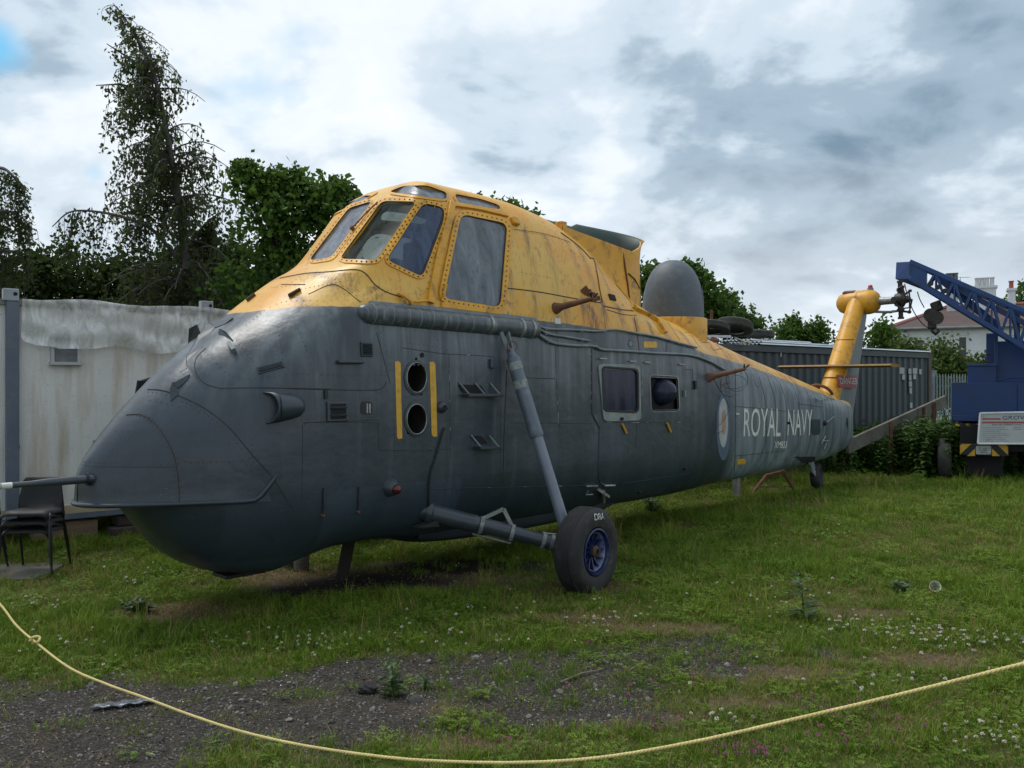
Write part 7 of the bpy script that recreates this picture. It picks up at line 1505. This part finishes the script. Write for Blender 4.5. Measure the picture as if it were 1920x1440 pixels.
def broadleaf(name, label, base, blobs, seed, leaf=0.14, per=46, ncl=None, mat=None, trunk_r=0.14, cat='tree', flat=0.45, shell=0.55):
    """blobs: world centre and radii; foliage sprays sit on limbs that reach into them"""
    r_ = np.random.default_rng(seed); base = Vector((base[0], base[1], 0)); root = empty(name, base, 0, label, cat); C = []; SH = []; br = MB(); mid = sum((Vector(b[0]) for b in blobs), Vector()) / len(blobs) - base; fork = Vector((mid.x * 0.5, mid.y * 0.5, max(0.3, mid.z * 0.5)))
    m = MB(); m.tube([Vector((0, 0, -0.1)), fork * 0.5 + Vector((0.05, 0, 0)), fork], [trunk_r, trunk_r * .8, trunk_r * .6], 9); m.build('trunk', M_BARK, root, smooth=60)
    for (c, rad) in blobs:
        c = Vector(c) - base; k = ncl or int(10 + 26 * rad[0] * rad[2]); br.tube([fork, fork.lerp(c, .6) + Vector((r_.normal(0, .1), r_.normal(0, .1), 0)), c], [trunk_r * .5, trunk_r * .3, trunk_r * .12], 5, cap=False)
        for i in range(k):
            d = r_.normal(size=3); d /= np.linalg.norm(d); q = shell + (1 - shell) * r_.random(); q *= r_.uniform(0.85, 1.12); p_ = c + Vector((d[0] * rad[0] * q, d[1] * rad[1] * q, d[2] * rad[2] * q)); br.tube([c.lerp(p_, 0.2), c.lerp(p_, .6) + Vector((0, 0, -.05)), p_], [trunk_r * .12, trunk_r * .08, 0.004], 3, cap=False)
            sr = r_.uniform(0.16, 0.34) * (leaf / 0.14); sh_ = r_.uniform(0.05, 0.9); L_ = r_.normal(size=(per, 3)) * np.array([sr, sr, sr * flat]); 
            for w in L_: C.append((p_.x + w[0], p_.y + w[1], p_.z + w[2] - 0.3 * (w[0] ** 2 + w[1] ** 2) / sr)); SH.append(sh_)
    br.build('branches', M_BARK, root); leaf_mesh('crown', C, leaf, mat or L_SYC, root, np.array(SH), 0.2, seed, 0.75); return root
W = at
# tall wind bent birch
birch('birch_tree', 'tall weeping birch bent over by the wind left of the cockpit', [Vector((W(372, 720, 17).x, 17.0, 0)), W(365, 640, 17), W(352, 520, 17), W(338, 390, 17), W(322, 300, 17), W(303, 200, 17), W(285, 130, 17), W(262, 80, 17), W(238, 40, 17), W(212, 6, 17)], 0.10, 225, lambda s_: 1.65 * (1.04 - s_) ** 1.0 + 0.16, 5, (-0.42, 0, 0), 0.082, [[W(330, 480, 17), W(285, 430, 16.8), W(235, 408, 16.6), W(175, 396, 16.5), W(130, 398, 16.5), W(98, 425, 16.5)], [W(300, 200, 17), W(270, 185, 16.9), W(235, 160, 16.8), W(180, 160, 16.8)], [W(290, 150, 17), W(250, 115, 17), W(200, 82, 17)], [W(345, 470, 17), W(385, 420, 17.3), W(410, 400, 17.5)]], (0.35, 1.0), 25)
birch('birch_tree', 'birch with loose branches cut off by the left edge', [Vector((W(-70, 720, 16).x, 16.0, 0)), W(-68, 560, 16), W(-60, 420, 16), W(-48, 330, 16), W(-30, 270, 16)], 0.10, 60, lambda s_: 1.5 * (1.1 - s_) ** 0.7 + 0.2, 6, (0.15, 0, 0), 0.075, [[W(-60, 430, 16), W(-10, 400, 15.8), W(30, 400, 15.7), W(62, 430, 15.6)], [W(-50, 330, 16), W(0, 315, 15.8), W(25, 330, 15.7), W(48, 352, 15.7)], [W(-60, 500, 16), W(0, 470, 15.8), W(55, 480, 15.7)]], (0.25, 0.8), 22)
# sycamore between birch and cockpit
broadleaf('sycamore_tree', 'broad leaved sycamore between the birch and the cockpit', W(545, 720, 15.5), [(W(487, 352, 15.5), (.24, .3, .32)), (W(535, 388, 15.5), (.48, .5, .42)), (W(590, 375, 15.6), (.42, .45, .42)), (W(628, 372, 15.7), (.22, .3, .3)), (W(508, 440, 15.4), (.55, .55, .5)), (W(580, 450, 15.6), (.7, .6, .6)), (W(480, 520, 15.5), (.7, .6, .6)), (W(560, 530, 15.6), (.9, .6, .6)), (W(460, 318, 15.5), (.10, .15, .16)), (W(518, 335, 15.5), (.12, .15, .18)), (W(545, 335, 15.5), (.10, .15, .16)), (W(636, 348, 15.7), (.08, .1, .12))], 11, 0.105, 62)
# dark understorey behind the cabin
for i, (u, v, Y, rx, rz, lab) in enumerate(((30, 520, 18.5, 1.0, 1.0, 'dark bush rising behind the cabin at the left edge'), (130, 520, 18.8, 0.9, 0.85, 'dark bush behind the cabin below the arching birch branch'), (225, 525, 19.0, 0.9, 0.85, 'dark bush behind the cabin left of the birch trunk'), (320, 520, 18.6, 1.0, 0.95, 'dark bush behind the cabin at the birch foot'), (415, 500, 18.2, 0.9, 1.1, 'dark bush behind the cabin between birch and sycamore'), (500, 540, 18.4, 1.0, 0.9, 'dark bush behind the nose below the sycamore'))):
    c = W(u, v, Y); broadleaf('bush', lab, c, [(c, (rx, .8, rz)), (c - Vector((0.3, 0, 0.9)), (rx * 1.1, .8, 0.9))], 70 + i, 0.12, 46, 46, L_HEDGE, 0.07, 'bush', 0.7, 0.35)
# trees further off
broadleaf('far_tree', 'treetop showing just above the cockpit roof', W(930, 720, 25), [(W(905, 392, 25), (.40, .5, .32)), (W(945, 392, 25), (.45, .5, .24)), (W(925, 440, 25), (1.0, .8, .8)), (W(985, 430, 25), (.6, .6, .5))], 21, 0.17, 40, 26)
broadleaf('far_tree', 'tree rising behind the left shoulder of the radar dome', W(1230, 720, 25), [(W(1222, 515, 25), (.5, .5, .42)), (W(1285, 508, 25.2), (.25, .4, .2)), (W(1240, 560, 25), (.9, .8, .7)), (W(1305, 525, 25.2), (.2, .3, .35)), (W(1330, 572, 25.5), (.6, .6, .5))], 22, 0.16, 44, 26)
broadleaf('far_tree', 'tree behind the tyres right of the radar dome', W(1370, 720, 27), [(W(1342, 575, 27), (.55, .5, .5)), (W(1380, 590, 27), (.55, .5, .45)), (W(1362, 562, 27), (.16, .2, .25)), (W(1400, 610, 27), (.35, .4, .35))], 23, 0.15, 40, 22)
for i, (u, v, Y, rx, rz, lab) in enumerate(((1478, 622, 31, .55, .38, 'green bush above the container behind the left of the tail'), (1525, 632, 31, .6, .3, 'green bush above the container just left of the yellow pylon'), (1648, 640, 30, .5, .45, 'green bush above the container right of the yellow pylon'))):
    c = W(u, v, Y); broadleaf('bush', lab, c, [(c, (rx, .6, rz)), (c - Vector((0, 0, 0.7)), (rx * 1.2, .6, .6)), (c + Vector((0.15, 0, rz * .9)), (.15, .2, .2))], 90 + i, 0.13, 40, 20, L_SYC, 0.06, 'bush', 0.7, 0.4)
for i, (u, v, Y, rx, rz, lab) in enumerate(((1768, 668, 27, .5, .55, 'pale green shrub left of the house window'), (1800, 690, 26.6, .6, .35, 'pale green shrub below the house window'), (1738, 700, 27.5, .7, .5, 'pale green shrub behind the container corner'), (1838, 690, 27.3, .5, .4, 'pale green shrub behind the crane hood'), (1700, 655, 29, .6, .3, 'yellowish hedge before the left end of the house'))):
    c = W(u, v, Y); broadleaf('shrub', lab, c, [(c, (rx, .5, rz)), (c - Vector((0, 0, 0.6)), (rx * 1.1, .5, .6))], 100 + i, 0.13, 40, 26, L_PALE, 0.05, 'shrub', 0.7, 0.4)
broadleaf('far_tree', 'dark tree beside the red chimney pot at the right edge', W(1935, 720, 60), [(W(1930, 560, 60), (.9, .9, 1.1)), (W(1945, 600, 60), (1.6, 1.2, 1.6))], 24, 0.3, 40, 30)

# ------------------------------------------------------------------ nettle bed before the container and crane
def nettle(seed, h):
    r_ = np.random.default_rng(seed); vs = []; fs = []; sh = []
    n_ = 9
    for i in range(n_):
        z = h * (0.12 + 0.88 * i / (n_ - 1)); l_ = 0.14 * (1.1 - 0.55 * i / (n_ - 1)) * r_.uniform(.8, 1.2)
        for k in range(4 if i % 2 else 3):
            a_ = k * 1.57 + i * 0.78 + r_.normal(0, .3); d = np.array([math.cos(a_), math.sin(a_), r_.uniform(-.1, .45)]); s_ = np.array([-math.sin(a_), math.cos(a_), 0]) * l_ * 0.28; p_ = np.array([0.02 * math.sin(z * 5 + seed), 0.02 * math.cos(z * 4), z]); o = len(vs)
            for q in (p_, p_ + d * l_ * .35 + s_, p_ + d * l_ * .75 + s_ * .6 - [0, 0, l_ * .12], p_ + d * l_ - [0, 0, l_ * .3], p_ + d * l_ * .75 - s_ * .6 - [0, 0, l_ * .12], p_ + d * l_ * .35 - s_): vs.append(tuple(q))
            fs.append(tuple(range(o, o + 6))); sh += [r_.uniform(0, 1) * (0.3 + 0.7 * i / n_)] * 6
    o = len(vs); vs += [(-.004, 0, 0), (.004, 0, 0), (0.004, 0, h), (-.004, 0, h)]; fs.append((o, o + 1, o + 2, o + 3)); sh += [0.3] * 4
    me = bpy.data.meshes.new('nettle_stem'); me.from_pydata(vs, [], fs); me.update(); a_ = me.attributes.new('shade', 'FLOAT', 'POINT'); a_.data.foreach_set('value', np.array(sh, np.float32)); return link('nettle_stem', me, None, M_NET)
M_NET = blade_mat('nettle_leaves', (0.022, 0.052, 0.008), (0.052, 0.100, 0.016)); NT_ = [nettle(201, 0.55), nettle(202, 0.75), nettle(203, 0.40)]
r_ = np.random.default_rng(33); P_ = []; HS = []
for k in range(3600):
    u = r_.uniform(1545, 2060); 
    if u < 1700: v0, v1 = 872 - (u - 1545) * 0.02, 893
    else: v0, v1 = 868, 897
    if r_.random() < 0.12: u = r_.uniform(1735, 1800); v1 = 902; v0 = 888
    v = r_.uniform(v0, v1); g = gnd(u, v); h = float(np.interp(u, [1545, 1575, 1600, 1700, 1790, 1803, 1880, 1893, 1960, 2060], [0.7, 1.0, 1.2, 1.35, 1.5, 0.9, 0.35, 1.2, 1.5, 1.5])) * r_.uniform(.6, 1.15)
    P_.append((g.x, g.y + r_.uniform(0, .8) * (u < 1780), 0)); HS.append(h)
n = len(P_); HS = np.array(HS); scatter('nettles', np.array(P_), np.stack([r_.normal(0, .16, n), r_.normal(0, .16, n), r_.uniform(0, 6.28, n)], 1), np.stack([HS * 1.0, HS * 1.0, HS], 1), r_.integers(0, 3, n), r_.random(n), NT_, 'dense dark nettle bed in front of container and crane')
# ================================================================== rope barrier in front
rp = [(-330,800,6.5),(-180,935,5.85),(-70,1055,5.35),(0,1133,5.0),(30,1172,4.87),(65,1203,4.72),(130,1252,4.48),(200,1283,4.28),(270,1308,4.1),(355,1340,3.92),(440,1368,3.78),(520,1388,3.66),(600,1403,3.58),(700,1417,3.47),(800,1426,3.40),(960,1430,3.28),(1120,1421,3.17),(1300,1391,3.06),(1500,1346,2.95),(1700,1299,2.84),(1920,1244,2.72),(2050,1211,2.66),(2300,1135,2.55)]
ctr = [Vector(q) for q in smoothed([tuple(at(u, v, Y)) for u, v, Y in rp], 26)]
base = Vector((0, 3.3, 0)); rope = empty('rope', base, 0, 'yellow twisted rope slung across the foreground', 'rope')
for q_ in (ctr[0], ctr[-1]):
    m = MB(); m.tube([Vector((q_.x, q_.y + 0.02, -0.1)) - base, Vector((q_.x, q_.y + 0.02, q_.z + 0.08)) - base], 0.022, 10); m.build('post', M_RUST, rope, smooth=50)
M_ROPE = paint('yellow_nylon_rope', (0.62, 0.50, 0.20), 0.6, var=0.12, scale=14, dirt=(0.36, 0.28, 0.12), dirt_amt=0.3, bump=0.2)
L_ = [0.0]
for a_, b in zip(ctr[:-1], ctr[1:]): L_.append(L_[-1] + (b - a_).length)
N_ = int(L_[-1] / 0.006); tt = np.linspace(0, L_[-1], N_); CX = [np.interp(tt, L_, [q[k] for q in ctr]) for k in range(3)]
for s_ in range(3):
    pts = []
    for i in range(N_):
        t = tt[i]; an = 2 * math.pi * (t / 0.046 + s_ / 3); j = min(i + 1, N_ - 1); j0 = max(i - 1, 0); tg = Vector([CX[k][j] - CX[k][j0] for k in range(3)]).normalized(); sd = tg.cross(Vector((0, 0, 1))).normalized(); up = sd.cross(tg)
        pts.append(Vector([CX[k][i] for k in range(3)]) - base + (sd * math.cos(an) + up * math.sin(an)) * 0.0031)
    m = MB(); m.tube(pts, 0.0037, 6); m.build('strand', M_ROPE, rope, smooth=80)
k0 = at(66, 1199, 4.70) - base; m = MB(); m.tube([k0 + Vector((0.024 * math.cos(t), 0.01 * math.sin(2 * t), 0.016 * math.sin(t))) for t in np.linspace(0.3, 6.6, 18)], 0.007, 6); m.tube([k0 + Vector((0.005 * math.cos(t) - .02, 0.014 * math.sin(t), 0.004 * t - 0.02)) for t in np.linspace(0, 6.3, 10)], 0.007, 6); m.build('knot', M_ROPE, rope, smooth=80)

# ================================================================== stacked black chairs
M_PLAS = paint('black_polyprop', (0.006, 0.0065, 0.007), 0.65, var=0.2, scale=8); M_LEG = paint('black_tube', (0.007, 0.007, 0.008), 0.55, var=0.2)
def make_chair():
    c = empty('chair', (0, 0, 0))
    # shell: seat towards -y (front), back at +y
    prof = [(-0.215, 0.400), (-0.20, 0.425), (-0.15, 0.436), (0.0, 0.425), (0.12, 0.418), (0.17, 0.430), (0.195, 0.47), (0.21, 0.54), (0.222, 0.61), (0.238, 0.70), (0.245, 0.735)]
    NW = 13; vs = []
    for i, (y, z) in enumerate(prof):
        hw_ = 0.225 if i < 5 else (0.215 if i < 8 else 0.20 - 0.012 * (i - 8))
        for k in range(NW):
            a_ = 2 * k / (NW - 1) - 1; dz = -0.045 * max(0, abs(a_) - 0.8) / 0.2 if i < 5 else 0.0; dy = 0.03 * a_ * a_ * -1 if i >= 6 else 0.0
            cr_ = 1.0 if i not in (0, 10) else 0.94
            vs.append((a_ * hw_ * cr_, y + dy, z + dz + (0.014 * a_ * a_ if i in (2, 3, 4) else 0)))
    m = MB(); m.add(vs, [(i * NW + k, i * NW + k + 1, (i + 1) * NW + k + 1, (i + 1) * NW + k) for i in range(len(prof) - 1) for k in range(NW - 1)]); sh_ = m.build('shell', M_PLAS, c, smooth=60); md = sh_.modifiers.new('thick', 'SOLIDIFY'); md.thickness = 0.007; md.offset = -1
    for sx_ in (-1, 1):
        m = MB(); m.tube([(sx_ * 0.255, -0.24, 0.0), (sx_ * 0.232, -0.185, 0.385), (sx_ * 0.225, -0.16, 0.408), (sx_ * 0.20, -0.12, 0.412)], 0.0115, 8); m.build('leg', M_LEG, c, smooth=60)
        m = MB(); m.tube([(sx_ * 0.235, 0.27, 0.0), (sx_ * 0.215, 0.16, 0.375), (sx_ * 0.21, 0.13, 0.402), (sx_ * 0.20, 0.09, 0.406)], 0.0115, 8); m.build('leg', M_LEG, c, smooth=60)
        m = MB(); m.tube([(sx_ * 0.20, -0.12, 0.412), (sx_ * 0.20, 0.09, 0.406)], 0.011, 8); m.build('side_rail', M_LEG, c, smooth=60)
    return c
ch0 = make_chair(); placed = 0
for (g, rz, names) in ((gnd(66, 1074), R(6), ('lowest', 'middle', 'topmost')), (gnd(-58, 1078), R(3), ('lowest', 'middle', 'topmost'))):
    for k in range(3):
        c = ch0 if placed == 0 else copy_tree(ch0); placed += 1; c.location = (g.x + 0.004 * k, g.y - 0.024 * k, 0.03 + 0.09 * k); c.rotation_euler = (0, 0, rz)
        tag(c, names[k] + (' black plastic chair of the stack under the nose probe' if rz > R(4) else ' black plastic chair of the stack cut off by the left edge'), 'chair', 'stacked black plastic chairs')
sl_ = gnd(30, 1088); m = MB(); m.box((0, 0, 0.012), (1.5, 0.75, 0.035), R(10)); o = m.build('paving_slab', paint('grey_paving', (0.13, 0.12, 0.105), 0.9, var=0.25, scale=4, bump=0.3, dirt=(0.06, 0.06, 0.04), dirt_amt=0.5), None, bevel=0.008); o.location = (sl_.x - 0.55, sl_.y + 0.22, 0); tag(o, 'grey paving slab under the stacked chairs', 'slab')

# ================================================================== small things on the ground
g = gnd(1752, 1110); ax = Vector((-0.28, -0.86, 0.26)).normalized(); m = MB(); mt = frame_z(Vector((0, 0, 0.050)) - ax * 0.05, ax)
m.lathe([(0.001, 0.0), (0.030, 0.0), (0.046, 0.098), (0.050, 0.100), (0.050, 0.095), (0.0485, 0.094), (0.045, 0.09), (0.0285, 0.003), (0.001, 0.003)], mt, 28); o = m.build('paper_cup', paint('white_paper_cup', (0.78, 0.76, 0.70), 0.6, var=0.08, scale=20, dirt=(0.35, 0.2, 0.1), dirt_amt=0.3), None, smooth=50); o.location = g; tag(o, 'discarded white paper cup lying on the grass', 'cup')
g = gnd(688, 1297); bm = bmesh.new(); bmesh.ops.create_icosphere(bm, subdivisions=3, radius=1); rr_ = np.random.default_rng(9)
for v in bm.verts: n_ = 1 + 0.16 * math.sin(5 * v.co.x + 2) * math.cos(4 * v.co.y) + 0.10 * math.sin(9 * v.co.z + 7 * v.co.x); v.co = Vector((v.co.x * 0.062, v.co.y * 0.05, v.co.z * 0.034)) * n_
me = bpy.data.meshes.new('black_stone'); bm.to_mesh(me); bm.free(); o = link('black_stone', me, None, paint('black_lump', (0.016, 0.016, 0.017), 0.85, var=0.4, scale=40, bump=0.5)); o.location = (g.x, g.y, 0.02); tag(o, 'black lump of stone beside a weed on the stony strip', 'stone')
g = gnd(232, 1325); vs = []; r_ = np.random.default_rng(12)
for i in range(15):
    for j in range(6): x = -0.16 + 0.32 * i / 14; y = (-0.035 + 0.07 * j / 5) * (0.5 + 0.7 * math.sin(math.pi * (i + 1) / 16)) + 0.35 * x; vs.append((x, y, 0.012 + 0.016 * abs(math.sin(i * 0.9 + j)) + 0.004 * r_.random()))
m = MB(); m.add(vs, [(i * 6 + j, (i + 1) * 6 + j, (i + 1) * 6 + j + 1, i * 6 + j + 1) for i in range(14) for j in range(5)]); o = m.build('plastic_scrap', paint('grey_plastic_film', (0.13, 0.145, 0.17), 0.3, var=0.7, scale=16, dirt=(0.01, 0.01, 0.012), dirt_amt=0.9), None, smooth=50); md = o.modifiers.new('thick', 'SOLIDIFY'); md.thickness = 0.002; o.location = g; tag(o, 'torn grey and black plastic scrap on the stony strip by the rope', 'scrap')
# larger stones one can pick out
for (u, v, s_, lab) in ((585,1285,0.028,'pale grey'), (1175,1328,0.05,'dark flat'), (1140,1260,0.03,'greyish'), (640,1400,0.022,'small pale'), (180,1390,0.03,'brownish')):
    pass
# thistle, dock and other single weeds
M_WEED = blade_mat('weed_leaves', (0.035, 0.075, 0.016), (0.05, 0.10, 0.022))
M_WEED = paint('weed_green', (0.045, 0.085, 0.022), 0.6, var=0.3, scale=20)
def weed(name, g, h, nst, nlv, ll, seed, label, mat=None, spread=0.25):
    r_ = np.random.default_rng(seed); root = empty(name, g, 0, label, 'weed')
    for s_ in range(nst):
        an = r_.uniform(0, 6.28); tip = Vector((math.cos(an) * spread * h * r_.uniform(.2, 1), math.sin(an) * spread * h * r_.uniform(.2, 1), h * r_.uniform(.7, 1.0))); m = MB(); pts = [tip * t + Vector((0.01 * math.sin(3 * t), 0, 0)) for t in np.linspace(0, 1, 6)]; m.tube(pts, [0.004 * (1 - 0.6 * t) for t in np.linspace(0, 1, 6)], 5); st = m.build('stem', M_WEED, root)
        lf = MB()
        for i in range(nlv):
            t = r_.uniform(0.05, 1.0); p_ = tip * t; a2 = r_.uniform(0, 6.28); l_ = ll * r_.uniform(.6, 1.2) * (1.15 - 0.6 * t); d = Vector((math.cos(a2), math.sin(a2), r_.uniform(0.1, 0.7))).normalized(); sd = d.cross(Vector((0, 0, 1))).normalized() * l_ * 0.17
            lf.add([p_, p_ + d * l_ * .35 + sd, p_ + d * l_ * .7 + sd * .8 - Vector((0, 0, l_ * .08)), p_ + d * l_ - Vector((0, 0, l_ * .25)), p_ + d * l_ * .7 - sd * .8 - Vector((0, 0, l_ * .08)), p_ + d * l_ * .35 - sd], [(0, 1, 2, 3, 4, 5)])
        lf.build('leaves', mat or M_WEED, st)
    return root
weed('thistle', gnd(738, 1305), 0.28, 3, 22, 0.09, 61, 'upright green thistle growing beside the black stone'); weed('dock_plant', gnd(1508, 1165), 0.42, 3, 12, 0.16, 62, 'tall dock plant in the grass right of the wheel'); weed('leafy_weed', gnd(268, 1150), 0.14, 7, 14, 0.13, 63, 'low dark leafy weed on the bare patch below the chin', spread=1.2)
weed('grass_stalk', gnd(338, 1172), 0.20, 1, 2, 0.06, 64, 'single pale grass stalk on the bare straw patch'); weed('leafy_weed', gnd(1225, 962), 0.28, 9, 18, 0.14, 65, 'dark leafy weed under the cabin belly behind the wheel', spread=0.9); weed('grass_stalk', gnd(795, 1290), 0.10, 4, 5, 0.06, 66, 'small seedling right of the thistle on the stones')
weed('leafy_weed', gnd(1690, 1110), 0.10, 7, 12, 0.10, 67, 'low weed rosette left of the paper cup', spread=1.1)
# young nettle standing up in front of the crane
weed('tall_nettle', gnd(1806, 893), 1.08, 2, 34, 0.16, 68, 'tallest nettle standing before the blue crane body', spread=0.06); weed('tall_nettle', gnd(1899, 893), 0.62, 2, 26, 0.12, 69, 'dark seeding weed in front of the information board', paint('dark_seed_heads', (0.03, 0.03, 0.02), 0.8, var=0.3), 0.08)
# brown twigs
for (a_, b, lab) in (((1050,1283,0.01), (1130,1258,0.015), 'pale dry twig lying on the stony strip near the middle'), ((1490,1302,0.01), (1420,1312,0.01), 'dry brown twig lying in the grass right of the stones')):
    A = gnd(a_[0], a_[1]); B = gnd(b[0], b[1]); m = MB(); m.tube([Vector((0, 0, 0.012)), (B - A) * .5 + Vector((0, 0.02, 0.02)), B - A + Vector((0, 0, 0.012))], [0.007, 0.006, 0.003], 6); o = m.build('twig', paint('dry_twig', (0.20, 0.16, 0.11), 0.85, var=0.3), None); o.location = A; tag(o, lab, 'twig')
